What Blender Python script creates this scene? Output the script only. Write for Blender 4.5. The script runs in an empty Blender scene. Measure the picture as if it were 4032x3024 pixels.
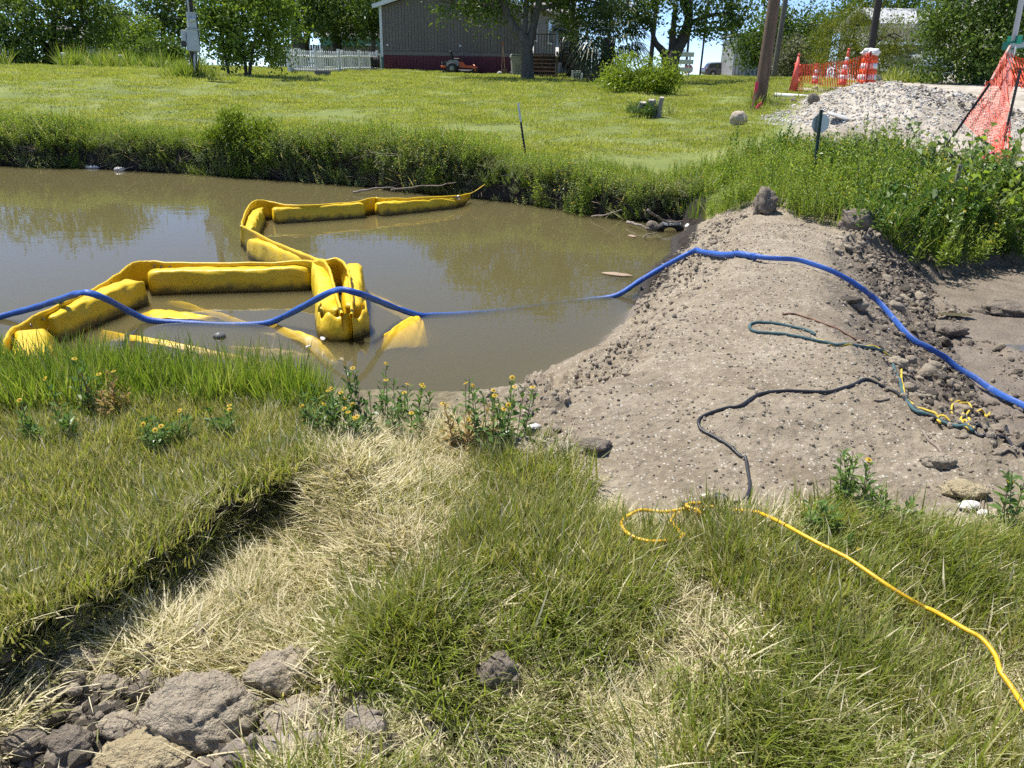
import bpy, math, random
import numpy as np
from mathutils import Vector, Matrix, Euler

rnd = random.Random(7)
RS = np.random.RandomState(11)
scene = bpy.context.scene
COL = scene.collection

# ------------------------------------------------------------------ camera, sky, sun, exposure
PITCH, ROLL, EYE, FPX = math.radians(22.0), math.radians(1.2), 2.0, 3029.0
camd = bpy.data.cameras.new('camera')
cam = bpy.data.objects.new('camera', camd)
COL.objects.link(cam)
camd.sensor_width = 36.0
camd.lens = 36.0 * FPX / 4032.0
camd.clip_start, camd.clip_end = 0.05, 20000
cam.matrix_world = Matrix.Translation((0, 0, EYE)) @ Matrix.Rotation(math.radians(90) - PITCH, 4, 'X') @ Matrix.Rotation(ROLL, 4, 'Z')
scene.camera = cam

SUN_EL, SUN_AZ = math.radians(64), math.radians(-48)      # azimuth from +Y, negative towards -X
world = bpy.data.worlds.new('World')
scene.world = world
world.use_nodes = True
wn = world.node_tree
sky = wn.nodes.new('ShaderNodeTexSky')
sky.sky_type = 'NISHITA'
sky.sun_disc = False
sky.sun_elevation = SUN_EL
sky.sun_rotation = SUN_AZ
sky.altitude = 0
sky.air_density = 0.42
sky.dust_density = 0.15
sky.ozone_density = 4.0
bg = wn.nodes['Background']
wn.links.new(sky.outputs[0], bg.inputs[0])
bg.inputs[1].default_value = 0.15
sund = bpy.data.lights.new('sun', 'SUN')
sund.energy = 4.6
sund.angle = math.radians(0.53)
sund.color = (1.0, 0.955, 0.88)
sun = bpy.data.objects.new('sun', sund)
COL.objects.link(sun)
sdir = Vector((math.sin(SUN_AZ) * math.cos(SUN_EL), math.cos(SUN_AZ) * math.cos(SUN_EL), math.sin(SUN_EL)))
sun.rotation_euler = sdir.to_track_quat('Z', 'Y').to_euler()
sun.location = (-10, 10, 20)
vs = scene.view_settings
vs.view_transform, vs.look, vs.exposure, vs.gamma = 'Standard', 'None', 0.68, 1.0
scene.cycles.use_denoising = False
scene.cycles.max_bounces = 6
scene.cycles.diffuse_bounces = 2
scene.cycles.glossy_bounces = 2
scene.cycles.use_adaptive_sampling = True
scene.cycles.adaptive_threshold = 0.02
scene.cycles.transmission_bounces = 4
scene.cycles.transparent_max_bounces = 12
scene.cycles.volume_bounces = 2
scene.cycles.sample_clamp_indirect = 8.0

# ------------------------------------------------------------------ pixel (4032x3024) -> ray / point
def ray(px, py):
    xn, yn = (px - 2016.0) / FPX, (1512.0 - py) / FPX
    xr = xn * math.cos(ROLL) - yn * math.sin(ROLL)
    yr = xn * math.sin(ROLL) + yn * math.cos(ROLL)
    return Vector((xr, math.cos(PITCH) + yr * math.sin(PITCH), -math.sin(PITCH) + yr * math.cos(PITCH)))
def at(px, py, D):
    d = ray(px, py)
    return Vector((0, 0, EYE)) + d * (D / d.y)
def gp(px, py, z=0.0):
    d = ray(px, py)
    return Vector((0, 0, EYE)) + d * ((z - EYE) / d.z)

# ------------------------------------------------------------------ numpy noise
def _hash(ix, iy, seed):
    h = (ix.astype(np.int64) * 374761393 + iy.astype(np.int64) * 668265263 + seed * 974634777) & 0xffffffff
    h = ((h ^ (h >> 13)) * 1274126177) & 0xffffffff
    h = h ^ (h >> 16)
    return (h & 0xffffff).astype(np.float64) / 0xffffff
def vnoise(x, y, seed=0):
    ix, iy = np.floor(x), np.floor(y)
    fx, fy = x - ix, y - iy
    fx = fx * fx * (3 - 2 * fx); fy = fy * fy * (3 - 2 * fy)
    a, b = _hash(ix, iy, seed), _hash(ix + 1, iy, seed)
    c, d = _hash(ix, iy + 1, seed), _hash(ix + 1, iy + 1, seed)
    return (a + (b - a) * fx) * (1 - fy) + (c + (d - c) * fx) * fy
def fbm(x, y, seed=0, oct=4, gain=0.5):
    s = np.zeros_like(np.asarray(x, float)); a = 1.0; t = 0.0
    for o in range(oct):
        s = s + a * (vnoise(x, y, seed + o * 17) - 0.5); t += a
        x = x * 2.03 + 3.1; y = y * 2.03 + 1.7; a *= gain
    return s / t * 2
def cells(x, y, seed=0):
    """rounded lumps: 1 in a cell's middle, 0 at its border; random height per cell"""
    ix, iy = np.floor(x), np.floor(y)
    best = np.full(np.shape(x), 9.0); val = np.zeros(np.shape(x))
    for dx in (-1, 0, 1):
        for dy in (-1, 0, 1):
            cx, cy = ix + dx, iy + dy
            px_ = cx + _hash(cx, cy, seed); py_ = cy + _hash(cx, cy, seed + 5)
            d = (x - px_) ** 2 + (y - py_) ** 2
            m = d < best
            best = np.where(m, d, best); val = np.where(m, _hash(cx, cy, seed + 9), val)
    return np.clip(1 - best * 1.6, 0, 1) * val
def sstep(a, b, x):
    t = np.clip((x - a) / (b - a), 0, 1)
    return t * t * (3 - 2 * t)
def sdist(x, y, poly):
    """signed distance to a closed polygon, negative inside"""
    x = np.asarray(x, float); y = np.asarray(y, float)
    best = np.full(x.shape, 1e18); ins = np.zeros(x.shape, bool)
    n = len(poly)
    for i in range(n):
        ax, ay = poly[i]; bx, by = poly[(i + 1) % n]
        ex, ey = bx - ax, by - ay
        t = np.clip(((x - ax) * ex + (y - ay) * ey) / (ex * ex + ey * ey + 1e-12), 0, 1)
        best = np.minimum(best, (x - ax - t * ex) ** 2 + (y - ay - t * ey) ** 2)
        c = ((ay > y) != (by > y))
        xi = ax + (y - ay) * ex / (ey if abs(ey) > 1e-12 else 1e-12)
        ins ^= (c & (x < xi))
    d = np.sqrt(best)
    return np.where(ins, -d, d)
def pldist(x, y, line):
    best = np.full(np.shape(x), 1e18)
    for (ax, ay), (bx, by) in zip(line[:-1], line[1:]):
        ex, ey = bx - ax, by - ay
        t = np.clip(((x - ax) * ex + (y - ay) * ey) / (ex * ex + ey * ey + 1e-12), 0, 1)
        best = np.minimum(best, (x - ax - t * ex) ** 2 + (y - ay - t * ey) ** 2)
    return np.sqrt(best)
def pxpoly(pts, z):
    return [(gp(a, b, z).x, gp(a, b, z).y) for a, b in pts]

# ------------------------------------------------------------------ the lie of the land
POND = pxpoly([(-700, 1500), (-300, 1560), (0, 1590), (300, 1610), (600, 1610), (900, 1615), (1200, 1630), (1450, 1640), (1650, 1625),
               (1800, 1600), (1900, 1585), (2040, 1560), (2110, 1500), (2200, 1450), (2350, 1370), (2450, 1290), (2500, 1200), (2530, 1110),
               (2590, 1050), (2640, 1000), (2650, 940), (2700, 905), (2680, 872), (2500, 862), (2300, 835), (2100, 802), (1850, 772),
               (1500, 735), (1200, 708), (900, 688), (600, 670), (300, 657), (0, 646), (-400, 634), (-900, 625)], 0.0)
PIT = pxpoly([(3850, 1060), (3700, 1095), (3660, 1200), (3720, 1330), (3800, 1480), (3880, 1640), (3960, 1740), (4060, 1830), (4400, 1950),
              (5000, 1500), (4800, 1150), (4300, 1050), (4032, 1040)], 0.05)
LOWER = pxpoly([(-500, 2790), (0, 2560), (280, 2400), (560, 2250), (780, 2090), (980, 1970), (1170, 1895), (1290, 1880), (1360, 1960), (1500, 2200),
                (1450, 2500), (1500, 3300), (-600, 3700)], 0.36)
def tab(D, pts):
    return np.interp(D, [p[0] for p in pts], [p[1] for p in pts])
TL = [(0, .4), (16.5, .40), (18, .62), (20, 1.05), (22.5, 1.5), (25, 1.74), (28, 1.82), (36, 1.88), (46, 1.97), (60, 2.0), (118, 2.04), (200, 1.5), (600, -2), (5000, -3)]
TM = [(0, .4), (12.5, .34), (15, .62), (20, 1.12), (25, 1.44), (30, 1.62), (35, 1.76), (43, 1.95), (55, 2.02), (118, 2.04), (200, 1.5), (600, -2), (5000, -3)]
TR = [(0, .4), (8.5, .5), (11, .75), (16, 1.08), (20, 1.36), (25, 1.78), (30, 1.93), (42, 2.0), (60, 2.0), (118, 2.04), (200, 1.5), (600, -2), (5000, -3)]
MOUND_C = at(3430, 420, 17.6)
def land(x, y):
    D = np.maximum(y, 0.2); t = x / D
    l, m, r = tab(D, TL), tab(D, TM), tab(D, TR)
    wl = 1 - sstep(-0.42, -0.12, t); wr = sstep(0.2, 0.36, t)
    z = l * wl + m * (1 - wl - wr) + r * wr
    # gravel heap beside the road
    mx, my = (x - MOUND_C.x), (y - MOUND_C.y)
    b = np.exp(-((mx / 1.5) ** 2 + (my / 1.7) ** 2)) * 0.62
    b += np.exp(-(((mx - 1.9) / 1.5) ** 2 + ((my + 0.4) / 1.5) ** 2)) * 0.34
    b += np.exp(-(((mx - 0.2) / 1.9) ** 2 + ((my + 2.2) / 1.2) ** 2)) * 0.28
    b += np.exp(-(((mx + 1.9) / .9) ** 2 + ((my - 5.2) / 1.0) ** 2)) * 0.22
    return z + b * wr
def height(x, y, fine=True):
    x = np.asarray(x, float); y = np.asarray(y, float)
    wob = 0.05 * fbm(x * 2.2, y * 2.2, 3, 3)
    dp = sdist(x, y, POND) + wob
    di = sdist(x, y, PIT) + wob * 2
    dl = sdist(x, y, LOWER) + 0.06 * fbm(x * 5, y * 5, 8, 3)
    z = land(x, y)
    near = 1 - sstep(6.5, 9.0, y)
    right = sstep(0.4, 1.5, x)
    # dam crest
    DAMA, DAMB = (2.3, 10.6), (1.1, 3.2)
    ex, ey = DAMB[0] - DAMA[0], DAMB[1] - DAMA[1]
    tt = np.clip(((x - DAMA[0]) * ex + (y - DAMA[1]) * ey) / (ex * ex + ey * ey), 0, 1)
    dd = np.hypot(x - DAMA[0] - tt * ex, y - DAMA[1] - tt * ey)
    dam = np.exp(-(dd / 1.25) ** 4) * sstep(2.7, 3.6, y) * (1 - sstep(9.6, 10.8, y))
    z = z + dam * 0.10
    # slopes to the water: steep cut on the far side, earth slope on the dam, grass bank near
    far = sstep(8.8, 10.5, y + 0.25 * x) * (1 - sstep(0.7, 1.5, x) * (1 - sstep(10.9, 11.5, y)))
    slope = np.where(x > 0.2, 0.62, 1.0) * (1 - far) + 5.0 * far
    delta = np.exp(-(((x + 0.05) / .8) ** 2 + ((y - 4.25) / .55) ** 2))
    slope = slope * (1 - 0.72 * delta * (x > -1.2))
    bank = slope * dp
    zz = np.where(dp > 0, np.minimum(z, 0.0 + bank), np.maximum(-0.55, np.where(far > .5, 2.2, 0.62) * dp))
    k = 0.06
    zz = np.where(dp > 0, np.minimum(zz, z), zz)
    # mud pit right of the dam
    pf = 0.045 + 0.02 * fbm(x * 1.3, y * 1.3, 21, 3)
    pslope = 0.50 + 0.35 * sstep(7.6, 8.6, y)
    zz = np.where(dp > 0, np.minimum(zz, np.where(di > 0, pf + pslope * di, pf)), zz)
    # lower scraped patch bottom left, with a cut edge that fades out to the right
    ds = pldist(x, y, LOWER[1:8])
    step = 0.15 * (1 - sstep(-0.95, -0.25, x + 0.2 * (y - 3))) * (1 - sstep(0.55, 1.5, ds))
    zz = zz - step * (1 - sstep(-0.05, 0.02, dl)) * (y < 6)
    rimup = 0.04 * np.exp(-((dl - 0.05) / 0.06) ** 2) * (step > 0.05) * (dl > 0) * (ds < 0.3)
    zz = zz + rimup * (1 + fbm(x * 9, y * 9, 31, 2))
    if fine:
        md = masks(x, y, dp, di, dl)
        zz = zz + md['rough'] * (0.05 * cells(x * 6, y * 6, 2) + 0.05 * cells(x * 14, y * 14, 4) + 0.028 * cells(x * 31, y * 31, 6) - 0.025)
        zz = zz + md['soil'] * (0.007 * cells(x * 33, y * 33, 14) + 0.006 * fbm(x * 22, y * 22, 16, 3)) + 0.02 * fbm(x * 3, y * 3, 40, 4) * (0.35 + 0.65 * md['soil'])
        zz = zz + md['rubble'] * (0.10 * cells(x * 3.3, y * 3.3, 51) + 0.09 * cells(x * 7, y * 7, 52))
        zz = zz + 0.10 * fbm(x * 0.35, y * 0.35, 60, 3) * sstep(14, 22, y)
    return zz
def masks(x, y, dp, di, dl):
    D = np.maximum(y, .2); t = x / D
    soil = np.zeros_like(x)
    nearside = 1 - sstep(10.2, 10.9, y - 0.15 * (x - 2))
    # dam: right of the pond, left of the pit, up to the grass front edge
    front = FRONT(x)
    e = 0.12 * fbm(x * 4, y * 4, 71, 3)
    soil = sstep(-0.08, 0.08, y - front + e) * sstep(-0.35, 0.0, x + 0.1 * (y - 4) + e) * nearside
    low = 1 - sstep(-0.05, 0.05, dl)
    lowsoil = low * (1 - sstep(-1.15, -0.75, x + 0.45 * (y - 2.0) + e)) * (y < 4)
    soil = np.maximum(soil, lowsoil * 0.9)
    crest = 1 - np.exp(-(np.maximum(0, np.minimum(dp - 0.55, di - 0.75)) / 0.25) ** 2)
    rough = soil * (1 - 0.86 * crest * (x > 0.3)) * np.where(di < 0.0, 0.35, 1.0)
    rough = np.where(dp < 0.0, 0.15 * rough, rough)
    rough = rough * (0.45 + 0.75 * sstep(-0.15, 0.25, fbm(x * 1.3, y * 1.3, 77, 3)))
    mound = np.exp(-(((x - MOUND_C.x - .5) / 3.0) ** 2 + ((y - MOUND_C.y + .6) / 2.6) ** 2))
    grav = sstep(0.315, 0.36, t + 0.012 * fbm(x * 1.5, y * 1.5, 81, 3)) * sstep(10.6, 11.6, y + 0.6 * fbm(x, y, 82, 2)) * (1 - sstep(47, 49, y))
    rub = grav * np.maximum(mound, 0.25 * (1 - sstep(17, 23, y))) * sstep(.1, .4, mound + .3)
    wet = soil * np.maximum(1 - sstep(0.02, 0.30, di + 0.12 * fbm(x * 3, y * 3, 91, 3)) , (1 - sstep(0.02, 0.10, dp)) * (y > 3.6) * (x > -1.5))
    # darker freshly dug earth on the pit side of the dam
    dark = soil * (1 - sstep(0.5, 1.15, di + 0.35 * fbm(x * 1.4, y * 1.4, 95, 3)))
    return dict(soil=soil, rough=rough, gravel=grav, rubble=rub, wet=wet, dark=dark, low=low)
_fr = [gp(a, b, .42) for a, b in [(1500, 1650), (1900, 1700), (2080, 1790), (2250, 1880), (2400, 1960), (2560, 2060), (2900, 2060), (3300, 2030), (3560, 2100), (3900, 2110), (4032, 2060), (4500, 1980)]]
def FRONT(x):
    return np.interp(x, [p.x for p in _fr], [p.y for p in _fr])

def h1(x, y):
    return float(height(np.array([x]), np.array([y]))[0])
def gh(px, py, lo=1.2, hi=90.0):
    """where the ray through a pixel first meets the ground"""
    d = ray(px, py)
    s = np.concatenate([np.arange(lo, 14, 0.02), np.arange(14, hi, 0.08)])
    X, Y, Z = d.x * s / d.y, s, EYE + d.z * s / d.y
    hgt = height(X, Y)
    w = np.nonzero(Z <= hgt)[0]
    i = w[0] if len(w) else len(s) - 1
    return Vector((X[i], Y[i], hgt[i]))

# ------------------------------------------------------------------ object helpers
def link(o, parent=None):
    COL.objects.link(o)
    if parent is not None:
        o.parent = parent
    return o
def tag(o, label=None, cat=None, group=None, kind=None):
    if label: o['label'] = label
    if cat: o['category'] = cat
    if group: o['group'] = group
    if kind: o['kind'] = kind
    return o
def empty(name, loc=(0, 0, 0), rz=0.0, label=None, cat=None, group=None):
    o = bpy.data.objects.new(name, None)
    o.empty_display_size = 0.1
    o.location = loc; o.rotation_euler = (0, 0, rz)
    link(o)
    return tag(o, label, cat, group)
def npmesh(name, verts, faces, mats=(), mi=None, smooth=False):
    """verts (n,3), faces (m,k) with one k, or list of such arrays"""
    me = bpy.data.meshes.new(name)
    verts = np.asarray(verts, np.float32)
    fl = faces if isinstance(faces, list) else [faces]
    fl = [np.asarray(f, np.int32) for f in fl if len(f)]
    loops = np.concatenate([f.ravel() for f in fl])
    tot = np.concatenate([np.full(len(f), f.shape[1], np.int32) for f in fl])
    start = np.concatenate([[0], np.cumsum(tot)[:-1]]).astype(np.int32)
    me.vertices.add(len(verts)); me.vertices.foreach_set('co', verts.ravel())
    me.loops.add(len(loops)); me.loops.foreach_set('vertex_index', loops)
    me.polygons.add(len(tot)); me.polygons.foreach_set('loop_start', start); me.polygons.foreach_set('loop_total', tot)
    for m in mats: me.materials.append(m)
    if mi is not None: me.polygons.foreach_set('material_index', np.asarray(mi, np.int32))
    me.polygons.foreach_set('use_smooth', np.full(len(tot), smooth, bool))
    me.update(calc_edges=True)
    return me
def nobj(name, verts, faces, mat, parent=None, smooth=False, mi=None):
    mats = mat if isinstance(mat, (list, tuple)) else [mat]
    return link(bpy.data.objects.new(name, npmesh(name, verts, faces, mats, mi, smooth)), parent)

class MB:
    """collects shapes into one mesh"""
    def __init__(s): s.v = []; s.f = []; s.m = []
    def add(s, vs, fs, m=0):
        b = len(s.v); s.v += [tuple(v) for v in vs]
        for f in fs: s.f.append([b + i for i in f]); s.m.append(m)
        return s
    def box(s, c, d, M=None, m=0, bev=0.0):
        x, y, z = d[0] / 2, d[1] / 2, d[2] / 2
        if bev > 0:
            b = min(bev, x * .9, y * .9, z * .9)
            vs = []
            for sx in (-1, 1):
                for sy in (-1, 1):
                    for sz in (-1, 1):
                        vs += [(sx * x, sy * (y - b), sz * (z - b)), (sx * (x - b), sy * y, sz * (z - b)), (sx * (x - b), sy * (y - b), sz * z)]
            import itertools
            idx = lambda sx, sy, sz, k: (((sx > 0) * 2 + (sy > 0)) * 2 + (sz > 0)) * 3 + k
            fs = []
            for sx in (-1, 1):
                q = [idx(sx, -1, -1, 0), idx(sx, 1, -1, 0), idx(sx, 1, 1, 0), idx(sx, -1, 1, 0)]; fs.append(q if sx > 0 else q[::-1])
                q = [idx(-1, sx, -1, 1), idx(-1, sx, 1, 1), idx(1, sx, 1, 1), idx(1, sx, -1, 1)]; fs.append(q if sx > 0 else q[::-1])
                q = [idx(-1, -1, sx, 2), idx(1, -1, sx, 2), idx(1, 1, sx, 2), idx(-1, 1, sx, 2)]; fs.append(q if sx > 0 else q[::-1])
                for sy in (-1, 1):
                    q = [idx(sx, sy, -1, 0), idx(sx, sy, 1, 0), idx(sx, sy, 1, 1), idx(sx, sy, -1, 1)]; fs.append(q if sx * sy < 0 else q[::-1])
                    q = [idx(sx, -1, sy, 0), idx(sx, 1, sy, 0), idx(sx, 1, sy, 2), idx(sx, -1, sy, 2)]; fs.append(q if sx * sy < 0 else q[::-1])
                    q = [idx(-1, sx, sy, 1), idx(1, sx, sy, 1), idx(1, sx, sy, 2), idx(-1, sx, sy, 2)]; fs.append(q if sx * sy > 0 else q[::-1])
                    for sz in (-1, 1):
                        q = [idx(sx, sy, sz, 0), idx(sx, sy, sz, 1), idx(sx, sy, sz, 2)]; fs.append(q if sx * sy * sz > 0 else q[::-1])
        else:
            vs = [(-x, -y, -z), (x, -y, -z), (x, y, -z), (-x, y, -z), (-x, -y, z), (x, -y, z), (x, y, z), (-x, y, z)]
            fs = [(0, 3, 2, 1), (4, 5, 6, 7), (0, 1, 5, 4), (1, 2, 6, 5), (2, 3, 7, 6), (3, 0, 4, 7)]
        if M is not None: vs = [M @ Vector(v) for v in vs]
        vs = [(v[0] + c[0], v[1] + c[1], v[2] + c[2]) for v in vs]
        return s.add(vs, fs, m)
    def tube(s, pts, r, n=8, cap=True, m=0, flat=None, twist=0.0):
        """swept tube; r number or list; flat=(sx,sz) squashes the section"""
        pts = [Vector(p) for p in pts]; k = len(pts)
        rr = r if isinstance(r, (list, tuple, np.ndarray)) else [r] * k
        vs, fs = [], []
        prev = None
        for i, p in enumerate(pts):
            t = (pts[min(i + 1, k - 1)] - pts[max(i - 1, 0)])
            if t.length < 1e-9: t = Vector((0, 0, 1))
            t.normalize()
            if prev is None:
                ref = Vector((0, 0, 1)) if abs(t.z) < 0.9 else Vector((0, 1, 0))
                u = t.cross(ref).normalized()
            else:
                u = (prev - t * prev.dot(t)).normalized()
            prev = u
            w = u.cross(t)
            fx, fz = (flat[i] if isinstance(flat, list) else flat) if flat else (1, 1)
            for j in range(n):
                a = 2 * math.pi * j / n + twist
                vs.append(p + u * (math.cos(a) * rr[i] * fx) + w * (math.sin(a) * rr[i] * fz))
        for i in range(k - 1):
            for j in range(n):
                fs.append((i * n + j, i * n + (j + 1) % n, (i + 1) * n + (j + 1) % n, (i + 1) * n + j))
        if cap:
            fs.append(tuple(range(n - 1, -1, -1))); fs.append(tuple(range((k - 1) * n, k * n)))
        return s.add(vs, fs, m)
    def lathe(s, prof, n=16, c=(0, 0, 0), m=0, M=None):
        vs, fs = [], []
        for r, z in prof:
            for j in range(n):
                a = 2 * math.pi * j / n
                v = Vector((r * math.cos(a), r * math.sin(a), z))
                if M is not None: v = M @ v
                vs.append((v[0] + c[0], v[1] + c[1], v[2] + c[2]))
        for i in range(len(prof) - 1):
            for j in range(n):
                fs.append((i * n + j, i * n + (j + 1) % n, (i + 1) * n + (j + 1) % n, (i + 1) * n + j))
        fs.append(tuple(range(n - 1, -1, -1))); fs.append(tuple(range((len(prof) - 1) * n, len(prof) * n)))
        return s.add(vs, fs, m)
    def prism(s, poly, y0, y1, m=0, M=None):
        """polygon in x,z extruded along y"""
        n = len(poly)
        vs = [Vector((p[0], y0, p[1])) for p in poly] + [Vector((p[0], y1, p[1])) for p in poly]
        if M is not None: vs = [M @ v for v in vs]
        fs = [tuple(range(n)), tuple(range(2 * n - 1, n - 1, -1))]
        for i in range(n):
            fs.append((i, i + n, (i + 1) % n + n, (i + 1) % n))
        return s.add(vs, fs, m)
    def build(s, name, mat, parent=None, smooth=False, loc=None):
        me = bpy.data.meshes.new(name)
        me.from_pydata(s.v, [], s.f)
        for mm in (mat if isinstance(mat, (list, tuple)) else [mat]): me.materials.append(mm)
        me.polygons.foreach_set('material_index', s.m)
        if smooth: me.polygons.foreach_set('use_smooth', [True] * len(s.f))
        me.update()
        o = bpy.data.objects.new(name, me)
        if loc is not None: o.location = loc
        return link(o, parent)
def smooth_path(pts, n=8):
    """Catmull-Rom through points (any dimension)"""
    P = [np.array(p, float) for p in pts]
    P = [2 * P[0] - P[1]] + P + [2 * P[-1] - P[-2]]
    out = []
    for i in range(1, len(P) - 2):
        for k in range(n):
            t = k / n
            out.append(0.5 * ((2 * P[i]) + (-P[i - 1] + P[i + 1]) * t + (2 * P[i - 1] - 5 * P[i] + 4 * P[i + 1] - P[i + 2]) * t * t + (-P[i - 1] + 3 * P[i] - 3 * P[i + 1] + P[i + 2]) * t ** 3))
    out.append(P[-2])
    return out

# ------------------------------------------------------------------ materials
def nd(nt, typ, **kw):
    n = nt.nodes.new(typ)
    for k, v in kw.items():
        if k.startswith('i_'):
            key = k[2:]
            n.inputs[int(key) if key.isdigit() else key.replace('_', ' ')].default_value = v
        else: setattr(n, k, v)
    return n
def newmat(name):
    m = bpy.data.materials.new(name); m.use_nodes = True
    nt = m.node_tree
    return m, nt, nt.nodes['Principled BSDF'], nt.nodes['Material Output']
def c4(c): return (c[0], c[1], c[2], 1.0)
def ramp(nt, fac, stops):
    r = nt.nodes.new('ShaderNodeValToRGB')
    el = r.color_ramp.elements
    while len(el) < len(stops): el.new(0.5)
    for e, (p, c) in zip(el, stops):
        e.position = p; e.color = c4(c)
    nt.links.new(fac, r.inputs[0])
    return r.outputs[0]
def mixc(nt, fac, a, b, blend='MIX'):
    n = nt.nodes.new('ShaderNodeMix'); n.data_type = 'RGBA'; n.blend_type = blend
    for s, v in ((0, fac), (6, a), (7, b)):
        if hasattr(v, 'is_output') or isinstance(v, bpy.types.NodeSocket): nt.links.new(v, n.inputs[s])
        elif s == 0: n.inputs[0].default_value = v
        else: n.inputs[s].default_value = c4(v)
    return n.outputs[2]
def noise(nt, scale, detail=4, rough=0.55, vec=None, out=0, dist=0.0):
    n = nd(nt, 'ShaderNodeTexNoise'); n.inputs['Scale'].default_value = scale
    n.inputs['Detail'].default_value = detail; n.inputs['Roughness'].default_value = rough
    n.inputs['Distortion'].default_value = dist
    if vec is not None: nt.links.new(vec, n.inputs['Vector'])
    return n.outputs[out]
def coords(nt, kind='Object', scale=None):
    tc = nd(nt, 'ShaderNodeTexCoord')
    if scale is None: return tc.outputs[kind]
    mp = nd(nt, 'ShaderNodeMapping'); mp.inputs['Scale'].default_value = scale
    nt.links.new(tc.outputs[kind], mp.inputs[0])
    return mp.outputs[0]
_mc = {}
def pm(name, c1, c2=None, scale=8.0, rough=0.6, bump=0.0, bscale=None, metal=0.0, spec=0.5, stretch=None, c3=None, dirt=None, coat=0.0):
    """procedural surface: two or three tones from noise, optional dirt stains, fine relief"""
    if name in _mc: return _mc[name]
    m, nt, P, O = newmat(name)
    L = nt.links.new
    v = coords(nt, 'Object', stretch)
    c2 = c2 or tuple(x * 0.82 for x in c1)
    f = noise(nt, scale, 5, 0.6, v)
    col = ramp(nt, f, [(0.3, c2), (0.7, c1)] if c3 is None else [(0.28, c2), (0.5, c1), (0.75, c3)])
    if dirt:
        f2 = noise(nt, dirt[1], 6, 0.65, v)
        r2 = ramp(nt, f2, [(dirt[2], (0, 0, 0)), (dirt[2] + 0.18, (1, 1, 1))])
        col = mixc(nt, r2, col, dirt[0])
    L(col, P.inputs['Base Color'])
    P.inputs['Roughness'].default_value = rough
    P.inputs['Metallic'].default_value = metal
    P.inputs['Specular IOR Level'].default_value = spec
    if coat: P.inputs['Coat Weight'].default_value = coat
    if bump:
        b = nd(nt, 'ShaderNodeBump'); b.inputs['Strength'].default_value = min(1.0, bump); b.inputs['Distance'].default_value = 0.01 * max(1.0, bump)
        L(noise(nt, bscale or scale * 4, 5, 0.6, v), b.inputs['Height']); L(b.outputs[0], P.inputs['Normal'])
    _mc[name] = m
    return m
def leafmat(name, lo, hi, trans=0.35, rough=0.45, tint=None, nscale=1.5):
    """foliage: colour varies per instance/clump, some light passes through"""
    if name in _mc: return _mc[name]
    m, nt, P, O = newmat(name)
    L = nt.links.new
    geo = nd(nt, 'ShaderNodeNewGeometry')
    oi = nd(nt, 'ShaderNodeObjectInfo')
    f = noise(nt, nscale, 2, 0.5, geo.outputs['Position'])
    a = nd(nt, 'ShaderNodeMath', operation='MULTIPLY_ADD'); L(geo.outputs['Random Per Island'], a.inputs[0]); a.inputs[1].default_value = 0.55
    a2 = nd(nt, 'ShaderNodeMath', operation='MULTIPLY_ADD'); L(oi.outputs['Random'], a2.inputs[0]); a2.inputs[1].default_value = 0.3; L(f, a2.inputs[2])
    a3 = nd(nt, 'ShaderNodeMath', operation='SUBTRACT'); L(a2.outputs[0], a3.inputs[0]); a3.inputs[1].default_value = 0.42
    L(a3.outputs[0], a.inputs[2])
    stops = [(0.0, lo), (0.75, hi)]
    if tint: stops = [(0.0, lo), (0.55, hi), (0.93, tint)]
    col = ramp(nt, a.outputs[0], stops)
    L(col, P.inputs['Base Color'])
    P.inputs['Roughness'].default_value = rough
    P.inputs['Specular IOR Level'].default_value = 0.35
    tr = nd(nt, 'ShaderNodeBsdfTranslucent')
    L(mixc(nt, 1.0, col, (1.0, 1.0, 0.45), 'MULTIPLY'), tr.inputs[0])
    mx = nd(nt, 'ShaderNodeMixShader'); mx.inputs[0].default_value = trans
    L(P.outputs[0], mx.inputs[1]); L(tr.outputs[0], mx.inputs[2]); L(mx.outputs[0], O.inputs[0])
    _mc[name] = m
    return m

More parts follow.
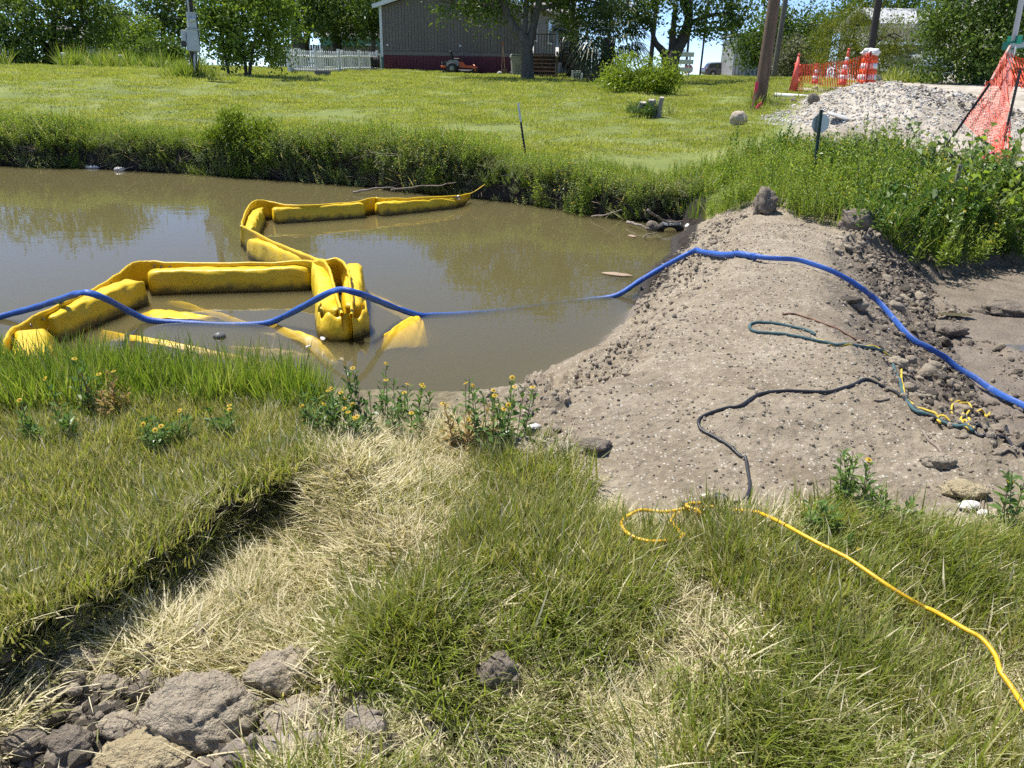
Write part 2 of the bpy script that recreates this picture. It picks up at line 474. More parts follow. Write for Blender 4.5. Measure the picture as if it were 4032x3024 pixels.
# ------------------------------------------------------------------ ground
def ground_material():
    m, nt, P, O = newmat('earth_and_turf')
    L = nt.links.new
    geo = nd(nt, 'ShaderNodeNewGeometry'); pos = geo.outputs['Position']
    az = nd(nt, 'ShaderNodeAttribute', attribute_name='zone'); sp = nd(nt, 'ShaderNodeSeparateColor'); L(az.outputs['Color'], sp.inputs[0])
    a2 = nd(nt, 'ShaderNodeAttribute', attribute_name='zoneb'); sq = nd(nt, 'ShaderNodeSeparateColor'); L(a2.outputs['Color'], sq.inputs[0])
    soil, gravel, wet = sp.outputs[0], sp.outputs[1], sp.outputs[2]
    dark, low, lawn = sq.outputs[0], sq.outputs[1], sq.outputs[2]
    # lawn / thatch under the grass
    lawnc = ramp(nt, noise(nt, 0.9, 6, 0.65, pos), [(0.3, (0.15, 0.19, 0.05)), (0.55, (0.20, 0.24, 0.062)), (0.78, (0.26, 0.275, 0.09))])
    thatch = ramp(nt, noise(nt, 9, 6, 0.7, pos), [(0.3, (0.09, 0.07, 0.048)), (0.5, (0.22, 0.185, 0.11)), (0.72, (0.42, 0.36, 0.23))])
    base = mixc(nt, lawn, thatch, lawnc)
    # dry pale earth of the dam, shell grit in it
    dry = ramp(nt, noise(nt, 3.0, 8, 0.62, pos), [(0.25, (0.22, 0.175, 0.12)), (0.48, (0.31, 0.258, 0.185)), (0.72, (0.40, 0.342, 0.255))])
    vor = nd(nt, 'ShaderNodeTexVoronoi'); vor.inputs['Scale'].default_value = 62; L(pos, vor.inputs['Vector'])
    vc = nd(nt, 'ShaderNodeSeparateColor'); L(vor.outputs['Color'], vc.inputs[0])
    th = nd(nt, 'ShaderNodeMath', operation='GREATER_THAN'); L(vc.outputs[0], th.inputs[0]); th.inputs[1].default_value = 0.80
    ds = nd(nt, 'ShaderNodeMath', operation='LESS_THAN'); L(vor.outputs['Distance'], ds.inputs[0]); ds.inputs[1].default_value = 0.36
    gm = nd(nt, 'ShaderNodeMath', operation='MULTIPLY'); L(th.outputs[0], gm.inputs[0]); L(ds.outputs[0], gm.inputs[1])
    dry = mixc(nt, gm.outputs[0], dry, (0.56, 0.52, 0.44))
    vor2 = nd(nt, 'ShaderNodeTexVoronoi'); vor2.inputs['Scale'].default_value = 28; L(pos, vor2.inputs['Vector'])
    vc2 = nd(nt, 'ShaderNodeSeparateColor'); L(vor2.outputs['Color'], vc2.inputs[0])
    cl = ramp(nt, vc2.outputs[1], [(0.0, (0.72, 0.70, 0.68)), (1.0, (1.1, 1.1, 1.1))])
    dry = mixc(nt, 0.6, dry, cl, 'MULTIPLY')
    darkc = ramp(nt, noise(nt, 5.0, 8, 0.65, pos), [(0.28, (0.105, 0.083, 0.062)), (0.55, (0.19, 0.155, 0.118)), (0.8, (0.30, 0.255, 0.20))])
    earth = mixc(nt, dark, dry, darkc)
    wetc = ramp(nt, noise(nt, 4.0, 8, 0.65, pos), [(0.3, (0.17, 0.137, 0.10)), (0.6, (0.25, 0.205, 0.155)), (0.8, (0.33, 0.28, 0.22))])
    earth = mixc(nt, wet, earth, wetc)
    lowc = ramp(nt, noise(nt, 8.0, 8, 0.65, pos), [(0.26, (0.11, 0.09, 0.07)), (0.45, (0.28, 0.24, 0.195)), (0.72, (0.44, 0.385, 0.315))])
    earth = mixc(nt, low, earth, lowc)
    grav = ramp(nt, noise(nt, 0.6, 7, 0.7, pos), [(0.28, (0.26, 0.225, 0.175)), (0.45, (0.42, 0.375, 0.30)), (0.6, (0.54, 0.49, 0.41)), (0.78, (0.66, 0.62, 0.54))])
    vor3 = nd(nt, 'ShaderNodeTexVoronoi'); vor3.inputs['Scale'].default_value = 9; L(pos, vor3.inputs['Vector'])
    v3 = nd(nt, 'ShaderNodeSeparateColor'); L(vor3.outputs['Color'], v3.inputs[0])
    grav = mixc(nt, 0.65, grav, ramp(nt, v3.outputs[0], [(0.0, (0.55, 0.53, 0.51)), (0.5, (1.0, 1.0, 1.0)), (1.0, (1.15, 1.15, 1.15))]), 'MULTIPLY')
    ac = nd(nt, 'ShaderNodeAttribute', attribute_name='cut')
    cut_shade = ramp(nt, noise(nt, 11, 8, 0.7, pos), [(0.3, (0.018, 0.014, 0.011)), (0.6, (0.05, 0.04, 0.031)), (0.8, (0.11, 0.09, 0.07))])  # shade of the steep earth faces, painted in as near-black colour
    earth = mixc(nt, ac.outputs['Fac'], earth, cut_shade)
    c = mixc(nt, soil, base, earth)
    c = mixc(nt, gravel, c, grav)
    L(c, P.inputs['Base Color'])
    rg = nd(nt, 'ShaderNodeMapRange'); L(wet, rg.inputs[0]); rg.inputs[3].default_value = 0.95; rg.inputs[4].default_value = 0.42
    L(rg.outputs[0], P.inputs['Roughness'])
    P.inputs['Specular IOR Level'].default_value = 0.35
    b = nd(nt, 'ShaderNodeBump'); b.inputs['Strength'].default_value = 0.9; b.inputs['Distance'].default_value = 0.028
    hs = nd(nt, 'ShaderNodeMath', operation='MULTIPLY_ADD'); L(noise(nt, 34, 6, 0.7, pos), hs.inputs[0]); hs.inputs[1].default_value = 1.0
    vm = nd(nt, 'ShaderNodeMath', operation='MULTIPLY'); L(vor2.outputs['Distance'], vm.inputs[0]); vm.inputs[1].default_value = 0.25; L(vm.outputs[0], hs.inputs[2])
    L(hs.outputs[0], b.inputs['Height']); L(b.outputs[0], P.inputs['Normal'])
    return m
def build_ground():
    r = [0.9]
    while r[-1] < 12.5: r.append(r[-1] * 1.0048)
    while r[-1] < 62: r.append(r[-1] * 1.0105)
    while r[-1] < 6000: r.append(r[-1] * 1.09)
    r = np.array(r)
    th = np.radians(np.concatenate([np.linspace(-72, -40, 34)[:-1], np.linspace(-40, 40, 430), np.linspace(40, 72, 34)[1:]]))
    R, T = np.meshgrid(r, th, indexing='ij')
    X, Y = R * np.sin(T), R * np.cos(T)
    x, y = X.ravel(), Y.ravel()
    z = height(x, y)
    n, k = R.shape
    i = np.arange(n - 1)[:, None] * k + np.arange(k - 1)[None, :]
    i = i.ravel()
    F = np.stack([i, i + k, i + k + 1, i + 1], 1)[:, ::-1]
    o = nobj('ground', np.stack([x, y, z], 1), F, ground_material(), smooth=True)
    tag(o, kind='structure')
    wob = 0.05 * fbm(x * 2.2, y * 2.2, 3, 3)
    dp, di, dl = sdist(x, y, POND) + wob, sdist(x, y, PIT) + wob * 2, sdist(x, y, LOWER) + 0.06 * fbm(x * 5, y * 5, 8, 3)
    md = masks(x, y, dp, di, dl)
    soilall = md['soil'].copy()
    # cut earth that gets the painted near-black shade: far bank face and the scarp by the lower patch
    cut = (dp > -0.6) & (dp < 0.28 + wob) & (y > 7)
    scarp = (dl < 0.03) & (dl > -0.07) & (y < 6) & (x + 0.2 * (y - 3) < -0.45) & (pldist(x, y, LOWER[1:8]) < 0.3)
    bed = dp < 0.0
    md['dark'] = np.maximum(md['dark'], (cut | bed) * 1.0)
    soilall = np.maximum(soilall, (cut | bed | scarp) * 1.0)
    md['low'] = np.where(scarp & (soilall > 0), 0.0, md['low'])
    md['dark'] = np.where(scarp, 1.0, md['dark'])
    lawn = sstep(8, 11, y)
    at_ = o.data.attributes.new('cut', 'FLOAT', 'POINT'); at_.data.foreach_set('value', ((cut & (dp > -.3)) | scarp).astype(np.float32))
    for nm, ch in (('zone', (soilall, md['gravel'], md['wet'])), ('zoneb', (md['dark'], md['low'], lawn))):
        at_ = o.data.attributes.new(nm, 'FLOAT_COLOR', 'POINT')
        c = np.ones((len(x), 4), np.float32)
        for q in range(3): c[:, q] = np.clip(ch[q], 0, 1)
        at_.data.foreach_set('color', c.ravel())
    return o
ground = build_ground()

# ------------------------------------------------------------------ pond: murky water with a real depth
def water_material():
    m, nt, P, O = newmat('murky_water')
    L = nt.links.new
    nt.nodes.remove(P)
    geo = nd(nt, 'ShaderNodeNewGeometry'); pos = geo.outputs['Position']
    mp = nd(nt, 'ShaderNodeMapping'); mp.inputs['Scale'].default_value = (0.7, 1.6, 1); L(pos, mp.inputs[0])
    n1 = noise(nt, 3.2, 3, 0.5, mp.outputs[0]); n2 = noise(nt, 0.7, 2, 0.5, pos)
    ml = nd(nt, 'ShaderNodeMath', operation='MULTIPLY'); L(n1, ml.inputs[0]); L(n2, ml.inputs[1])
    b = nd(nt, 'ShaderNodeBump'); b.inputs['Strength'].default_value = 0.12; b.inputs['Distance'].default_value = 0.02
    L(ml.outputs[0], b.inputs['Height'])
    fr = nd(nt, 'ShaderNodeFresnel'); fr.inputs['IOR'].default_value = 1.33; L(b.outputs[0], fr.inputs['Normal'])
    gl = nd(nt, 'ShaderNodeBsdfGlossy'); gl.inputs['Roughness'].default_value = 0.015; L(b.outputs[0], gl.inputs['Normal'])
    tr = nd(nt, 'ShaderNodeBsdfTransparent')
    mx = nd(nt, 'ShaderNodeMixShader'); L(fr.outputs[0], mx.inputs[0]); L(tr.outputs[0], mx.inputs[1]); L(gl.outputs[0], mx.inputs[2])
    L(mx.outputs[0], O.inputs['Surface'])
    vo = nd(nt, 'ShaderNodeVolumePrincipled')
    vo.inputs['Color'].default_value = (0.43, 0.385, 0.205, 1)
    vo.inputs['Density'].default_value = 7.0
    vo.inputs['Anisotropy'].default_value = 0.2
    L(vo.outputs[0], O.inputs['Volume'])
    return m
_wb = MB().box((-10.5, 12.0, -0.4), (33.0, 18.0, 0.8))
tag(_wb.build('pond_water', water_material()), kind='structure')
# ------------------------------------------------------------------ yellow floating turbidity curtain
def vinyl_material(stain=0.9, nm='yellow_vinyl'):
    m, nt, P, O = newmat(nm)
    L = nt.links.new
    v = coords(nt, 'Object')
    geo = nd(nt, 'ShaderNodeNewGeometry'); sx = nd(nt, 'ShaderNodeSeparateXYZ'); L(geo.outputs['Position'], sx.inputs[0])
    col = ramp(nt, noise(nt, 2.2, 4, 0.6, v), [(0.3, (0.80, 0.53, 0.012)), (0.7, (0.90, 0.64, 0.025))])
    # algae and silt line where the water stood
    st = nd(nt, 'ShaderNodeMath', operation='MULTIPLY_ADD'); L(noise(nt, 7, 6, 0.7, v), st.inputs[0]); st.inputs[1].default_value = -0.15; L(sx.outputs[2], st.inputs[2])
    rs = nd(nt, 'ShaderNodeMapRange'); L(st.outputs[0], rs.inputs[0])
    rs.inputs[1].default_value = 0.012; rs.inputs[2].default_value = -0.055; rs.inputs[3].default_value = 0.0; rs.inputs[4].default_value = stain
    col = mixc(nt, rs.outputs[0], col, (0.055, 0.045, 0.018))
    sm = ramp(nt, noise(nt, 5.5, 8, 0.75, coords(nt, 'Object', (1, 1, 2.2))), [(0.56, (0, 0, 0)), (0.78, (0.75, 0.75, 0.75))])
    col = mixc(nt, sm, col, (0.30, 0.20, 0.03))
    L(col, P.inputs['Base Color'])
    P.inputs['Roughness'].default_value = 0.42
    P.inputs['Specular IOR Level'].default_value = 0.45
    b = nd(nt, 'ShaderNodeBump'); b.inputs['Strength'].default_value = 0.5; b.inputs['Distance'].default_value = 0.012
    L(noise(nt, 9, 4, 0.5, v, dist=1.2), b.inputs['Height']); L(b.outputs[0], P.inputs['Normal'])
    tr = nd(nt, 'ShaderNodeBsdfTranslucent'); L(mixc(nt, 1.0, col, (1.0, 0.72, 0.3), 'MULTIPLY'), tr.inputs[0])
    mx = nd(nt, 'ShaderNodeMixShader'); mx.inputs[0].default_value = 0.16
    L(P.outputs[0], mx.inputs[1]); L(tr.outputs[0], mx.inputs[2]); L(mx.outputs[0], O.inputs[0])
    return m
VINYL = vinyl_material()
VINYL_S = vinyl_material(0.0, 'yellow_vinyl_skirt')
boom = empty('turbidity_curtain', gp(800, 1150, 0), 0, 'yellow vinyl floating curtain zigzagging over the brown pond', 'floating barrier')
BINV = Matrix.Translation(-Vector(boom.location))
def W2B(p): return Vector(p) - Vector(boom.location)
def n1(a, s):
    return float(vnoise(np.array([a]), np.array([s * 7.31]), s)[0]) - 0.5
def float_log(a, b, hw, h0, h1_, seed, name='float_section', z0=-0.09, square=0.32):
    """foam log wrapped in slack vinyl: boxy section, wrinkles, pinched ends"""
    a, b = Vector((a[0], a[1], 0)), Vector((b[0], b[1], 0))
    ax = (b - a); Ln = ax.length; ax.normalize(); sd = Vector((ax.y, -ax.x, 0))
    nS, nC = 46, 28
    vs = np.zeros((nS + 1, nC, 3)); rs = np.random.RandomState(seed)
    ph = rs.rand(6) * 6
    for i in range(nS + 1):
        t = i / nS
        e = min(t, 1 - t) * Ln
        pin = 0.86 + 0.14 * min(1.0, e / 0.05) ** 0.6
        pinz = 0.88 + 0.12 * min(1.0, e / 0.06) ** 0.6
        top = (h0 * (1 - t) + h1_ * t)
        for j in range(nC):
            an = 2 * math.pi * j / nC
            c, s = math.cos(an), math.sin(an)
            p = 2.0 / 5.0
            cx, cz = math.copysign(abs(c) ** square, c), math.copysign(abs(s) ** square, s)
            # upper part narrower than the base: the facets of the log
            wd = hw * (1.0 if cz < 0.1 else 1.0 - 0.24 * (cz - 0.1))
            wr = 0.006 * math.sin(5 * t * Ln + ph[0] + 2.3 * c) + 0.004 * math.sin(13 * t * Ln + ph[1] + 5 * s + 2 * c) + 0.003 * math.sin(31 * t * Ln * (1 + .2 * s) + ph[2] + 3 * c)
            wr += 0.014 * n1(t * Ln * 6 + 10 * j / nC, seed % 50 + 1) * (1 + 2 * (1 - min(1, e / .15)))
            x = cx * wd * pin + wr * c
            zz = z0 + (top - z0) * (0.5 + 0.5 * cz * pinz) + wr * 0.8 * s
            q = a + ax * (t * Ln) + sd * x
            vs[i, j] = (q.x, q.y, zz)
    F = []
    for i in range(nS):
        for j in range(nC):
            F.append((i * nC + j, (i + 1) * nC + j, (i + 1) * nC + (j + 1) % nC, i * nC + (j + 1) % nC))
    caps = [list(range(nC)), list(range((nS + 1) * nC - 1, nS * nC - 1, -1))]
    V = vs.reshape(-1, 3) - np.array(boom.location)
    return nobj(name, V, [np.array(F), np.array(caps)], VINYL, boom, smooth=True)
def G(px, py, z=0.0): return gp(px, py, z)
def off(p, q, d):
    """shift a segment sideways away from the camera by d"""
    p, q = Vector((p[0], p[1], 0)), Vector((q[0], q[1], 0))
    n = Vector((-(q - p).y, (q - p).x, 0)).normalized()
    if n.dot((p + q) / 2) < 0: n = -n
    return p + n * d, q + n * d
float_log(*off(G(1085, 879), G(1440, 855), .10), .095, .195, .195, 1)
float_log(*off(G(1500, 850), G(1800, 818), .09), .085, .185, .15, 2)
float_log(G(1022, 872), G(978, 968), .085, .20, .22, 3)
float_log(*off(G(992, 1012), G(1275, 1120), .04), .10, .215, .22, 4)
float_log(G(1395, 1130), G(1395, 1296), .098, .26, .205, 5)
float_log(G(1272, 1128), G(1302, 1300), .105, .27, .19, 6)
float_log(*off(G(590, 1158), G(1225, 1138), .10), .10, .205, .21, 7)
float_log(*off(G(592, 1188), G(238, 1340), .11), .11, .215, .20, 8)
float_log(G(150, 1425, .0), G(150, 1600, .0), .135, .27, .30, 9, square=.4)
# continuous top sheet with its rolled hem, folding round every corner
def sheet(track, name, thick=0.006, lip=0.013, seed=0):
    """track: (x, y, ztop, zbottom)"""
    P = smooth_path(track, 7)
    n = len(P); V = []; 
    for i, p in enumerate(P):
        a, b = P[max(0, i - 1)], P[min(n - 1, i + 1)]
        t = Vector((b[0] - a[0], b[1] - a[1], 0));
        t = t.normalized() if t.length > 1e-9 else Vector((1, 0, 0))
        nn = Vector((-t.y, t.x, 0))
        wob = 0.016 * n1(i * .45, 3 + seed) + 0.01 * n1(i * 1.3, 9 + seed)
        hgt = p[2] + 0.018 * n1(i * .5, 14 + seed)
        prof = [(thick, p[3]), (thick + wob * .5, (p[3] * .5 + hgt * .5)), (thick + wob, hgt - .035), (lip + wob, hgt - .022), (lip * .8 + wob, hgt - .004), (wob, hgt + .004),
                (-lip * .8 + wob, hgt - .004), (-lip + wob, hgt - .022), (-thick + wob, hgt - .035), (-thick + wob * .5, (p[3] * .5 + hgt * .5)), (-thick, p[3])]
        for o_, z in prof:
            V.append((p[0] + nn.x * o_ - boom.location.x, p[1] + nn.y * o_ - boom.location.y, z - boom.location.z))
    k = 11; F = []
    for i in range(n - 1):
        for j in range(k - 1):
            F.append((i * k + j, i * k + j + 1, (i + 1) * k + j + 1, (i + 1) * k + j))
    return nobj(name, V, np.array(F), VINYL, boom, smooth=True)
def tk(px, py, z, zb=-0.06):
    p = gp(px, py, z); return (p.x, p.y, z, zb)
sheet([tk(1850, 762, .13, .05), tk(1800, 770, .17), tk(1650, 778, .20), tk(1500, 780, .22), tk(1475, 776, .23), tk(1400, 792, .215), tk(1200, 808, .215), tk(1110, 803, .225), tk(1050, 790, .25),
       tk(1005, 788, .29), tk(972, 820, .28), tk(952, 880, .28), tk(968, 895, .275), tk(1094, 957, .255), tk(1200, 1000, .265), tk(1268, 1022, .30), tk(1335, 1016, .33),
       tk(1365, 1050, .32), tk(1378, 1100, .30), tk(1384, 1180, .26), tk(1384, 1238, .22)], 'top_hem', seed=1)
sheet([tk(1348, 1235, .22), tk(1330, 1170, .26), tk(1306, 1085, .30), tk(1290, 1045, .32), tk(1262, 1024, .315), tk(1180, 1028, .255), tk(900, 1036, .232), tk(670, 1034, .232), tk(590, 1027, .245), tk(545, 1030, .25),
       tk(510, 1042, .245), tk(458, 1082, .235), tk(353, 1143, .225), tk(176, 1225, .225), tk(85, 1270, .245), tk(35, 1305, .29), tk(14, 1350, .30), tk(22, 1440, .31), tk(40, 1500, .32)], 'top_hem', seed=5)
# vinyl wrapped round the folded front end
def wrap_end():
    pts = [G(1262, 1290), G(1252, 1315), G(1275, 1330), G(1340, 1338), G(1420, 1322), G(1452, 1300), G(1446, 1270)]
    tr = [(p.x, p.y) for p in pts]
    P = smooth_path(tr, 8); n = len(P); k = 9; V = []; F = []
    for i, p in enumerate(P):
        for j in range(k):
            t = j / (k - 1)
            z = -0.07 + t * (0.25 + 0.022 * math.sin(i * .75) + .02 * math.sin(i * .31 + 1))
            bul = 0.03 * math.sin(t * math.pi) + 0.016 * n1(i * .7 + j * .9, 21) - 0.035 * t * t
            c = Vector((G(1350, 1220).x, G(1350, 1220).y)); d = (Vector(p) - c).normalized()
            V.append((p[0] + d.x * bul - boom.location.x, p[1] + d.y * bul - boom.location.y, z - boom.location.z))
    for i in range(n - 1):
        for j in range(k - 1):
            F.append((i * k + j, (i + 1) * k + j, (i + 1) * k + j + 1, i * k + j + 1))
    o = nobj('end_wrap', V, np.array(F), VINYL, boom, smooth=True)
    sol = o.modifiers.new('thickness', 'SOLIDIFY'); sol.thickness = 0.012
    return o
wrap_end()
# steel eyelets along the hem
_gm = None
def eyelets(track, n):
    global _gm
    P = np.array(smooth_path(track, 7)); t = np.linspace(2, len(P) - 3, n)
    for u in t:
        i = int(u); p = P[i]; d = P[i + 1] - P[i - 1]; a = math.atan2(d[1], d[0])
        if _gm is None:
            o = MB().tube([(.012 * math.cos(q), 0, .012 * math.sin(q)) for q in np.linspace(0, 6.283, 11)], .004, 5).build('eyelet', EYE_M, boom); _gm = o.data
        else: o = link(bpy.data.objects.new('eyelet', _gm), boom)
        sx_, sy_ = math.sin(a), -math.cos(a)
        if sx_ * p[0] + sy_ * p[1] > 0: sx_, sy_ = -sx_, -sy_
        o.location = (p[0] + sx_ * .016 - boom.location.x, p[1] + sy_ * .016 - boom.location.y, p[2] - .045 - boom.location.z); o.rotation_euler = (0, 0, a)
EYE_M = pm('dull_steel', (.42, .42, .42), (.3, .3, .3), 20, .35, metal=1.0)
eyelets([tk(1800, 770, .17), tk(1650, 778, .20), tk(1500, 780, .22), tk(1400, 792, .215), tk(1200, 808, .215), tk(1110, 803, .225)], 9)
eyelets([tk(1180, 1028, .255), tk(900, 1036, .232), tk(670, 1034, .232), tk(590, 1027, .245)], 8)
eyelets([tk(458, 1082, .235), tk(353, 1143, .225), tk(176, 1225, .225), tk(85, 1270, .245)], 6)
# slack skirt fabric drifting just under the surface
def skirt(rows, seed, nu=34, nv=10, amp=0.02):
    """rows: two lists of (px,py,z) edges"""
    A = np.array([tuple(gp(a, b, c)) for a, b, c in rows[0]]); B = np.array([tuple(gp(a, b, c)) for a, b, c in rows[1]])
    A = np.array(smooth_path(A, 8)); B = np.array(smooth_path(B, 8))
    def rs(P, n):
        t = np.linspace(0, len(P) - 1, n); return np.stack([np.interp(t, np.arange(len(P)), P[:, c]) for c in range(3)], 1)
    A, B = rs(A, nu), rs(B, nu); V = []; F = []
    for i in range(nu):
        for j in range(nv):
            t = j / (nv - 1)
            q = A[i] * (1 - t) + B[i] * t
            q = q + np.array([0, 0, amp * (n1(i * .35 + j * .3, seed) * 2 + 0.8 * n1(i * .9 - j * .8, seed + 3))])
            V.append(q - np.array(boom.location))
    for i in range(nu - 1):
        for j in range(nv - 1):
            F.append((i * nv + j, (i + 1) * nv + j, (i + 1) * nv + j + 1, i * nv + j + 1))
    o = nobj('skirt', V, np.array(F), VINYL_S, boom, smooth=True)
    sol = o.modifiers.new('thickness', 'SOLIDIFY'); sol.thickness = 0.006
skirt([[(400, 1300, -.04), (520, 1318, .012), (640, 1340, .012), (800, 1372, -.012), (980, 1412, -.035), (1160, 1455, -.08)],
       [(380, 1345, -.10), (520, 1345, -.02), (640, 1362, -.01), (800, 1400, -.05), (980, 1440, -.08), (1150, 1485, -.14)]], 31, amp=.010)
skirt([[(560, 1232, -.02), (620, 1222, .010), (700, 1226, .012), (800, 1240, .005), (860, 1252, -.03)],
       [(540, 1262, -.06), (620, 1255, -.005), (700, 1256, .0), (790, 1262, -.02), (850, 1270, -.06)]], 33, amp=.008)
skirt([[(640, 1172, -.06), (760, 1202, -.025), (880, 1238, -.025), (1000, 1275, -.03), (1100, 1300, -.05)],
       [(630, 1195, -.10), (760, 1226, -.06), (880, 1262, -.06), (1000, 1305, -.07), (1090, 1335, -.10)]], 35, amp=.010)
skirt([[(1080, 1275, -.02), (1150, 1300, -.008), (1200, 1312, .008), (1260, 1340, -.02), (1300, 1385, -.05), (1340, 1430, -.10)],
       [(1050, 1300, -.08), (1130, 1330, -.05), (1190, 1350, -.04), (1220, 1380, -.06), (1260, 1420, -.10), (1290, 1460, -.15)]], 37, amp=.010)
skirt([[(1470, 1345, -.005), (1540, 1300, .006), (1590, 1265, .010), (1640, 1248, .004), (1665, 1262, -.02)],
       [(1480, 1395, -.10), (1545, 1380, -.08), (1600, 1372, -.075), (1650, 1372, -.08), (1690, 1365, -.10)]], 39, nv=14, amp=.012)
skirt([[(1450, 1145, -.05), (1520, 1180, -.04), (1590, 1215, -.04), (1640, 1240, -.05)],
       [(1465, 1200, -.11), (1520, 1225, -.09), (1570, 1250, -.08), (1600, 1270, -.08)]], 41, amp=.01)
skirt([[(900, 1362, -.055), (1020, 1370, -.05), (1150, 1382, -.06), (1260, 1400, -.08)],
       [(900, 1400, -.12), (1020, 1405, -.10), (1150, 1420, -.11), (1250, 1440, -.13)]], 43, amp=.01)
# shackle plate and end rope
_m = MB(); _p = at(1800, 778, gp(1800, 815, 0).y)
_q = W2B(_p)
_m.tube([_q + Vector((-.16, 0, .01)), _q + Vector((.02, -.01, .0))], .009, 6)
_m.tube([_q + Vector((.02 + .03 * math.cos(a), -.012, .03 * math.sin(a))) for a in np.linspace(0, 6.28, 13)], .006, 6)
_m.build('shackle', pm('dull_steel', (.42, .42, .42), (.3, .3, .3), 20, .35, metal=1.0), boom)
_r = [Vector(_t[:3]) for _t in [tuple(gp(1848, 764, .14)), tuple(gp(1875, 750, .22)), tuple(at(1925, 715, 13.6))]]
rope_y = pm('yellow_rope', (.78, .56, .05), (.55, .38, .04), 60, .7, .6, 90)
_m = MB().tube([W2B(p) for p in smooth_path([tuple(x) for x in _r], 6)], .009, 6); _m.build('tie_rope', rope_y, boom)

# ------------------------------------------------------------------ cables and hose laid along the ground
def hs(P): return height(P[:, 0], P[:, 1])
def lay(pxs, r, n=8, lift=0.0, sink=0.0, arch=None):
    C = []
    for q in pxs:
        g = gh(q[0], q[1]); lf = q[2] if len(q) > 2 else 0.0
        if lf > 0: w_ = gp(q[0], q[1], g.z + lf + r); g = Vector((w_.x, w_.y, g.z))
        C.append((g.x, g.y, lf))
    P = np.array(smooth_path(C, n))
    # dense resample, then rest on the smoothed ground
    z = hs(P)
    zs = z.copy()
    for _ in range(4):
        zp = np.pad(zs, 1, 'edge'); zs = np.maximum(z - r * 0.5, (zp[:-2] + zp[1:-1] + zp[2:]) / 3)
    P2 = P.copy(); P2[:, 2] = zs + r * (1 - sink) + lift + P[:, 2]
    return [Vector(p) for p in P2]
blue = pm('blue_layflat', (.035, .13, .47), (.022, .08, .34), 5, .5, .35, 40, dirt=((.32, .32, .36), 7, .60))
hose = empty('discharge_hose', gh(2740, 1010), 0, 'flat blue discharge hose running from the pond over the earth dam', 'hose')
HL = Vector(hose.location)
T = [(-420, 1400, .06), (-150, 1300, -.02), (0, 1248, .02), (130, 1213, .12), (240, 1178, .26), (318, 1153, .375), (368, 1158, .375), (430, 1184, .29), (520, 1232, .10), (600, 1263, .012), (760, 1274, -.018), (900, 1280, -.03), (1040, 1275, -.003),
     (1110, 1250, .06), (1200, 1204, .19), (1320, 1143, .37), (1400, 1152, .365), (1480, 1181, .24), (1560, 1213, .10), (1652, 1242, .006), (1700, 1242, -.02), (1850, 1236, -.04), (2000, 1222, -.065), (2200, 1196, -.085), (2340, 1178, -.045), (2430, 1162, .012)]
P1 = [gp(*t) for t in T]
D1 = [gh(a, b) + Vector((0, 0, .05)) for a, b in [(2700, 1028), (2738, 1008)]]
P1 += [P1[-1].lerp(D1[0], .33) + Vector((0, 0, .01)), P1[-1].lerp(D1[0], .68) + Vector((0, 0, .012))] + D1
D2 = lay([(2738, 1008), (2800, 1012), (2880, 1018), (2975, 1030)], .04, 4)
P1 += D2[1:]
def kinky(P, n=6, seed=1):
    Q = smooth_path([tuple(p) for p in P], n)
    rr = []
    for i in range(len(Q)):
        rr.append(.026 + .003 * n1(i * .35, seed) + .004 * n1(i * 1.4, seed + 2))
    return Q, rr
Q, rr = kinky(P1)
# pinched where the hose folds over an edge
zk = [gp(318, 1153, .375), gp(368, 1158, .375), gp(1320, 1143, .37), gp(1652, 1242, .006), D1[1], D2[-1]]
fl = []
for q, r_ in zip(Q, rr):
    d = min((Vector(q) - Vector(k)).length for k in zk)
    f = math.exp(-(d / .05) ** 2)
    fl.append((1 + .15 * f, 1 - .45 * f))
MB().tube([Vector(q) - HL for q in Q], rr, 14, flat=fl).build('filled_run', blue, hose, smooth=True)
P2 = lay([(2965, 1029), (3060, 1038), (3140, 1045), (3250, 1077), (3380, 1152), (3470, 1227), (3560, 1332), (3650, 1402), (3730, 1462), (3850, 1532), (3950, 1592), (4032, 1637), (4200, 1730), (4500, 1850)], .03, 7, lift=.004)
n_ = len(P2)
fl = [(.45 + 1.15 * max(0, 1 - i / 6.), 1.45 + .15 * max(0, 1 - i / 6.)) for i in range(n_)]
MB().tube([p - HL + Vector((0, 0, .012)) for p in P2], [.0145 + .0012 * n1(i * .6, 4) for i in range(n_)], 12, flat=fl, twist=.35).build('empty_run', blue, hose, smooth=True)

ycord = pm('yellow_cord', (.80, .50, .015), (.62, .36, .012), 14, .42, .2, 120)
bcord = pm('black_cord', (.018, .019, .021), (.035, .035, .036), 30, .42, .2, 120, dirt=((.20, .17, .14), 25, .64))
c1 = empty('extension_cable', gh(2671, 2089), 0, 'thick yellow extension cord looping onto the grass with a lit clear socket', 'cord')
L1 = Vector(c1.location)
Y1 = [(2640, 2128, 0.06), (2571, 2135, 0.08), (2499, 2121, 0.08), (2454, 2089, 0.08), (2449, 2058, 0.07), (2481, 2022, 0.06), (2535, 2003, 0.05), (2616, 2012, 0.05), (2680, 2010, 0.05), (2720, 2019, 0.05), (2757, 2028, 0.045), (2745, 2012, 0.065), (2700, 1996, 0.07), (2720, 1986, 0.06), (2760, 1988, 0.05)]
MB().tube([p - L1 for p in lay(Y1, .0068, 7)], .0068, 10).build('cable', ycord, c1, True)
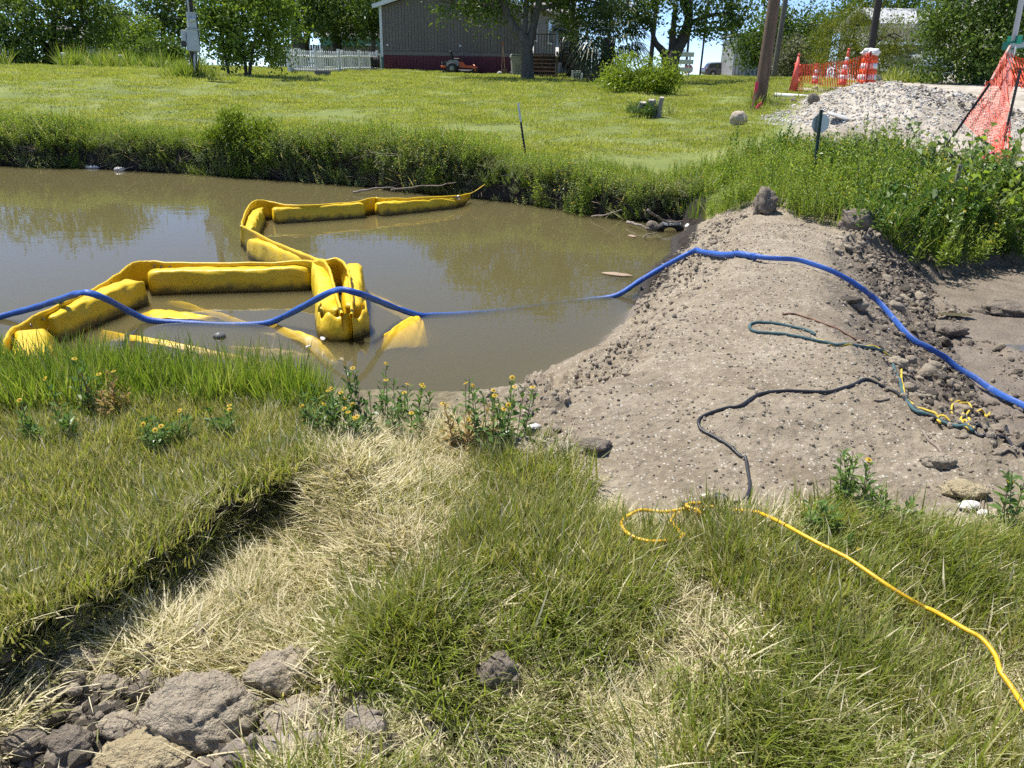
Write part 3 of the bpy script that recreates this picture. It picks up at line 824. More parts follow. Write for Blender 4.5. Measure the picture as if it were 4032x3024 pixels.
Y2 = [(2660, 2124, 0.04), (2693, 2112, 0.06), (2671, 2089, 0.05), (2646, 2062, 0.04), (2653, 2035, 0.04), (2684, 2019, 0.04), (2752, 2006, 0.035), (2811, 2006, 0.035), (2879, 2015, 0.035), (2969, 2015, 0.07), (3023, 2033, 0.1), (3091, 2067, 0.12), (3159, 2101, 0.135), (3227, 2137, 0.14), (3295, 2173, 0.14), (3352, 2205, 0.14), (3492, 2303, 0.13), (3595, 2366, 0.1), (3640, 2388, 0.08), (3690, 2410, 0.09), (3802, 2473, 0.11), (3868, 2510, 0.11), (3920, 2576, 0.1), (3942, 2643, 0.1), (3986, 2709, 0.09), (4032, 2783, 0.09), (4110, 2890, 0.09)]
MB().tube([p - L1 for p in lay(Y2, .0068, 7)], .0068, 10).build('cable', ycord, c1, True)
a, b = gh(2752, 1988) + Vector((0, 0, .03)), gh(2815, 1990) + Vector((0, 0, .03))
ct = smooth_path([tuple(a), tuple(a.lerp(b, .25)), tuple(a.lerp(b, .6)), tuple(b)], 4)
MB().tube([Vector(p) - L1 for p in ct], [.012, .013, .014, .016, .018, .020, .021, .021, .021, .021, .021, .020, .019], 12).build('socket', pm('smoky_clear_plastic', (.42, .38, .24), (.30, .28, .18), 12, .2, spec=.7), c1, True)
c2 = empty('power_cable', gh(2942, 1859), 0, 'heavy black power cord curving over the dam to the yellow socket', 'cord')
L2 = Vector(c2.location)
a2 = gh(2858, 2000) + Vector((0, 0, .03))
MB().tube([b - L2, b.lerp(a2, .25) - L2, b.lerp(a2, .7) - L2, a2 - L2], [.021, .022, .02, .012], 12).build('plug', bcord, c2, True)
B1 = [(2856, 2000, .03), (2872, 2012, .03), (2880, 2032, .03), (2868, 2052, .025), (2830, 2058, .02), (2775, 2046, .02), (2734, 2031, .02), (2695, 2018, .03), (2682, 1998, .04), (2698, 1982, .045), (2730, 1996, .045), (2752, 2018, .04), (2797, 2017, .015), (2865, 2003, .0), (2924, 1976), (2946, 1949), (2951, 1913), (2942, 1859), (2933, 1823), (2917, 1805), (2880, 1777), (2807, 1732), (2753, 1695), (2762, 1650), (2862, 1613), (2917, 1604), (2990, 1564), (3099, 1550), (3245, 1550), (3336, 1531), (3400, 1506), (3445, 1510), (3518, 1550), (3600, 1615), (3684, 1664), (3768, 1680), (3835, 1711), (3873, 1726), (3957, 1732), (4032, 1752), (4180, 1790), (4400, 1830)]
B1 = [t if len(t) == 3 else (t[0], t[1], 0) for t in B1]
MB().tube([p - L2 for p in lay(B1, .0075, 7)], .0075, 10).build('cable', bcord, c2, True)
def laid(name, px, r, mat, label, cat, n=7, seg=8):
    P = lay([t if len(t) == 3 else (t[0], t[1], 0) for t in px], r, n)
    o = P[len(P) // 2]
    ob = MB().tube([p - o for p in P], r, seg).build(name, mat, None, True, loc=o)
    return tag(ob, label, cat)
laid('thin_cable', [(3835, 1708), (3838, 1690), (3850, 1679), (3886, 1676), (3957, 1693), (4032, 1714), (4180, 1750), (4400, 1800)], .007, bcord, 'thin black cord trailing across the mud beside the heavy one', 'cord')
laid('tow_rope', [(3209, 1325), (3198, 1317), (3159, 1301), (3057, 1278), (2986, 1274), (2951, 1290), (2971, 1313), (3057, 1321), (3135, 1333), (3237, 1350), (3315, 1364), (3448, 1382), (3505, 1425), (3540, 1505), (3580, 1600), (3668, 1652), (3750, 1690), (3830, 1716)], .009,
     pm('teal_rope', (.075, .15, .16), (.04, .085, .095), 50, .8, .6, 90), 'teal looped rope lying on top of the dam', 'rope')
laid('thin_rope', [(3209, 1341), (3237, 1348), (3276, 1366), (3347, 1358), (3433, 1366), (3480, 1393), (3519, 1429), (3546, 1442), (3546, 1489), (3558, 1544), (3589, 1591), (3636, 1622), (3684, 1660), (3697, 1640, .02), (3708, 1642, .02), (3690, 1660), (3726, 1664), (3768, 1685), (3806, 1702), (3829, 1697), (3823, 1685), (3785, 1681), (3800, 1684), (3812, 1672), (3781, 1658), (3810, 1634, .02), (3823, 1609, .03), (3810, 1590, .02), (3768, 1592), (3745, 1613), (3760, 1634), (3789, 1626), (3797, 1601), (3776, 1582), (3747, 1580), (3745, 1592)], .006, rope_y, 'thin bright yellow rope coiled loosely on the dark mud', 'rope')
laid('rope_end', [(3776, 1611), (3823, 1628), (3869, 1634), (3890, 1637), (3896, 1632)], .006, rope_y, 'short knotted yellow rope end sticking out of the coil', 'rope')
wood_grey = pm('weathered_twig', (.34, .28, .22), (.16, .12, .09), 12, .85, .6, 60, stretch=(1, 1, .3))
root_red = pm('reddish_root', (.30, .17, .11), (.17, .09, .06), 12, .85, .6, 60)
laid('root', [(3080, 1243), (3110, 1240), (3143, 1243), (3253, 1286), (3354, 1333), (3401, 1346)], .006, root_red, 'long reddish root lying across the top of the dam', 'root', seg=6)
for k, (px, lab) in enumerate([
        ([(3905, 1775), (3930, 1785), (3960, 1790), (3990, 1806)], 'short brown stick on the wet mud near the black cords'),
        ([(3560, 1545), (3610, 1540), (3650, 1538)], 'pale twig crossing the yellow rope on the slope'),
        ([(3440, 1585), (3470, 1580), (3500, 1576)], 'grey twig just above the black cord on the dam shoulder'),
        ([(3630, 1705), (3660, 1745), (3690, 1780), (3715, 1812)], 'thin slanting stick in the clods below the rope'),
        ([(3850, 2070), (3862, 2030), (3868, 1990), (3875, 1965)], 'pale curved twig standing near the grass edge by the mud'),
        ([(2100, 1375, .0), (2140, 1400, .0), (2180, 1425, .0)], 'dark twig lying in the shallow water by the dam')]):
    laid('twig', px, .006, wood_grey, lab, 'twig', seg=6)
# ------------------------------------------------------------------ scattering: one object holding many instanced tufts (stuff)
def variants(name, meshes):
    c = bpy.data.collections.new(name)
    for k, me in enumerate(meshes):
        o = bpy.data.objects.new('%s_%d' % (name, k), me); c.objects.link(o)
    return c
def scatter(name, col, nvar, pts, rot, scl, label, cat, rs=RS, real=False):
    n = len(pts)
    me = bpy.data.meshes.new(name)
    me.vertices.add(n); me.vertices.foreach_set('co', np.asarray(pts, np.float32).ravel())
    a = me.attributes.new('rot', 'FLOAT_VECTOR', 'POINT'); a.data.foreach_set('vector', np.asarray(rot, np.float32).ravel())
    a = me.attributes.new('scl', 'FLOAT_VECTOR', 'POINT')
    s3 = np.asarray(scl, np.float32)
    if s3.ndim == 1: s3 = np.repeat(s3[:, None], 3, 1)
    a.data.foreach_set('vector', s3.ravel())
    a = me.attributes.new('idx', 'INT', 'POINT'); a.data.foreach_set('value', rs.randint(0, nvar, n).astype(np.int32))
    o = link(bpy.data.objects.new(name, me))
    ng = bpy.data.node_groups.new(name, 'GeometryNodeTree')
    ng.interface.new_socket('Geometry', in_out='INPUT', socket_type='NodeSocketGeometry')
    ng.interface.new_socket('Geometry', in_out='OUTPUT', socket_type='NodeSocketGeometry')
    gi, go = ng.nodes.new('NodeGroupInput'), ng.nodes.new('NodeGroupOutput')
    ip = ng.nodes.new('GeometryNodeInstanceOnPoints'); ci = ng.nodes.new('GeometryNodeCollectionInfo')
    ci.inputs[0].default_value = col; ci.inputs['Separate Children'].default_value = True; ci.inputs['Reset Children'].default_value = True
    def attr(nm, t):
        q = ng.nodes.new('GeometryNodeInputNamedAttribute'); q.data_type = t; q.inputs[0].default_value = nm
        return q.outputs[0]
    L = ng.links.new
    L(gi.outputs[0], ip.inputs['Points']); L(ci.outputs[0], ip.inputs['Instance']); ip.inputs['Pick Instance'].default_value = True
    L(attr('idx', 'INT'), ip.inputs['Instance Index']); L(attr('rot', 'FLOAT_VECTOR'), ip.inputs['Rotation']); L(attr('scl', 'FLOAT_VECTOR'), ip.inputs['Scale'])
    if real:
        rl = ng.nodes.new('GeometryNodeRealizeInstances'); L(ip.outputs[0], rl.inputs[0]); L(rl.outputs[0], go.inputs[0])
    else: L(ip.outputs[0], go.inputs[0])
    md = o.modifiers.new('scatter', 'NODES'); md.node_group = ng
    return tag(o, label, cat, kind='stuff')
def inpoly(poly, n, rs, dens=None):
    """n random points in a polygon (after density rejection)"""
    P = np.array(poly); lo, hi = P.min(0), P.max(0)
    out = []; cnt = 0; k = 0
    while cnt < n and k < 60:
        k += 1
        q = lo + rs.rand(max(2000, n), 2) * (hi - lo)
        m = sdist(q[:, 0], q[:, 1], poly) < 0
        if dens is not None: m &= rs.rand(len(q)) < dens(q[:, 0], q[:, 1])
        out.append(q[m]); cnt += m.sum()
    q = np.concatenate(out)[:n]
    return q
def ghpoly(pts): return [tuple(gh(a, b)[:2]) for a, b in pts]

# ------------------------------------------------------------------ grass blades
def blades(seed, n, rad, l0, l1, w, lean=0.5, bend=0.6, segs=3, flat=0.0, mats=None, dirx=None):
    rs = np.random.RandomState(seed)
    V, F, MI = [], [], []
    for k in range(n):
        a = rs.rand() * 6.283; r = rad * math.sqrt(rs.rand())
        p = np.array([r * math.cos(a), r * math.sin(a), 0.0])
        ln = l0 + (l1 - l0) * rs.rand() ** 1.3
        da = a + rs.randn() * 0.8 if dirx is None else dirx + rs.randn() * 0.5
        th = abs(rs.randn()) * lean * 0.6 + flat * (0.75 + 0.35 * rs.rand())
        th = min(th, 1.5)
        d = np.array([math.sin(th) * math.cos(da), math.sin(th) * math.sin(da), math.cos(th)])
        wd = np.array([-math.sin(da + rs.randn() * .6), math.cos(da + rs.randn() * .6), 0.0])
        ww = w * (0.6 + 0.8 * rs.rand()); b0 = len(V); bd = bend * (0.3 + rs.rand())
        q = p.copy()
        for s in range(segs + 1):
            t = s / segs
            if s == segs: V.append(tuple(q))
            else:
                h = ww * (1 - 0.75 * t * t) / 2
                V.append(tuple(q - wd * h)); V.append(tuple(q + wd * h))
            d = d + np.array([math.cos(da), math.sin(da), -0.75]) * bd / segs * 0.55
            if q[2] + d[2] * ln / segs < 0.004 : d[2] = max(d[2], 0.0)
            d /= np.linalg.norm(d)
            q = q + d * ln / segs
        mi = rs.randint(0, 100)
        for s in range(segs - 1):
            F.append((b0 + 2 * s, b0 + 2 * s + 1, b0 + 2 * s + 3, b0 + 2 * s + 2)); MI.append(mi)
        F.append((b0 + 2 * segs - 2, b0 + 2 * segs - 1, b0 + 2 * segs)); MI.append(mi)
    quads = [f for f in F if len(f) == 4]; tris = [f for f in F if len(f) == 3]
    mq = [m for f, m in zip(F, MI) if len(f) == 4]; mt = [m for f, m in zip(F, MI) if len(f) == 3]
    return np.array(V), [np.array(quads), np.array(tris)], mq + mt
G_FRESH = leafmat('grass_fresh', (.15, .205, .035), (.31, .375, .07), .48, .45, (.47, .47, .17), 2.5)
G_BANK = leafmat('grass_bank', (.09, .165, .022), (.21, .32, .045), .48, .42, (.35, .41, .10), 2.5)
G_DRY = leafmat('grass_straw', (.54, .46, .27), (.76, .68, .45), .32, .6, (.86, .80, .60), 3.0)
G_OLIVE = leafmat('grass_olive', (.19, .205, .07), (.35, .345, .13), .42, .5, (.53, .48, .24), 3.0)
G_LAWN = leafmat('lawn_blades', (.27, .325, .06), (.39, .44, .095), .42, .5, (.51, .50, .19), .8)
def gmesh(name, seed, n, rad, l0, l1, w, mats, probs, **kw):
    V, F, mi = blades(seed, n, rad, l0, l1, w, **kw)
    cut = np.cumsum(probs) * 100
    return npmesh(name, V, F, mats, np.searchsorted(cut, mi, side='right').clip(0, len(mats) - 1), False)
tuft = variants('tuft', [gmesh('tuft', 100 + k, 110, .12, .05, .155, .0046, [G_FRESH, G_OLIVE, G_DRY], [.50, .34, .16], lean=.6, bend=.75, segs=2 + k % 2) for k in range(6)])
tuftlean = variants('tuft_leaning', [gmesh('tuft_leaning', 130 + k, 100, .11, .08, .20, .0046, [G_FRESH, G_OLIVE, G_DRY], [.62, .26, .12], lean=.45, bend=1.0, dirx=-2.6 + .3 * k, flat=.35) for k in range(5)])
shorttuft = variants('tuft_short', [gmesh('tuft_short', 160 + k, 110, .12, .03, .10, .0044, [G_OLIVE, G_FRESH, G_DRY], [.46, .36, .18], lean=.65, bend=.6, segs=2) for k in range(6)])
banktuft = variants('tuft_bank', [gmesh('tuft_bank', 190 + k, 46, .11, .10, .30, .0058, [G_BANK, G_FRESH, G_DRY], [.68, .28, .04], lean=.45, bend=.5, segs=4) for k in range(6)])
straw = variants('tuft_straw', [gmesh('tuft_straw', 220 + k, 100, .13, .04, .13, .0038, [G_DRY, G_OLIVE], [.74, .26], lean=.6, bend=.5, flat=.75, segs=2) for k in range(6)])
strawlong = variants('straw_stem', [gmesh('straw_stem', 250 + k, 4, .06, .08, .22, .003, [G_DRY, G_OLIVE], [.8, .2], lean=.4, bend=.35, flat=1.15, segs=4) for k in range(5)])
hang = variants('tuft_hanging', [gmesh('tuft_hanging', 270 + k, 26, .04, .08, .2, .0036, [G_OLIVE, G_FRESH, G_DRY], [.45, .35, .2], lean=.5, bend=1.1, flat=.6) for k in range(5)])
lawnpatch = variants('lawn_patch', [gmesh('lawn_patch', 280 + k, 330, .5, .03, .075, .013, [G_LAWN, G_FRESH, G_DRY], [.84, .08, .08], lean=.8, bend=.5, segs=2) for k in range(5)])

def place(poly, n, rs, dens=None, dz=0.0):
    q = inpoly(poly, n, rs, dens)
    z = height(q[:, 0], q[:, 1])
    return np.stack([q[:, 0], q[:, 1], z + dz], 1)
def rots(n, rs, tilt=0.15):
    return np.stack([rs.randn(n) * tilt, rs.randn(n) * tilt, rs.rand(n) * 6.283], 1)
def patchy(scale, seed, lo=-.2, hi=.2):
    return lambda x, y: sstep(lo, hi, fbm(x * scale, y * scale, seed, 3))
rs1 = np.random.RandomState(5)
SHELF = [(p.x, p.y) for p in [gp(a, b, .42) for a, b in [(-500, 1560), (0, 1560), (300, 1575), (700, 1580), (1100, 1600), (1260, 1680), (1300, 1760), (1180, 1850), (1000, 1915), (800, 2030), (560, 2195), (300, 2335), (0, 2510), (-500, 2740)]]]
P = place(SHELF, 1250, rs1, lambda x, y: .25 + .75 * sstep(-.35, .1, fbm(x * 2.5, y * 2.5, 301, 3)))
scatter('grass', shorttuft, 6, P, rots(len(P), rs1), .75 + .55 * rs1.rand(len(P)), 'short olive green grass on the shelf left of the scraped patch', 'grass', real=True)
BANKN = [(p.x, p.y) for p in [gp(a, b, .3) for a, b in [(-600, 1500), (0, 1520), (400, 1530), (800, 1545), (1180, 1575), (1330, 1640), (1200, 1690), (800, 1690), (400, 1690), (0, 1720), (-600, 1720)]]]
P = place(BANKN, 330, rs1, lambda x, y: .25 + .75 * sstep(-.3, .2, fbm(x * 3, y * 3, 305, 3)))
scatter('tall_grass', banktuft, 6, P, rots(len(P), rs1, .12), .55 + .55 * rs1.rand(len(P)), 'tall bright grass standing along the near edge of the pond', 'grass', real=True)
STRAW = [(p.x, p.y) for p in [gp(a, b, .36) for a, b in [(1290, 1770), (1750, 1720), (1990, 1820), (2000, 1950), (1880, 2130), (1720, 2330), (1530, 2450), (1380, 2640), (1150, 2720), (950, 2560), (720, 2600), (560, 2560), (820, 2320), (1030, 2130), (1210, 1960)]]]
P = place(STRAW, 620, rs1, lambda x, y: .25 + .75 * sstep(-.3, .1, fbm(x * 4, y * 4, 315, 3)))
scatter('dry_grass', straw, 6, P, rots(len(P), rs1, .12), .8 + .6 * rs1.rand(len(P)), 'pale flattened dry grass between the shelf and the green turf', 'grass', real=True)
P2_ = place(STRAW, 150, rs1, patchy(3, 311, -.05, .2))
scatter('grass', shorttuft, 6, P2_, rots(len(P2_), rs1), .7 + .5 * rs1.rand(len(P2_)), 'green shoots coming up through the flattened dry grass', 'grass', real=True)
FORE = [(p.x, p.y) for p in [gp(a, b, .40) for a, b in [(1960, 1800), (2120, 1830), (2280, 1935), (2400, 2010), (2520, 2110), (2900, 2095), (3300, 2060), (3560, 2140), (3900, 2140), (4032, 2075), (4600, 2000), (5200, 3400), (900, 3500), (1150, 3000), (1300, 2800), (1420, 2640), (1540, 2440), (1720, 2320), (1880, 2130), (2000, 1950)]]]
BARE = [(gp(a, b, .4).x, gp(a, b, .4).y, r) for a, b, r in [(2600, 2680, .30), (2850, 2620, .26), (2480, 2560, .16), (2700, 2460, .16), (3000, 2480, .16), (3960, 2700, .2), (4010, 2900, .25), (2900, 2400, .12), (2450, 2930, .26), (1900, 2990, .36), (1500, 2980, .22), (1930, 2680, .15), (2120, 3010, .28), (3500, 2500, .10), (2350, 2300, .10), (3350, 2900, .12)]]
CORDLINE = [tuple(gh(q[0], q[1])[:2]) for q in Y1[:9] + Y2[2:]]
def foredens(x, y):
    d = .06 + .94 * sstep(-.28, .12, fbm(x * 3.0, y * 3.0, 321, 3))
    d = d * (1 - .95 * np.exp(-(pldist(x, y, CORDLINE) / .10) ** 2))
    for bx, by, r in BARE: d = d * (1 - .93 * np.exp(-((x - bx) ** 2 + (y - by) ** 2) / r ** 2))
    return d
P = place(FORE, 820, rs1, foredens)
scatter('grass', tuft, 6, P, rots(len(P), rs1), .7 + .6 * rs1.rand(len(P)), 'bright green turf across the near right foreground', 'grass', real=True)
P = place(FORE, 480, rs1, lambda x, y: foredens(x, y) * sstep(-.05, .25, fbm(x * 1.7, y * 1.7, 331, 3)))
scatter('grass', tuftlean, 5, P, np.stack([rs1.randn(len(P)) * .15, rs1.randn(len(P)) * .15, rs1.randn(len(P)) * .5 + .6], 1), .65 + .55 * rs1.rand(len(P)), 'longer grass combed over to one side in the foreground', 'grass', real=True)
P = place(FORE, 520, rs1, lambda x, y: 1 - foredens(x, y) + .15)
scatter('dry_grass', straw, 6, P, rots(len(P), rs1, .12), .6 + .6 * rs1.rand(len(P)), 'scraps of dry grass on the bare spots of the turf', 'grass', real=True)
CLODS = [(p.x, p.y) for p in [gp(a, b, .28) for a, b in [(-300, 2720), (200, 2560), (600, 2480), (1000, 2560), (1350, 2700), (1500, 3024), (1500, 3300), (-400, 3400)]]]
P = place(CLODS, 60, rs1, patchy(2.5, 341, -.1, .25))
scatter('dry_grass', straw, 6, P, rots(len(P), rs1, .12), .8 + .7 * rs1.rand(len(P)), 'straw lying among the earth clods of the scraped patch', 'grass', real=True)
allnear = [(p.x, p.y) for p in [gp(a, b, .36) for a, b in [(-300, 2450), (600, 2250), (1250, 1850), (2000, 1850), (2600, 2150), (4200, 2150), (4700, 3300), (-600, 3400)]]]
P = place(allnear, 260, rs1, patchy(1.4, 351, -.2, .2))
P[:, 2] += .012
scatter('straw_stems', strawlong, 5, P, rots(len(P), rs1, .1), .6 + .7 * rs1.rand(len(P)), 'long loose straw stems strewn over the near ground', 'straw', real=True)
# grass hanging over the cut edge
_sc = np.array(smooth_path([(p.x, p.y) for p in [gp(a, b, .40) for a, b in [(30, 2535), (280, 2385), (560, 2235), (780, 2075), (980, 1955), (1170, 1885)]]], 30))
_i = rs1.randint(0, len(_sc), 260); P = _sc[_i] + rs1.randn(260, 2) * .035
P = np.stack([P[:, 0], P[:, 1], height(P[:, 0], P[:, 1])], 1)
scatter('overhanging_grass', hang, 5, P, np.stack([rs1.randn(260) * .2, rs1.randn(260) * .2, rs1.rand(260) * 6.3], 1), .4 + .45 * rs1.rand(260), 'grass drooping over the dark cut edge of the shelf', 'grass', real=True)
# mown lawn beyond the pond
LAWN = [(p.x, p.y) for p in [gh(a, b) for a, b in [(-150, 520), (600, 545), (1200, 580), (2000, 620), (2600, 620), (2950, 560)]]] + [(11.0, 24), (15.0, 46), (12, 52), (-36, 52), (-24, 27), (-20, 23)]
P = place(LAWN, 4200, rs1, lambda x, y: np.clip(16 / np.maximum(y, 1), .15, 1))
scatter('lawn_grass', lawnpatch, 5, P, np.stack([rs1.randn(len(P)) * .05, rs1.randn(len(P)) * .05, rs1.rand(len(P)) * 6.28], 1), (.8 + .5 * rs1.rand(len(P))) * np.clip(P[:, 1] / 22, .8, 1.6) ** .5, 'mown lawn sloping up from the pond to the house', 'grass')

# ------------------------------------------------------------------ weeds
def stem_plant(seed, nst, h0, h1_, spread, leafl, leafw, nleaf, flower=0.0, fr=.018, droop=.3, mats=(0, 1, 2), petals=9, pairs=True):
    """upright leafy stems; returns verts, faces by size, material index: 0 leaf, 1 stem, 2 petal, 3 disc"""
    rs = np.random.RandomState(seed)
    V, Q, T3, MQ, MT = [], [], [], [], []
    def leaf(p, d, ln, wd, mi=0):
        d = d / np.linalg.norm(d)
        s = np.cross(d, [0, 0, 1.0]); s = s / (np.linalg.norm(s) + 1e-6)
        s = s * math.cos(.5) + np.array([0, 0, 1]) * math.sin(rs.randn() * .5) * .5
        b = len(V); up = np.cross(s, d)
        m = p + d * ln * .55 + up * ln * .06
        e = p + d * ln - np.array([0, 0, 1]) * ln * droop * rs.rand()
        V.extend([tuple(p), tuple(m + s * wd / 2), tuple(e), tuple(m - s * wd / 2)])
        Q.append((b, b + 1, b + 2, b + 3)); MQ.append(mi)
    for k in range(nst):
        a = rs.rand() * 6.283; r = spread * math.sqrt(rs.rand()) * .45
        p0 = np.array([r * math.cos(a), r * math.sin(a), 0.0]); h = h0 + (h1_ - h0) * rs.rand()
        lean = .28 * rs.rand()
        top = p0 + np.array([math.cos(a) * lean * h, math.sin(a) * lean * h, h])
        w = .0022 + .0022 * h
        b = len(V)
        for q, ww in ((p0, w), ((p0 + top) / 2 + rs.randn(3) * .015 * h, w * .8), (top, w * .5)):
            for j in range(3):
                an = j * 2.094
                V.append((q[0] + ww * math.cos(an), q[1] + ww * math.sin(an), q[2]))
        for s in range(2):
            for j in range(3):
                Q.append((b + s * 3 + j, b + s * 3 + (j + 1) % 3, b + s * 3 + 3 + (j + 1) % 3, b + s * 3 + 3 + j)); MQ.append(1)
        for i in range(nleaf):
            t = .12 + .88 * (i + rs.rand() * .5) / nleaf
            p = p0 * (1 - t) + top * t
            an = i * 1.57 + rs.randn() * .4
            el = .25 + .7 * t + rs.randn() * .25
            for s in ((0, math.pi) if pairs else (0,)):
                d = np.array([math.cos(an + s) * math.cos(el), math.sin(an + s) * math.cos(el), math.sin(el)])
                leaf(p, d, leafl * (1.1 - .45 * t) * (.7 + .5 * rs.rand()), leafw * (1.1 - .4 * t) * (.7 + .5 * rs.rand()))
        if rs.rand() < flower:
            c = top + np.array([0, 0, .01]); nrm = np.array([rs.randn() * .35, rs.randn() * .35 - .3, 1.0]); nrm /= np.linalg.norm(nrm)
            u = np.cross(nrm, [0, 1, .1]); u /= np.linalg.norm(u); v = np.cross(nrm, u)
            for j in range(petals):
                an = j * 6.283 / petals; d = u * math.cos(an) + v * math.sin(an); s = -u * math.sin(an) + v * math.cos(an)
                b = len(V); w2 = fr * 3.0 / petals
                V.extend([tuple(c + d * fr * .3 - s * w2 * .4), tuple(c + d * fr - s * w2 * .55 - nrm * fr * .1), tuple(c + d * fr + s * w2 * .55 - nrm * fr * .1), tuple(c + d * fr * .3 + s * w2 * .4)])
                Q.append((b, b + 1, b + 2, b + 3)); MQ.append(2)
            b = len(V); V.append(tuple(c + nrm * fr * .38))
            for j in range(6):
                an = j * 6.283 / 6; V.append(tuple(c + (u * math.cos(an) + v * math.sin(an)) * fr * .5 + nrm * fr * .12))
            for j in range(6): T3.append((b, b + 1 + j, b + 1 + (j + 1) % 6)); MT.append(3)
    return np.array(V), Q, T3, MQ, MT
LEAF_W = leafmat('weed_leaf', (.16, .25, .036), (.33, .45, .075), .58, .42, (.44, .52, .15), 1.2)
LEAF_G = leafmat('weed_leaf_greyish', (.11, .15, .055), (.24, .31, .11), .36, .45, (.38, .42, .20), 1.2)
LEAF_D = leafmat('weed_leaf_deep', (.04, .095, .018), (.105, .20, .034), .4, .38, (.21, .30, .06), 1.2)
LEAF_Y = leafmat('weed_leaf_lime', (.13, .21, .02), (.27, .37, .04), .45, .42, (.37, .44, .08), 1.2)
STEM = pm('green_stem', (.12, .15, .05), (.10, .09, .04), 20, .7)
TWIGB = pm('brown_stem', (.16, .12, .08), (.09, .065, .04), 20, .8)
PETAL = leafmat('yellow_petal', (.66, .44, .006), (.80, .58, .012), .25, .6)
DISC = pm('flower_disc', (.45, .22, .02), (.28, .13, .01), 60, .8)
def pmesh(name, data, mats):
    V, Q, T3, MQ, MT = data
    F = [np.array(Q)] + ([np.array(T3)] if T3 else [])
    return npmesh(name, V, F, mats, MQ + MT, False)
daisy = variants('weed_flowering', [pmesh('weed_flowering', stem_plant(400 + k, 22, .25, .6, .75, .085, .024, 9, flower=.4, fr=.016, petals=6), [LEAF_W, STEM, PETAL, DISC]) for k in range(6)])
weed = variants('weed_leafy', [pmesh('weed_leafy', stem_plant(420 + k, 26, .22, .6, .75, .095, .025, 11, flower=.12, fr=.016, petals=6), [LEAF_W if k % 3 else LEAF_Y, STEM, PETAL, DISC]) for k in range(6)])
greyw = variants('weed_greyish', [pmesh('weed_greyish', stem_plant(440 + k, 20, .15, .36, .65, .07, .026, 8, flower=.15, fr=.016, petals=6), [LEAF_G, TWIGB, PETAL, DISC]) for k in range(5)])
deep = variants('weed_deep', [pmesh('weed_deep', stem_plant(460 + k, 22, .2, .5, .75, .10, .042, 9, flower=.05), [LEAF_D, STEM, PETAL, DISC]) for k in range(5)])
bigleaf = variants('weed_bigleaf', [pmesh('weed_bigleaf', stem_plant(480 + k, 6, .3, .65, .5, .17, .11, 6, pairs=False, droop=.8), [LEAF_D if k % 2 else LEAF_G, STEM, PETAL, DISC]) for k in range(4)])
deadroots = variants('dead_stems', [gmesh('dead_stems', 520 + k, 16, .12, .15, .5, .009, [TWIGB, wood_grey, G_DRY], [.5, .25, .25], lean=1.2, bend=1.3, flat=.6, segs=4) for k in range(5)])
rs2 = np.random.RandomState(15)
farline = np.array([(p.x, p.y) for p in [gp(a, b, 0) for a, b in [(-500, 632), (0, 645), (300, 657), (600, 670), (900, 688), (1200, 708), (1500, 735), (1850, 772), (2100, 802), (2300, 835), (2500, 862), (2650, 868), (2760, 880)]]])
def along(line, n, o0, o1, rs, pw=1.0):
    """points along a bank line, set back by o0..o1 metres"""
    L = np.array(smooth_path(line, 12)); seg = np.hypot(*np.diff(L, axis=0).T); cum = np.concatenate([[0], np.cumsum(seg)])
    s = rs.rand(n) * cum[-1]
    x = np.interp(s, cum, L[:, 0]); y = np.interp(s, cum, L[:, 1])
    d = np.stack([np.gradient(L[:, 0]), np.gradient(L[:, 1])], 1); d /= np.linalg.norm(d, axis=1)[:, None]
    nx, ny = -np.interp(s, cum, d[:, 1]), np.interp(s, cum, d[:, 0])
    o = o0 + (o1 - o0) * rs.rand(n) ** pw
    return x + nx * o, y + ny * o, o
def bankweeds(name, col, nv, n, o0, o1, label, s0, s1, dens=None, pw=1.0, tilt=.12, dz=-.02, line=farline, lean_out=0.0):
    x, y, o = along(line, n, o0, o1, rs2, pw)
    if dens is not None:
        m = rs2.rand(n) < dens(x, y); x, y, o = x[m], y[m], o[m]
    z = height(x, y) + dz
    R = rots(len(x), rs2, tilt); 
    if lean_out: R[:, 0] += lean_out * (1 - np.clip(o / .5, 0, 1))
    sc = (s0 + (s1 - s0) * rs2.rand(len(x))) * (.85 + .45 * fbm(x * .9, y * .9, 371, 2))
    return scatter(name, col, nv, np.stack([x, y, z], 1), R, sc, label, 'weeds', rs2)
bankweeds('leafy_weeds', weed, 6, 420, .15, 1.15, 'leafy green weeds lining the far bank of the pond', .5, .88)
bankweeds('flowering_weeds', daisy, 6, 320, .1, 1.15, 'yellow flowered weeds along the far bank', .5, .85)
bankweeds('spilling_weeds', weed, 6, 260, -.02, .25, 'green weeds spilling down the far bank to the water', .55, .9, tilt=.2, lean_out=.5)
bankweeds('greyish_weeds', greyw, 5, 520, -.05, .35, 'grey green weeds overhanging the far bank edge', .7, 1.1, lean_out=.35, tilt=.25)
bankweeds('dead_stems', deadroots, 5, 900, -.05, .25, 'dead stems and roots tangled down the far bank face', .7, 1.3, tilt=.5, lean_out=.6, dz=0.02)
bankweeds('tall_grass', banktuft, 6, 620, .2, 1.9, 'tall grass mixed with the weeds of the far bank', .7, 1.15)
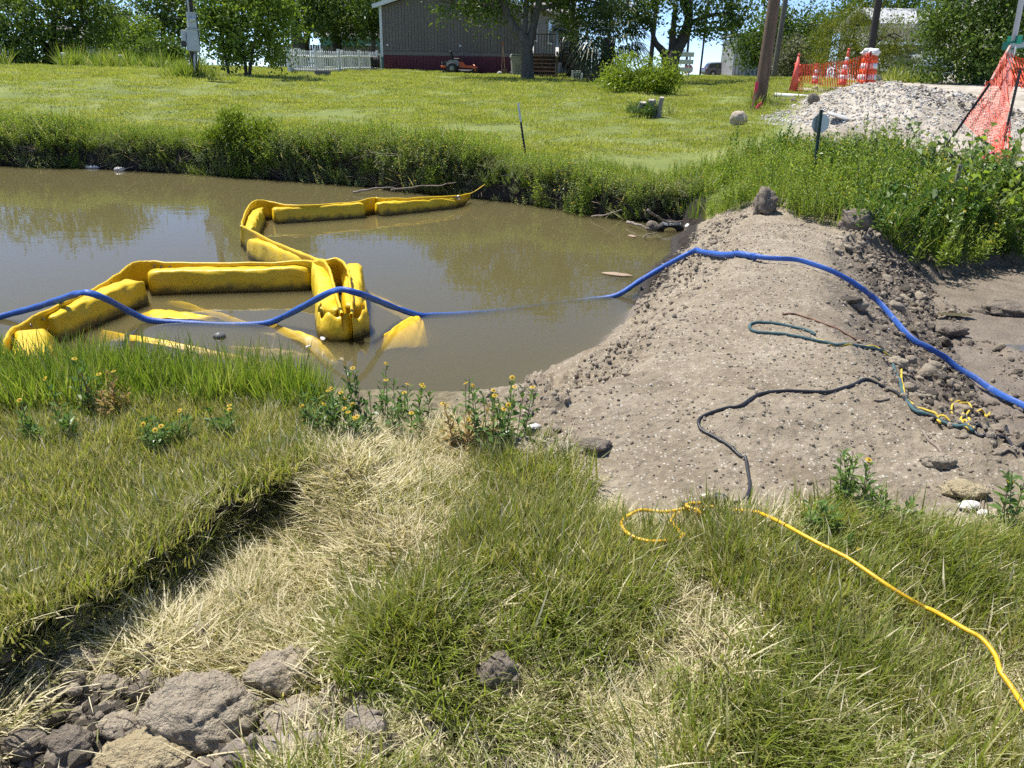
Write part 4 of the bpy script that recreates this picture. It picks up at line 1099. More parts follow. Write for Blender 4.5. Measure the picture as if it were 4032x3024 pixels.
# the thicket at the right end, around the sign post
THICK = ghpoly([(2700, 880), (2850, 850), (3150, 860), (3350, 900), (3500, 980), (3700, 1050), (4032, 1030), (4400, 1040)]) + [(9.0, 9.4), (7.0, 10.6), (5.4, 12.2), (3.6, 13.4), (2.6, 13.2)]
for nm, col, nv, n, lab, s0, s1, dn in (
        ('leafy_weeds', weed, 6, 85, 'leafy green weeds in the thicket behind the dam', .45, 1.0, None),
        ('tall_grass', banktuft, 6, 240, 'tall grass growing through the thicket behind the dam', .9, 1.8, None),
        ('flowering_weeds', daisy, 6, 45, 'yellow flowered weeds in the thicket behind the dam', .5, .95, None),
        ('dark_weeds', deep, 5, 75, 'dark glossy leaved weeds at the back edge of the dam', .5, 1.1, lambda x, y: sstep(3.2, 4.6, x)),
        ('broad_weeds', bigleaf, 4, 60, 'broad leaved weeds in the thicket by the road', .7, 1.25, lambda x, y: sstep(4.2, 6.0, x))):
    P = place(THICK, n, rs2, dn)
    P = P[P[:, 2] > .12]
    scatter(nm, col, nv, P, rots(len(P), rs2, .14), s0 + (s1 - s0) * rs2.rand(len(P)), lab, 'weeds', rs2)
# ------------------------------------------------------------------ trees
def leaves_np(rs, C, size, droop=0.0, aspect=.55, up=.35):
    """rhombic leaves at points C"""
    n = len(C)
    d = rs.randn(n, 3); d[:, 2] -= droop; d /= np.linalg.norm(d, axis=1)[:, None]
    s = rs.randn(n, 3); s[:, 2] *= (1 - up)
    s -= d * (s * d).sum(1)[:, None]; s /= np.linalg.norm(s, axis=1)[:, None]
    l = size * (.6 + .8 * rs.rand(n))[:, None]; w = l * aspect
    bend = np.cross(d, s) * l * .12
    V = np.stack([C - d * l * .5, C + s * w * .5 + bend, C + d * l * .5, C - s * w * .5 + bend], 1).reshape(-1, 3)
    F = np.arange(4 * n).reshape(n, 4)
    return V, F
def cloud(rs, lobes, n, clump=.35, fill=.35):
    """points gathered in twig-sized clumps through ellipsoid lobes (c, r)"""
    vol = np.array([r[0] * r[1] * r[2] for c, r in lobes]) ** .75; vol /= vol.sum()
    out = []
    for (c, r), v in zip(lobes, vol):
        k = max(5, int(n * v / 75)); m = max(1, int(n * v / k))
        u = rs.randn(k, 3); u /= np.linalg.norm(u, axis=1)[:, None]
        rad = fill + (1 - fill) * rs.rand(k) ** .6
        cc = np.array(c) + u * rad[:, None] * np.array(r) * (1 + .14 * rs.randn(k, 1))
        sc = clump * (.6 + .8 * rs.rand(k))
        out.append((cc[:, None, :] + rs.randn(k, m, 3) * sc[:, None, None] * np.array([1, 1, .7])).reshape(-1, 3))
    return np.concatenate(out)
BARK = pm('grey_bark', (.17, .15, .125), (.075, .065, .055), 6, .9, .9, 25, stretch=(1, 1, .25))
BARK_D = pm('dark_bark', (.085, .07, .058), (.04, .034, .03), 6, .9, .9, 25, stretch=(1, 1, .25))
L_DARK = leafmat('tree_leaf_dark', (.035, .07, .015), (.10, .165, .03), .42, .45, (.21, .29, .055), .35)
L_MID = leafmat('tree_leaf_mid', (.045, .09, .015), (.12, .20, .032), .4, .45, (.22, .30, .06), .4)
L_BRT = leafmat('tree_leaf_bright', (.07, .13, .018), (.18, .275, .038), .44, .45, (.30, .38, .07), .4)
L_FEA = leafmat('tree_leaf_feathery', (.10, .13, .014), (.20, .235, .03), .42, .5, (.28, .30, .05), .4)
L_LIME = leafmat('bush_leaf_lime', (.11, .18, .014), (.25, .34, .03), .42, .38, (.36, .44, .06), .6)
def tree(name, base, D, label, cat, lobes, n, lsize, mat, trunks, bark=BARK, seed=1, group=None, clump=.35, droop=0.2, depth=.75, fill=.3, aspect=.55, dens=.88):
    """lobes and trunks are drawn as seen (source pixels) and set at the tree's own distance"""
    rs = np.random.RandomState(seed)
    b = gh(*base) if D is None else at(base[0], base[1], D)
    if D is None: D = b.y
    else: b.z = h1(b.x, b.y)
    t = empty(name, b, 0, label, cat, group)
    k = D / FPX * 1.08
    LB = []
    for q in lobes:
        px, py, rx, ry = q[:4]; dd = q[4] if len(q) > 4 else rs.randn() * rx * k * .35
        c = at(px, py, D + dd) - b
        LB.append((tuple(c), (rx * k, max(rx, ry) * k * depth, ry * k)))
    V, F = leaves_np(rs, cloud(rs, LB, int(n * dens), clump, fill), lsize * 1.2, droop, aspect)
    m = MB()
    for path in trunks:
        P = []
        for q in path:
            dd = q[3] if len(q) > 3 else 0.0
            P.append((*(at(q[0], q[1], D + dd) - b), q[2]))
        if path is trunks[0] or True:
            P[0] = (P[0][0], P[0][1], min(P[0][2], P[0][2]), P[0][3])
        S = smooth_path(P, 6)
        rr = [s[3] * (1 + .12 * (rs.rand() - .5)) for s in S]
        m.tube([(s[0], s[1], s[2]) for s in S], rr, 9)
    # twigs from the limbs into the lobes
    anchors = [Vector(v) for v in m.v[::9]] if m.v else [Vector((0, 0, .5))]
    for c, r in LB:
        for _ in range(2):
            e = Vector(c) + Vector((rs.randn() * r[0], rs.randn() * r[1], rs.randn() * r[2])) * .4
            a = min(anchors, key=lambda p: (p - e).length)
            mid = a.lerp(e, .5) + Vector((rs.randn(), rs.randn(), rs.randn())) * .12 * min(1, r[0]) * min(1, r[0])
            tr_ = min(1.0, (r[0] * r[1] * r[2]) ** (1 / 3)); m.tube([a, mid, e], [.05 * tr_, .03 * tr_, .01 * tr_], 5)
    m.build('trunk', bark, t, True)
    nobj('crown', V, F, mat, t)
    return t
tree('broad_tree', (205, 262), 38, 'dark broad tree on forked leaning trunks, farthest left on the lawn', 'tree',
     [(50, 70, 150, 110), (200, 30, 150, 120), (330, 50, 120, 110), (150, -40, 220, 70), (350, -30, 140, 70), (60, 170, 110, 60), (410, 110, 85, 70), (300, 140, 110, 45), (190, 160, 110, 50), (-120, 60, 160, 140)],
     15000, .15, L_DARK, [[(185, 268, .24), (200, 230, .2), (170, 170, .15), (120, 90, .1)], [(205, 268, .26), (222, 225, .2), (262, 165, .15), (330, 80, .09)], [(196, 268, .2), (205, 200, .16), (215, 60, .1)]], BARK_D, 21, clump=.45, droop=.6)
tree('willow_shrub', (70, 268), 36.5, 'pale grey green shrub spreading below the broad tree at the frame edge', 'shrub', [(40, 215, 90, 55), (110, 235, 70, 35), (10, 150, 60, 70), (-60, 200, 100, 80), (160, 245, 50, 25)], 5000, .11, L_MID, [[(60, 270, .06), (50, 200, .03)]], BARK_D, 22, clump=.25, droop=1.0)
tree('back_tree', (640, 240), 52, 'dark tree rising behind the bright shrub left of the meter pole', 'tree',
     [(600, 40, 70, 80), (680, 40, 90, 90), (650, 130, 90, 70), (730, 110, 60, 80), (570, 110, 50, 60), (660, -20, 100, 50), (740, 30, 50, 60)], 9000, .16, L_DARK, [[(650, 250, .2), (645, 180, .16), (640, 80, .1)], [(645, 180, .12), (700, 90, .08), (720, 30, .06)]], BARK_D, 23, clump=.45, droop=.5)
tree('far_tree', (460, 235), 60, 'thin grey green tree in the far gap between the broad tree and the shrub', 'tree', [(440, 60, 60, 80), (500, 80, 50, 60), (440, 150, 60, 40), (380, 120, 50, 60)], 4500, .17, L_MID, [[(455, 245, .12), (458, 180, .1), (450, 90, .06)]], BARK_D, 24, clump=.4, droop=.5)
tree('bright_shrub', (545, 250), 44, 'sunlit light green shrub in front of the dark back tree', 'shrub', [(520, 135, 55, 40), (560, 110, 40, 35), (500, 185, 50, 40), (560, 175, 50, 40), (540, 220, 45, 30)], 4200, .13, L_BRT, [[(545, 256, .08), (540, 200, .06), (550, 130, .03)]], BARK_D, 25, clump=.3)
tree('dark_bush', (640, 245), 41, 'low dark bush under the back tree', 'bush', [(600, 195, 60, 40), (680, 200, 55, 40), (640, 215, 90, 30), (720, 215, 40, 30)], 4500, .12, L_MID, [[(640, 250, .08), (640, 200, .04)]], BARK_D, 26, clump=.3)
tree('twin_trunk_tree', (940, 303), 28, 'leafy tree on several thin trunks just past the meter pole', 'tree',
     [(880, 30, 100, 100), (1000, 50, 120, 100), (970, 150, 120, 60), (870, 140, 70, 70), (1080, 110, 70, 80), (1070, -10, 100, 80), (930, -50, 120, 60), (805, 100, 45, 80), (830, 10, 60, 70), (1020, 215, 90, 35), (880, 215, 60, 30), (1100, 200, 45, 40)],
     15000, .11, L_BRT, [[(903, 304, .055), (893, 250, .05), (880, 180, .045), (860, 90, .03)], [(970, 304, .06), (965, 240, .055), (960, 150, .045), (930, 20, .03)], [(982, 304, .06), (988, 240, .055), (1010, 130, .04), (1040, 20, .025)]], BARK_D, 27, clump=.26, droop=.6)
tree('shade_tree', (1175, 236), 46, 'big tree with pale grey trunk behind the picket fence', 'tree',
     [(1180, 40, 90, 60), (1260, 30, 90, 70), (1140, 110, 50, 50), (1220, 90, 80, 40), (1220, -50, 150, 60), (1290, 110, 50, 40)], 8000, .15, L_DARK, [[(1176, 240, .42), (1172, 180, .34), (1165, 110, .28), (1150, 20, .2)], [(1170, 130, .2), (1220, 60, .14), (1260, -20, .1)]], BARK, 28, clump=.42, droop=.8)
tree('shade_tree', (1205, 238), 48, 'second dark trunked tree close right of the pale grey trunk', 'tree', [(1230, 60, 70, 50), (1300, 60, 70, 60), (1250, -20, 110, 60), (1180, 10, 60, 60)], 5000, .15, L_DARK, [[(1206, 240, .26), (1204, 180, .22), (1215, 90, .15)]], BARK_D, 29, clump=.42, droop=.8)
tree('shade_tree', (1328, 210), 50, 'dark crooked tree in front of the teal house', 'tree', [(1340, 50, 80, 70), (1420, 50, 80, 80), (1450, 120, 50, 45), (1400, -50, 130, 80), (1370, 120, 70, 40), (1480, 20, 60, 70), (1300, 100, 50, 40)], 9000, .16, L_DARK, [[(1330, 222, .34), (1326, 160, .28), (1330, 110, .22), (1380, 40, .14)], [(1328, 130, .2), (1300, 70, .13), (1290, 0, .08)]], BARK_D, 30, clump=.45, droop=.8)
tree('corner_tree', (1472, 225), 47, 'slim tree standing at the left corner of the brown house', 'tree', [(1465, 60, 45, 60), (1480, 120, 35, 40), (1450, 10, 60, 50)], 3200, .14, L_MID, [[(1472, 230, .14), (1470, 170, .12), (1474, 90, .08)]], BARK, 31, clump=.35, droop=.5)
tree('yard_tree', (2075, 318), 35, 'forked grey trunk tree overhanging the right end of the brown house', 'tree',
     [(1800, 10, 90, 35), (1745, 50, 40, 30), (1880, 50, 85, 40), (1950, 0, 100, 50), (2060, -30, 150, 50), (2190, -10, 120, 60), (2290, 30, 120, 75), (2400, 60, 110, 85), (2490, 20, 90, 80), (2100, -140, 330, 100), (1850, -110, 190, 80), (2350, -130, 240, 110), (1895, 105, 40, 32), (2370, 140, 80, 45), (2270, 110, 60, 40), (2120, -280, 300, 110), (2010, 40, 60, 30), (1700, -60, 100, 50), (2240, 60, 60, 50)],
     25000, .13, L_DARK, [[(2078, 322, .40), (2078, 300, .30), (2078, 260, .27), (2074, 200, .26), (2062, 150, .25), (2015, 100, .2), (1985, 20, .17), (1950, -90, .12), (1900, -200, .07)],
                          [(2076, 205, .22), (2096, 130, .17), (2115, 40, .14), (2150, -90, .11), (2200, -250, .07)], [(2062, 150, .14), (2070, 60, .12), (2080, -100, .09)], [(1985, 20, .1), (1880, 20, .06), (1790, 15, .03)], [(2115, 40, .1), (2260, 0, .07), (2400, 20, .04)]], BARK, 32, clump=.33, droop=.7, fill=.2)
tree('forked_tree', (2650, 300), 33.5, 'dark multi trunk tree behind the lime bush, sky showing under its crown', 'tree',
     [(2560, 40, 80, 70), (2650, 10, 90, 70), (2760, 60, 100, 70), (2850, 40, 90, 70), (2925, 0, 70, 60), (2800, 118, 65, 30), (2470, 70, 50, 65), (2700, -90, 250, 90), (2895, 95, 40, 50), (2690, -200, 200, 80), (2520, 120, 40, 40), (2940, 60, 40, 40)],
     14000, .12, L_DARK, [[(2648, 312, .36), (2640, 262, .30), (2662, 200, .26), (2695, 140, .22), (2712, 60, .17), (2700, -60, .11)], [(2632, 262, .2), (2612, 205, .15), (2580, 165, .11), (2560, 90, .06)], [(2645, 240, .17), (2648, 150, .13), (2660, 20, .09)], [(2712, 90, .1), (2800, 60, .07), (2880, 50, .04)], [(2700, 60, .1), (2690, -40, .08)]], BARK_D, 33, clump=.26, droop=.4, fill=.15, dens=.8)
tree('lime_bush', (2500, 368), None, 'rounded lime green bush on the lawn in front of the palm', 'bush',
     [(2425, 300, 55, 45), (2485, 268, 55, 45), (2560, 285, 65, 48), (2640, 285, 45, 42), (2500, 325, 110, 42), (2620, 325, 60, 40), (2400, 320, 30, 28), (2560, 340, 120, 26)], 9500, .085, L_LIME, [[(2470, 372, .05), (2460, 330, .04), (2430, 290, .02)], [(2560, 372, .05), (2570, 320, .04), (2580, 270, .02)], [(2620, 372, .05), (2640, 310, .02)]], BARK_D, 34, clump=.16, droop=0, aspect=.42)
tree('roadside_tree', (3080, 300), 46, 'rounded dark green tree over the grey shed beyond the brown pole', 'tree',
     [(3000, 165, 80, 70), (3080, 105, 90, 70), (3155, 140, 55, 90), (2945, 205, 55, 55), (3080, 215, 110, 60), (3180, 220, 50, 50), (3040, 60, 60, 40)], 10000, .15, L_MID, [[(3080, 308, .2), (3070, 240, .16), (3060, 150, .1)], [(3085, 300, .14), (3120, 200, .1), (3150, 120, .06)]], BARK_D, 35, clump=.4)
tree('grey_shrub', (3130, 308), 41, 'grey green shrub between the two poles at the roadside', 'shrub', [(3120, 215, 45, 50), (3145, 265, 45, 35), (3105, 270, 35, 35)], 3000, .12, leafmat('shrub_leaf_grey', (.05, .065, .03), (.13, .15, .08), .3, .5, (.2, .21, .13), .5), [[(3128, 312, .08), (3125, 230, .04)]], BARK, 36, clump=.3)
tree('feathery_tree', (3390, 315), 38, 'yellow green feathery tree behind the orange safety net', 'tree',
     [(3300, 130, 85, 60), (3400, 105, 100, 70), (3500, 145, 85, 60), (3380, 195, 130, 60), (3500, 225, 90, 55), (3265, 215, 75, 50), (3560, 185, 55, 55), (3330, 250, 110, 40), (3440, 265, 100, 40)], 16000, .10, L_FEA, [[(3390, 322, .14), (3392, 250, .12), (3360, 160, .07)], [(3395, 260, .1), (3450, 170, .06), (3500, 140, .03)]], BARK_D, 37, clump=.3, droop=.9, aspect=.3)
tree('tall_tree', (3480, 300), 52, 'tall mid green tree behind the feathery one', 'tree', [(3400, 45, 110, 60), (3545, 55, 90, 70), (3480, 0, 140, 50), (3315, 70, 45, 35), (3615, 115, 45, 60), (3470, 90, 150, 40), (3500, -90, 130, 70)], 9000, .17, L_MID, [[(3480, 305, .25), (3480, 180, .2), (3460, 60, .12)], [(3480, 160, .14), (3560, 70, .08)]], BARK_D, 38, clump=.45)
tree('spindly_tree', (3245, 300), 54, 'small spindly tree showing above the shed roof', 'tree', [(3235, 80, 38, 28), (3220, 120, 30, 25), (3260, 100, 30, 30), (3225, 165, 30, 20)], 1800, .15, L_MID, [[(3240, 305, .08), (3238, 180, .06), (3235, 90, .04)]], BARK_D, 39, clump=.3)
tree('dense_tree', (3850, 330), 31, 'dense dark green tree mass at the far right behind the road', 'tree',
     [(3770, 60, 120, 100), (3900, 40, 120, 110), (3990, 100, 90, 120), (3750, 175, 100, 80), (3880, 210, 140, 90), (3700, 250, 80, 50), (4040, 240, 90, 80), (3850, -90, 190, 100), (4010, -40, 120, 110), (3950, 275, 110, 40), (3810, 270, 100, 45), (4160, 120, 120, 170), (3680, 130, 60, 70)], 24000, .12, L_MID, [[(3850, 340, .2), (3850, 250, .16), (3820, 120, .1)], [(3900, 340, .18), (3920, 230, .14), (3940, 90, .08)]], BARK_D, 40, clump=.34, droop=.5)
# feathery shrubs on the far bank
tree('bank_shrub', (905, 600), None, 'larger lime feathery shrub growing on the far bank', 'shrub', [(880, 505, 45, 38), (930, 480, 40, 32), (850, 540, 40, 30), (940, 545, 45, 40), (900, 580, 50, 30), (900, 455, 30, 20)], 5200, .06, L_LIME, [[(905, 612, .02), (900, 540, .014), (885, 480, .008)], [(908, 612, .02), (930, 540, .012), (945, 480, .008)]], BARK_D, 41, clump=.09, droop=.8, aspect=.3)
tree('bank_shrub', (1030, 600), None, 'smaller lime shrub with drooping tips beside the larger one', 'shrub', [(1010, 490, 38, 30), (1050, 515, 35, 34), (1025, 545, 45, 35), (990, 530, 30, 35), (1040, 580, 40, 25)], 3800, .06, L_LIME, [[(1028, 612, .018), (1020, 540, .012), (1005, 480, .007)]], BARK_D, 42, clump=.09, droop=.9, aspect=.3)
# ------------------------------------------------------------------ fan palms
PALM_L = leafmat('palm_frond', (.02, .04, .012), (.055, .085, .025), .25, .4, (.16, .18, .09), .5)
PALM_D = pm('dead_palm_frond', (.20, .155, .10), (.09, .07, .045), 10, .85, .4, 40)
def fan(V, F, o, d, ln, rs, seg=13, spread=2.3, dr=.25):
    """one fan leaf: stalk plus radiating blades"""
    d = d / np.linalg.norm(d); s = np.cross(d, [0, 0, 1.0]); s /= (np.linalg.norm(s) + 1e-6); u = np.cross(s, d)
    hub = o + d * ln * .45
    b = len(V); w = .018
    V.extend([o - s * w, o + s * w, hub + s * w * .6, hub - s * w * .6]); F.append((b, b + 1, b + 2, b + 3))
    for k in range(seg):
        a = (k / (seg - 1) - .5) * spread
        e = d * math.cos(a) + s * math.sin(a); l2 = ln * .62 * (1 - .25 * abs(a) / spread) * (.85 + .3 * rs.rand())
        w = s * math.cos(a) - d * math.sin(a)
        m = hub + e * l2 * .55 + u * .05 * l2; t = hub + e * l2 - np.array([0, 0, 1]) * dr * l2 * (.5 + rs.rand())
        b = len(V)
        V.extend([hub, m + w * .04 * ln * .5, t, m - w * .04 * ln * .5]); F.append((b, b + 1, b + 2, b + 3))
def palm(name, base, D, topy, label, nf, ln, seed, dead=True, r=.28, cat='palm'):
    rs = np.random.RandomState(seed)
    b = at(base[0], base[1], D); b.z = h1(b.x, b.y)
    t = empty(name, b, 0, label, cat)
    top = at(base[0] + (15 if dead else 0), topy, D) - b
    MB().tube([(0, 0, -.1), (0, 0, top.z * .4), tuple(top)], [r * 1.2, r, r * .9], 10).build('trunk', BARK_D, t, True)
    V, F = [], []
    for k in range(nf):
        a = rs.rand() * 6.283; el = rs.uniform(-.75, 1.35)
        d = np.array([math.cos(a) * math.cos(el), math.sin(a) * math.cos(el), math.sin(el)])
        fan(V, F, np.array(top), d, ln * (.8 + .4 * rs.rand()), rs, dr=.3)
    nobj('fronds', np.array(V), np.array(F), PALM_L, t)
    if dead:
        V, F = [], []
        for k in range(34):
            a = rs.rand() * 6.283; el = rs.uniform(-1.45, -.9)
            d = np.array([math.cos(a) * math.cos(el), math.sin(a) * math.cos(el), math.sin(el)])
            fan(V, F, np.array(top) - np.array([0, 0, rs.rand() * .9]), d, ln * (.7 + .4 * rs.rand()), rs, seg=9, spread=1.2, dr=.5)
        nobj('dead_fronds', np.array(V), np.array(F), PALM_D, t)
palm('fan_palm', (2385, 305), 33, 150, 'fan palm with shaggy dead skirt beside the porch', 46, 1.75, 51)
palm('fan_palm', (2255, 300), 39, 150, 'smaller dark fan palm half hidden between porch and shaggy palm', 26, 1.5, 52, r=.2)
palm('far_palm', (2660, 300), 62, 190, 'small distant palm seen through the fork of the dark tree', 26, 1.0, 53, dead=False, r=.14)
palm('palmetto', (3590, 318), 34, 285, 'low palmetto at the road edge left of the dense tree', 26, 1.25, 54, dead=False, r=.12)
palm('tall_palm', (3690, 310), 40, 50, 'palm top poking out left of the dense tree', 30, 1.2, 55, dead=False, r=.16)

# ------------------------------------------------------------------ buildings
SIDING = pm('taupe_siding', (.19, .16, .138), (.16, .135, .115), 3, .75, .4, 60, stretch=(1, 1, .08))
SIDING2 = pm('taupe_trim', (.22, .19, .165), (.19, .16, .14), 3, .75)
MAROON = pm('maroon_skirting', (.15, .03, .042), (.12, .024, .034), 3, .7, .3, 60, stretch=(1, 1, .1))
WHITEP = pm('white_paint', (.78, .78, .76), (.68, .68, .66), 4, .55)
ROOFG = pm('grey_shingle', (.27, .255, .245), (.19, .18, .175), 12, .9, .6, 30)
GLASS = pm('dark_window', (.03, .035, .04), (.02, .022, .026), 3, .08, spec=.8)
A_, B_ = at(1507, 266, 44.6), at(2056, 292, 42.6)
hz = min(h1(A_.x, A_.y), h1(B_.x, B_.y)) - .02
house = empty('manufactured_house', (A_.x, A_.y, hz), math.atan2(B_.y - A_.y, B_.x - A_.x), 'brown gable end house with maroon skirting and white corner trim', 'house')
HW = (Vector((B_.x, B_.y)) - Vector((A_.x, A_.y))).length
SK, EAVE, RIDGE, HDEP = .86, 3.28, 4.35, 15.0
m = MB(); m.prism([(0.03, 0), (HW - .03, 0), (HW - .03, EAVE), (HW / 2, RIDGE), (.03, EAVE)], .05, HDEP); m.build('wall', SIDING2, house)
npan = 7; pw = (HW - .16) / npan
for k in range(npan):
    x0 = .08 + k * pw; m = MB()
    nb = 6; bw = pw / nb
    for j in range(nb):
        xa, xb = x0 + j * bw + .008, x0 + (j + 1) * bw - .008
        f = lambda x: EAVE + (RIDGE - EAVE) * (1 - abs(x - HW / 2) / (HW / 2)) - .12
        m.prism([(xa, SK + .20), (xb, SK + .20), (xb, f(xb)), (xa, f(xa))], .012, .06)
    m.build('siding_panel', SIDING, house)
MB().box((HW / 2, .03, SK + .10), (HW - .16, .07, .17)).build('sill_board', SIDING2, house)
ns = 8; sw = (HW - .10) / ns
for k in range(ns):
    m = MB()
    for j in range(5):
        m.box((.05 + k * sw + (j + .5) * sw / 5, .03, SK / 2 - .1), (sw / 5 - .012, .06, SK + .2))
    m.build('skirting_panel', MAROON, house)
for x in (.62, 2.85, 6.6):
    m = MB().box((x, -.006, .52), (.42, .02, .22))
    for j in range(4): m.box((x, -.018, .45 + j * .047), (.36, .012, .018))
    m.build('vent', MAROON, house)
for x in (.0, HW): MB().box((x, .04, (EAVE + .86) / 2 - .02), (.14, .16, EAVE - .75)).build('corner_trim', WHITEP, house)
for x in (.32, 4.4): MB().box((x, .0, SK + .5), (.11, .03, .08)).build('outlet_cover', WHITEP, house)
for s in (-1, 1):
    a_ = math.atan2(RIDGE - EAVE, HW / 2); ln = HW / 2 / math.cos(a_) + .35
    M_ = Matrix.Rotation(s * a_, 3, 'Y')
    c = Vector((HW / 2 + s * (ln / 2) * math.cos(a_), HDEP / 2, RIDGE + .06 - (ln / 2) * math.sin(a_)))
    r_ = MB().box(c, (ln, HDEP + .5, .09), M_).build('roof', ROOFG, house)
    MB().box(c + Vector((0, -HDEP / 2 - .28, -.06)), (ln, .05, .20), M_).build('fascia', WHITEP, r_)
# windows and gutter on the side wall towards the porch
for y in (2.2, 6.0):
    w_ = MB().box((HW + .0, y, 2.3), (.06, 1.0, 1.1)).build('window', GLASS, house)
    m = MB(); 
    for dy in (-.54, .54): m.box((HW + .02, y + dy, 2.3), (.08, .08, 1.25))
    for dz in (-.58, .58): m.box((HW + .02, y, 2.3 + dz), (.08, 1.0, .08))
    m.build('frame', WHITEP, w_)
# porch on the right side of the house
WOOD = pm('weathered_deck_wood', (.17, .125, .09), (.095, .07, .052), 5, .85, .5, 50, stretch=(1, 1, .3))
WOODR = pm('reddish_step_wood', (.30, .19, .13), (.18, .115, .08), 5, .85, .5, 50)
pb = at(2092, 304, 37.2); pb.z = h1(pb.x, pb.y) - .03
porch = empty('porch', pb, -.02, 'dark wooden porch with white handrails at the right end of the house', 'porch')
PW, DECK, RUN = 1.75, .98, 1.5
for k in range(6):
    z = DECK / 6 * (k + 1)
    MB().box((.56, .12 + k * .25, z - .02), (1.0, .29, .045)).build('tread', WOODR, porch)
    MB().box((.56, .25 + k * .25, z - .12), (1.0, .02, .15)).build('riser', WOOD, porch)
for x in (.0, 1.12):
    M_ = Matrix.Rotation(math.atan2(DECK, RUN), 3, 'X')
    MB().box((x, .75, DECK / 2 - .02), (.06, 1.75, .26), M_).build('stringer', WOOD, porch)
    MB().box((x, .75, DECK / 2 + .98), (.13, 1.95, .05), M_).build('handrail', WHITEP, porch)
    MB().box((x, .0, .55), (.1, .1, 1.15)).build('post', WOOD, porch)
for k in range(12): MB().box((.9 - .0, 1.62 + k * .16, DECK), (2.0, .145, .05)).build('deck_board', WOOD, porch)
MB().box((.9, 1.55, DECK - .16), (2.0, .05, .24)).build('beam', WOOD, porch)
for x, y in ((-.05, 1.56), (1.85, 1.56), (1.85, 3.45), (-.05, 3.45)): MB().box((x, y, 1.75), (.12, .12, 3.6)).build('post', WOOD, porch)
for (x0, x1, y0, y1) in ((1.15, 1.85, 1.56, 1.56), (1.85, 1.85, 1.56, 3.45), (-.05, 1.85, 3.45, 3.45)):
    ln = math.hypot(x1 - x0, y1 - y0); a_ = math.atan2(y1 - y0, x1 - x0); M_ = Matrix.Rotation(a_, 3, 'Z')
    for z in (DECK + .1, DECK + .98): MB().box(((x0 + x1) / 2, (y0 + y1) / 2, z), (ln, .09, .045), M_).build('rail', WOOD, porch)
    for k in range(int(ln / .13)):
        t = (k + .5) / int(ln / .13)
        MB().box((x0 + (x1 - x0) * t, y0 + (y1 - y0) * t, DECK + .54), (.035, .035, .86)).build('baluster', WOOD, porch)
MB().box((.9, 2.5, 3.42), (2.3, 2.6, .14)).build('porch_roof', pm('dark_soffit', (.05, .042, .036), None, 4, .8), porch)
MB().box((.9, 1.18, 3.42), (2.3, .04, .2)).build('fascia', WOOD, porch)
for k in range(4):
    MB().box((2.05 + k * .25, 3.0, DECK - .02 - k * .24), (.28, .9, .045)).build('tread', WOOD, porch)
MB().box((2.45, 2.52, DECK + .45), (1.3, .05, .05), Matrix.Rotation(.75, 3, 'Y')).build('rail', WOOD, porch)
for k in range(6): MB().box((2.0 + k * .18, 2.52, DECK + .35 - k * .17), (.04, .04, .8)).build('baluster', WOOD, porch)
o = MB().lathe([(.09, 0), (.13, .22), (.14, .22), (.14, .26), (.11, .26)], 12).build('flower_pot', pm('terracotta', (.42, .16, .07), None, 10, .8), None, True, loc=porch.matrix_world @ Vector((0, 0, 0)))
o.location = pb + Vector((1.45, 1.75, DECK + .03)); tag(o, 'orange terracotta pot on the porch deck', 'pot')

def gable_house(name, c, rz, w, d, e, r, wall, roof, label, wins=(), trim=WHITEP):
    t = empty(name, c, rz, label, 'house')
    MB().prism([(-w / 2, 0), (w / 2, 0), (w / 2, e), (-w / 2, e)], 0, d).build('wall', wall, t)
    m = MB()
    a_ = math.atan2(r - e, d / 2); ln = d / 2 / math.cos(a_) + .4
    for s in (-1, 1):
        M_ = Matrix.Rotation(-s * a_, 3, 'X')
        q = MB().box((0, d / 2 + s * (ln / 2) * math.cos(a_), r - (ln / 2) * math.sin(a_)), (w + .7, ln, .12), M_)
        if s < 0: # shingle courses
            for k in range(10):
                f = (k + .5) / 10
                q.box((0, d / 2 + s * ln * f * math.cos(a_), r + .07 - ln * f * math.sin(a_)), (w + .72, ln / 10 * .97, .03), Matrix.Rotation(-s * a_ * .9, 3, 'X'))
        q.build('roof', roof, t)
    MB().box((0, -.35, e - .16), (w + .7, .06, .18)).build('fascia', trim, t)
    for s in (-1, 1): MB().prism([(-.04, 0), (.04, 0), (.04, .01), (-.04, .01)], 0, .01).v and None
    for (x, z, ww, wh) in wins:
        q = MB().box((x, -.02, z), (ww, .05, wh)).build('window', GLASS, t)
        m = MB()
        for dx in (-ww / 2 - .03, 0, ww / 2 + .03): m.box((x + dx, -.045, z), (.07, .05, wh + .16))
        for dz in (-wh / 2 - .04, wh / 2 + .04): m.box((x, -.047, z + dz), (ww, .045, .08))
        m.build('frame', trim, q)
    return t
def footing(px, py, D, dz=0.0):
    p = at(px, py, D); p.z = h1(p.x, p.y) + dz; return p
gable_house('teal_house', footing(1400, 205, 62, -.2), -.05, 5.2, 7, 2.6, 3.9, pm('teal_siding', (.09, .26, .27), (.07, .21, .22), 3, .7), ROOFG, 'teal house glimpsed behind the dark crooked tree', [(1.2, 1.5, .7, .8), (-1.2, 1.3, 1.0, .5)])
gable_house('yellow_house', footing(2178, 240, 58, .0), .0, 2.6, 6, 2.4, 4.6, pm('pale_yellow_siding', (.55, .47, .22), None, 3, .7), pm('pinkish_shingle', (.40, .36, .35), (.30, .27, .265), 14, .9, .5, 30), 'pale yellow house with grey shingled roof seen through the porch', [(0, 1.3, .9, .8)])
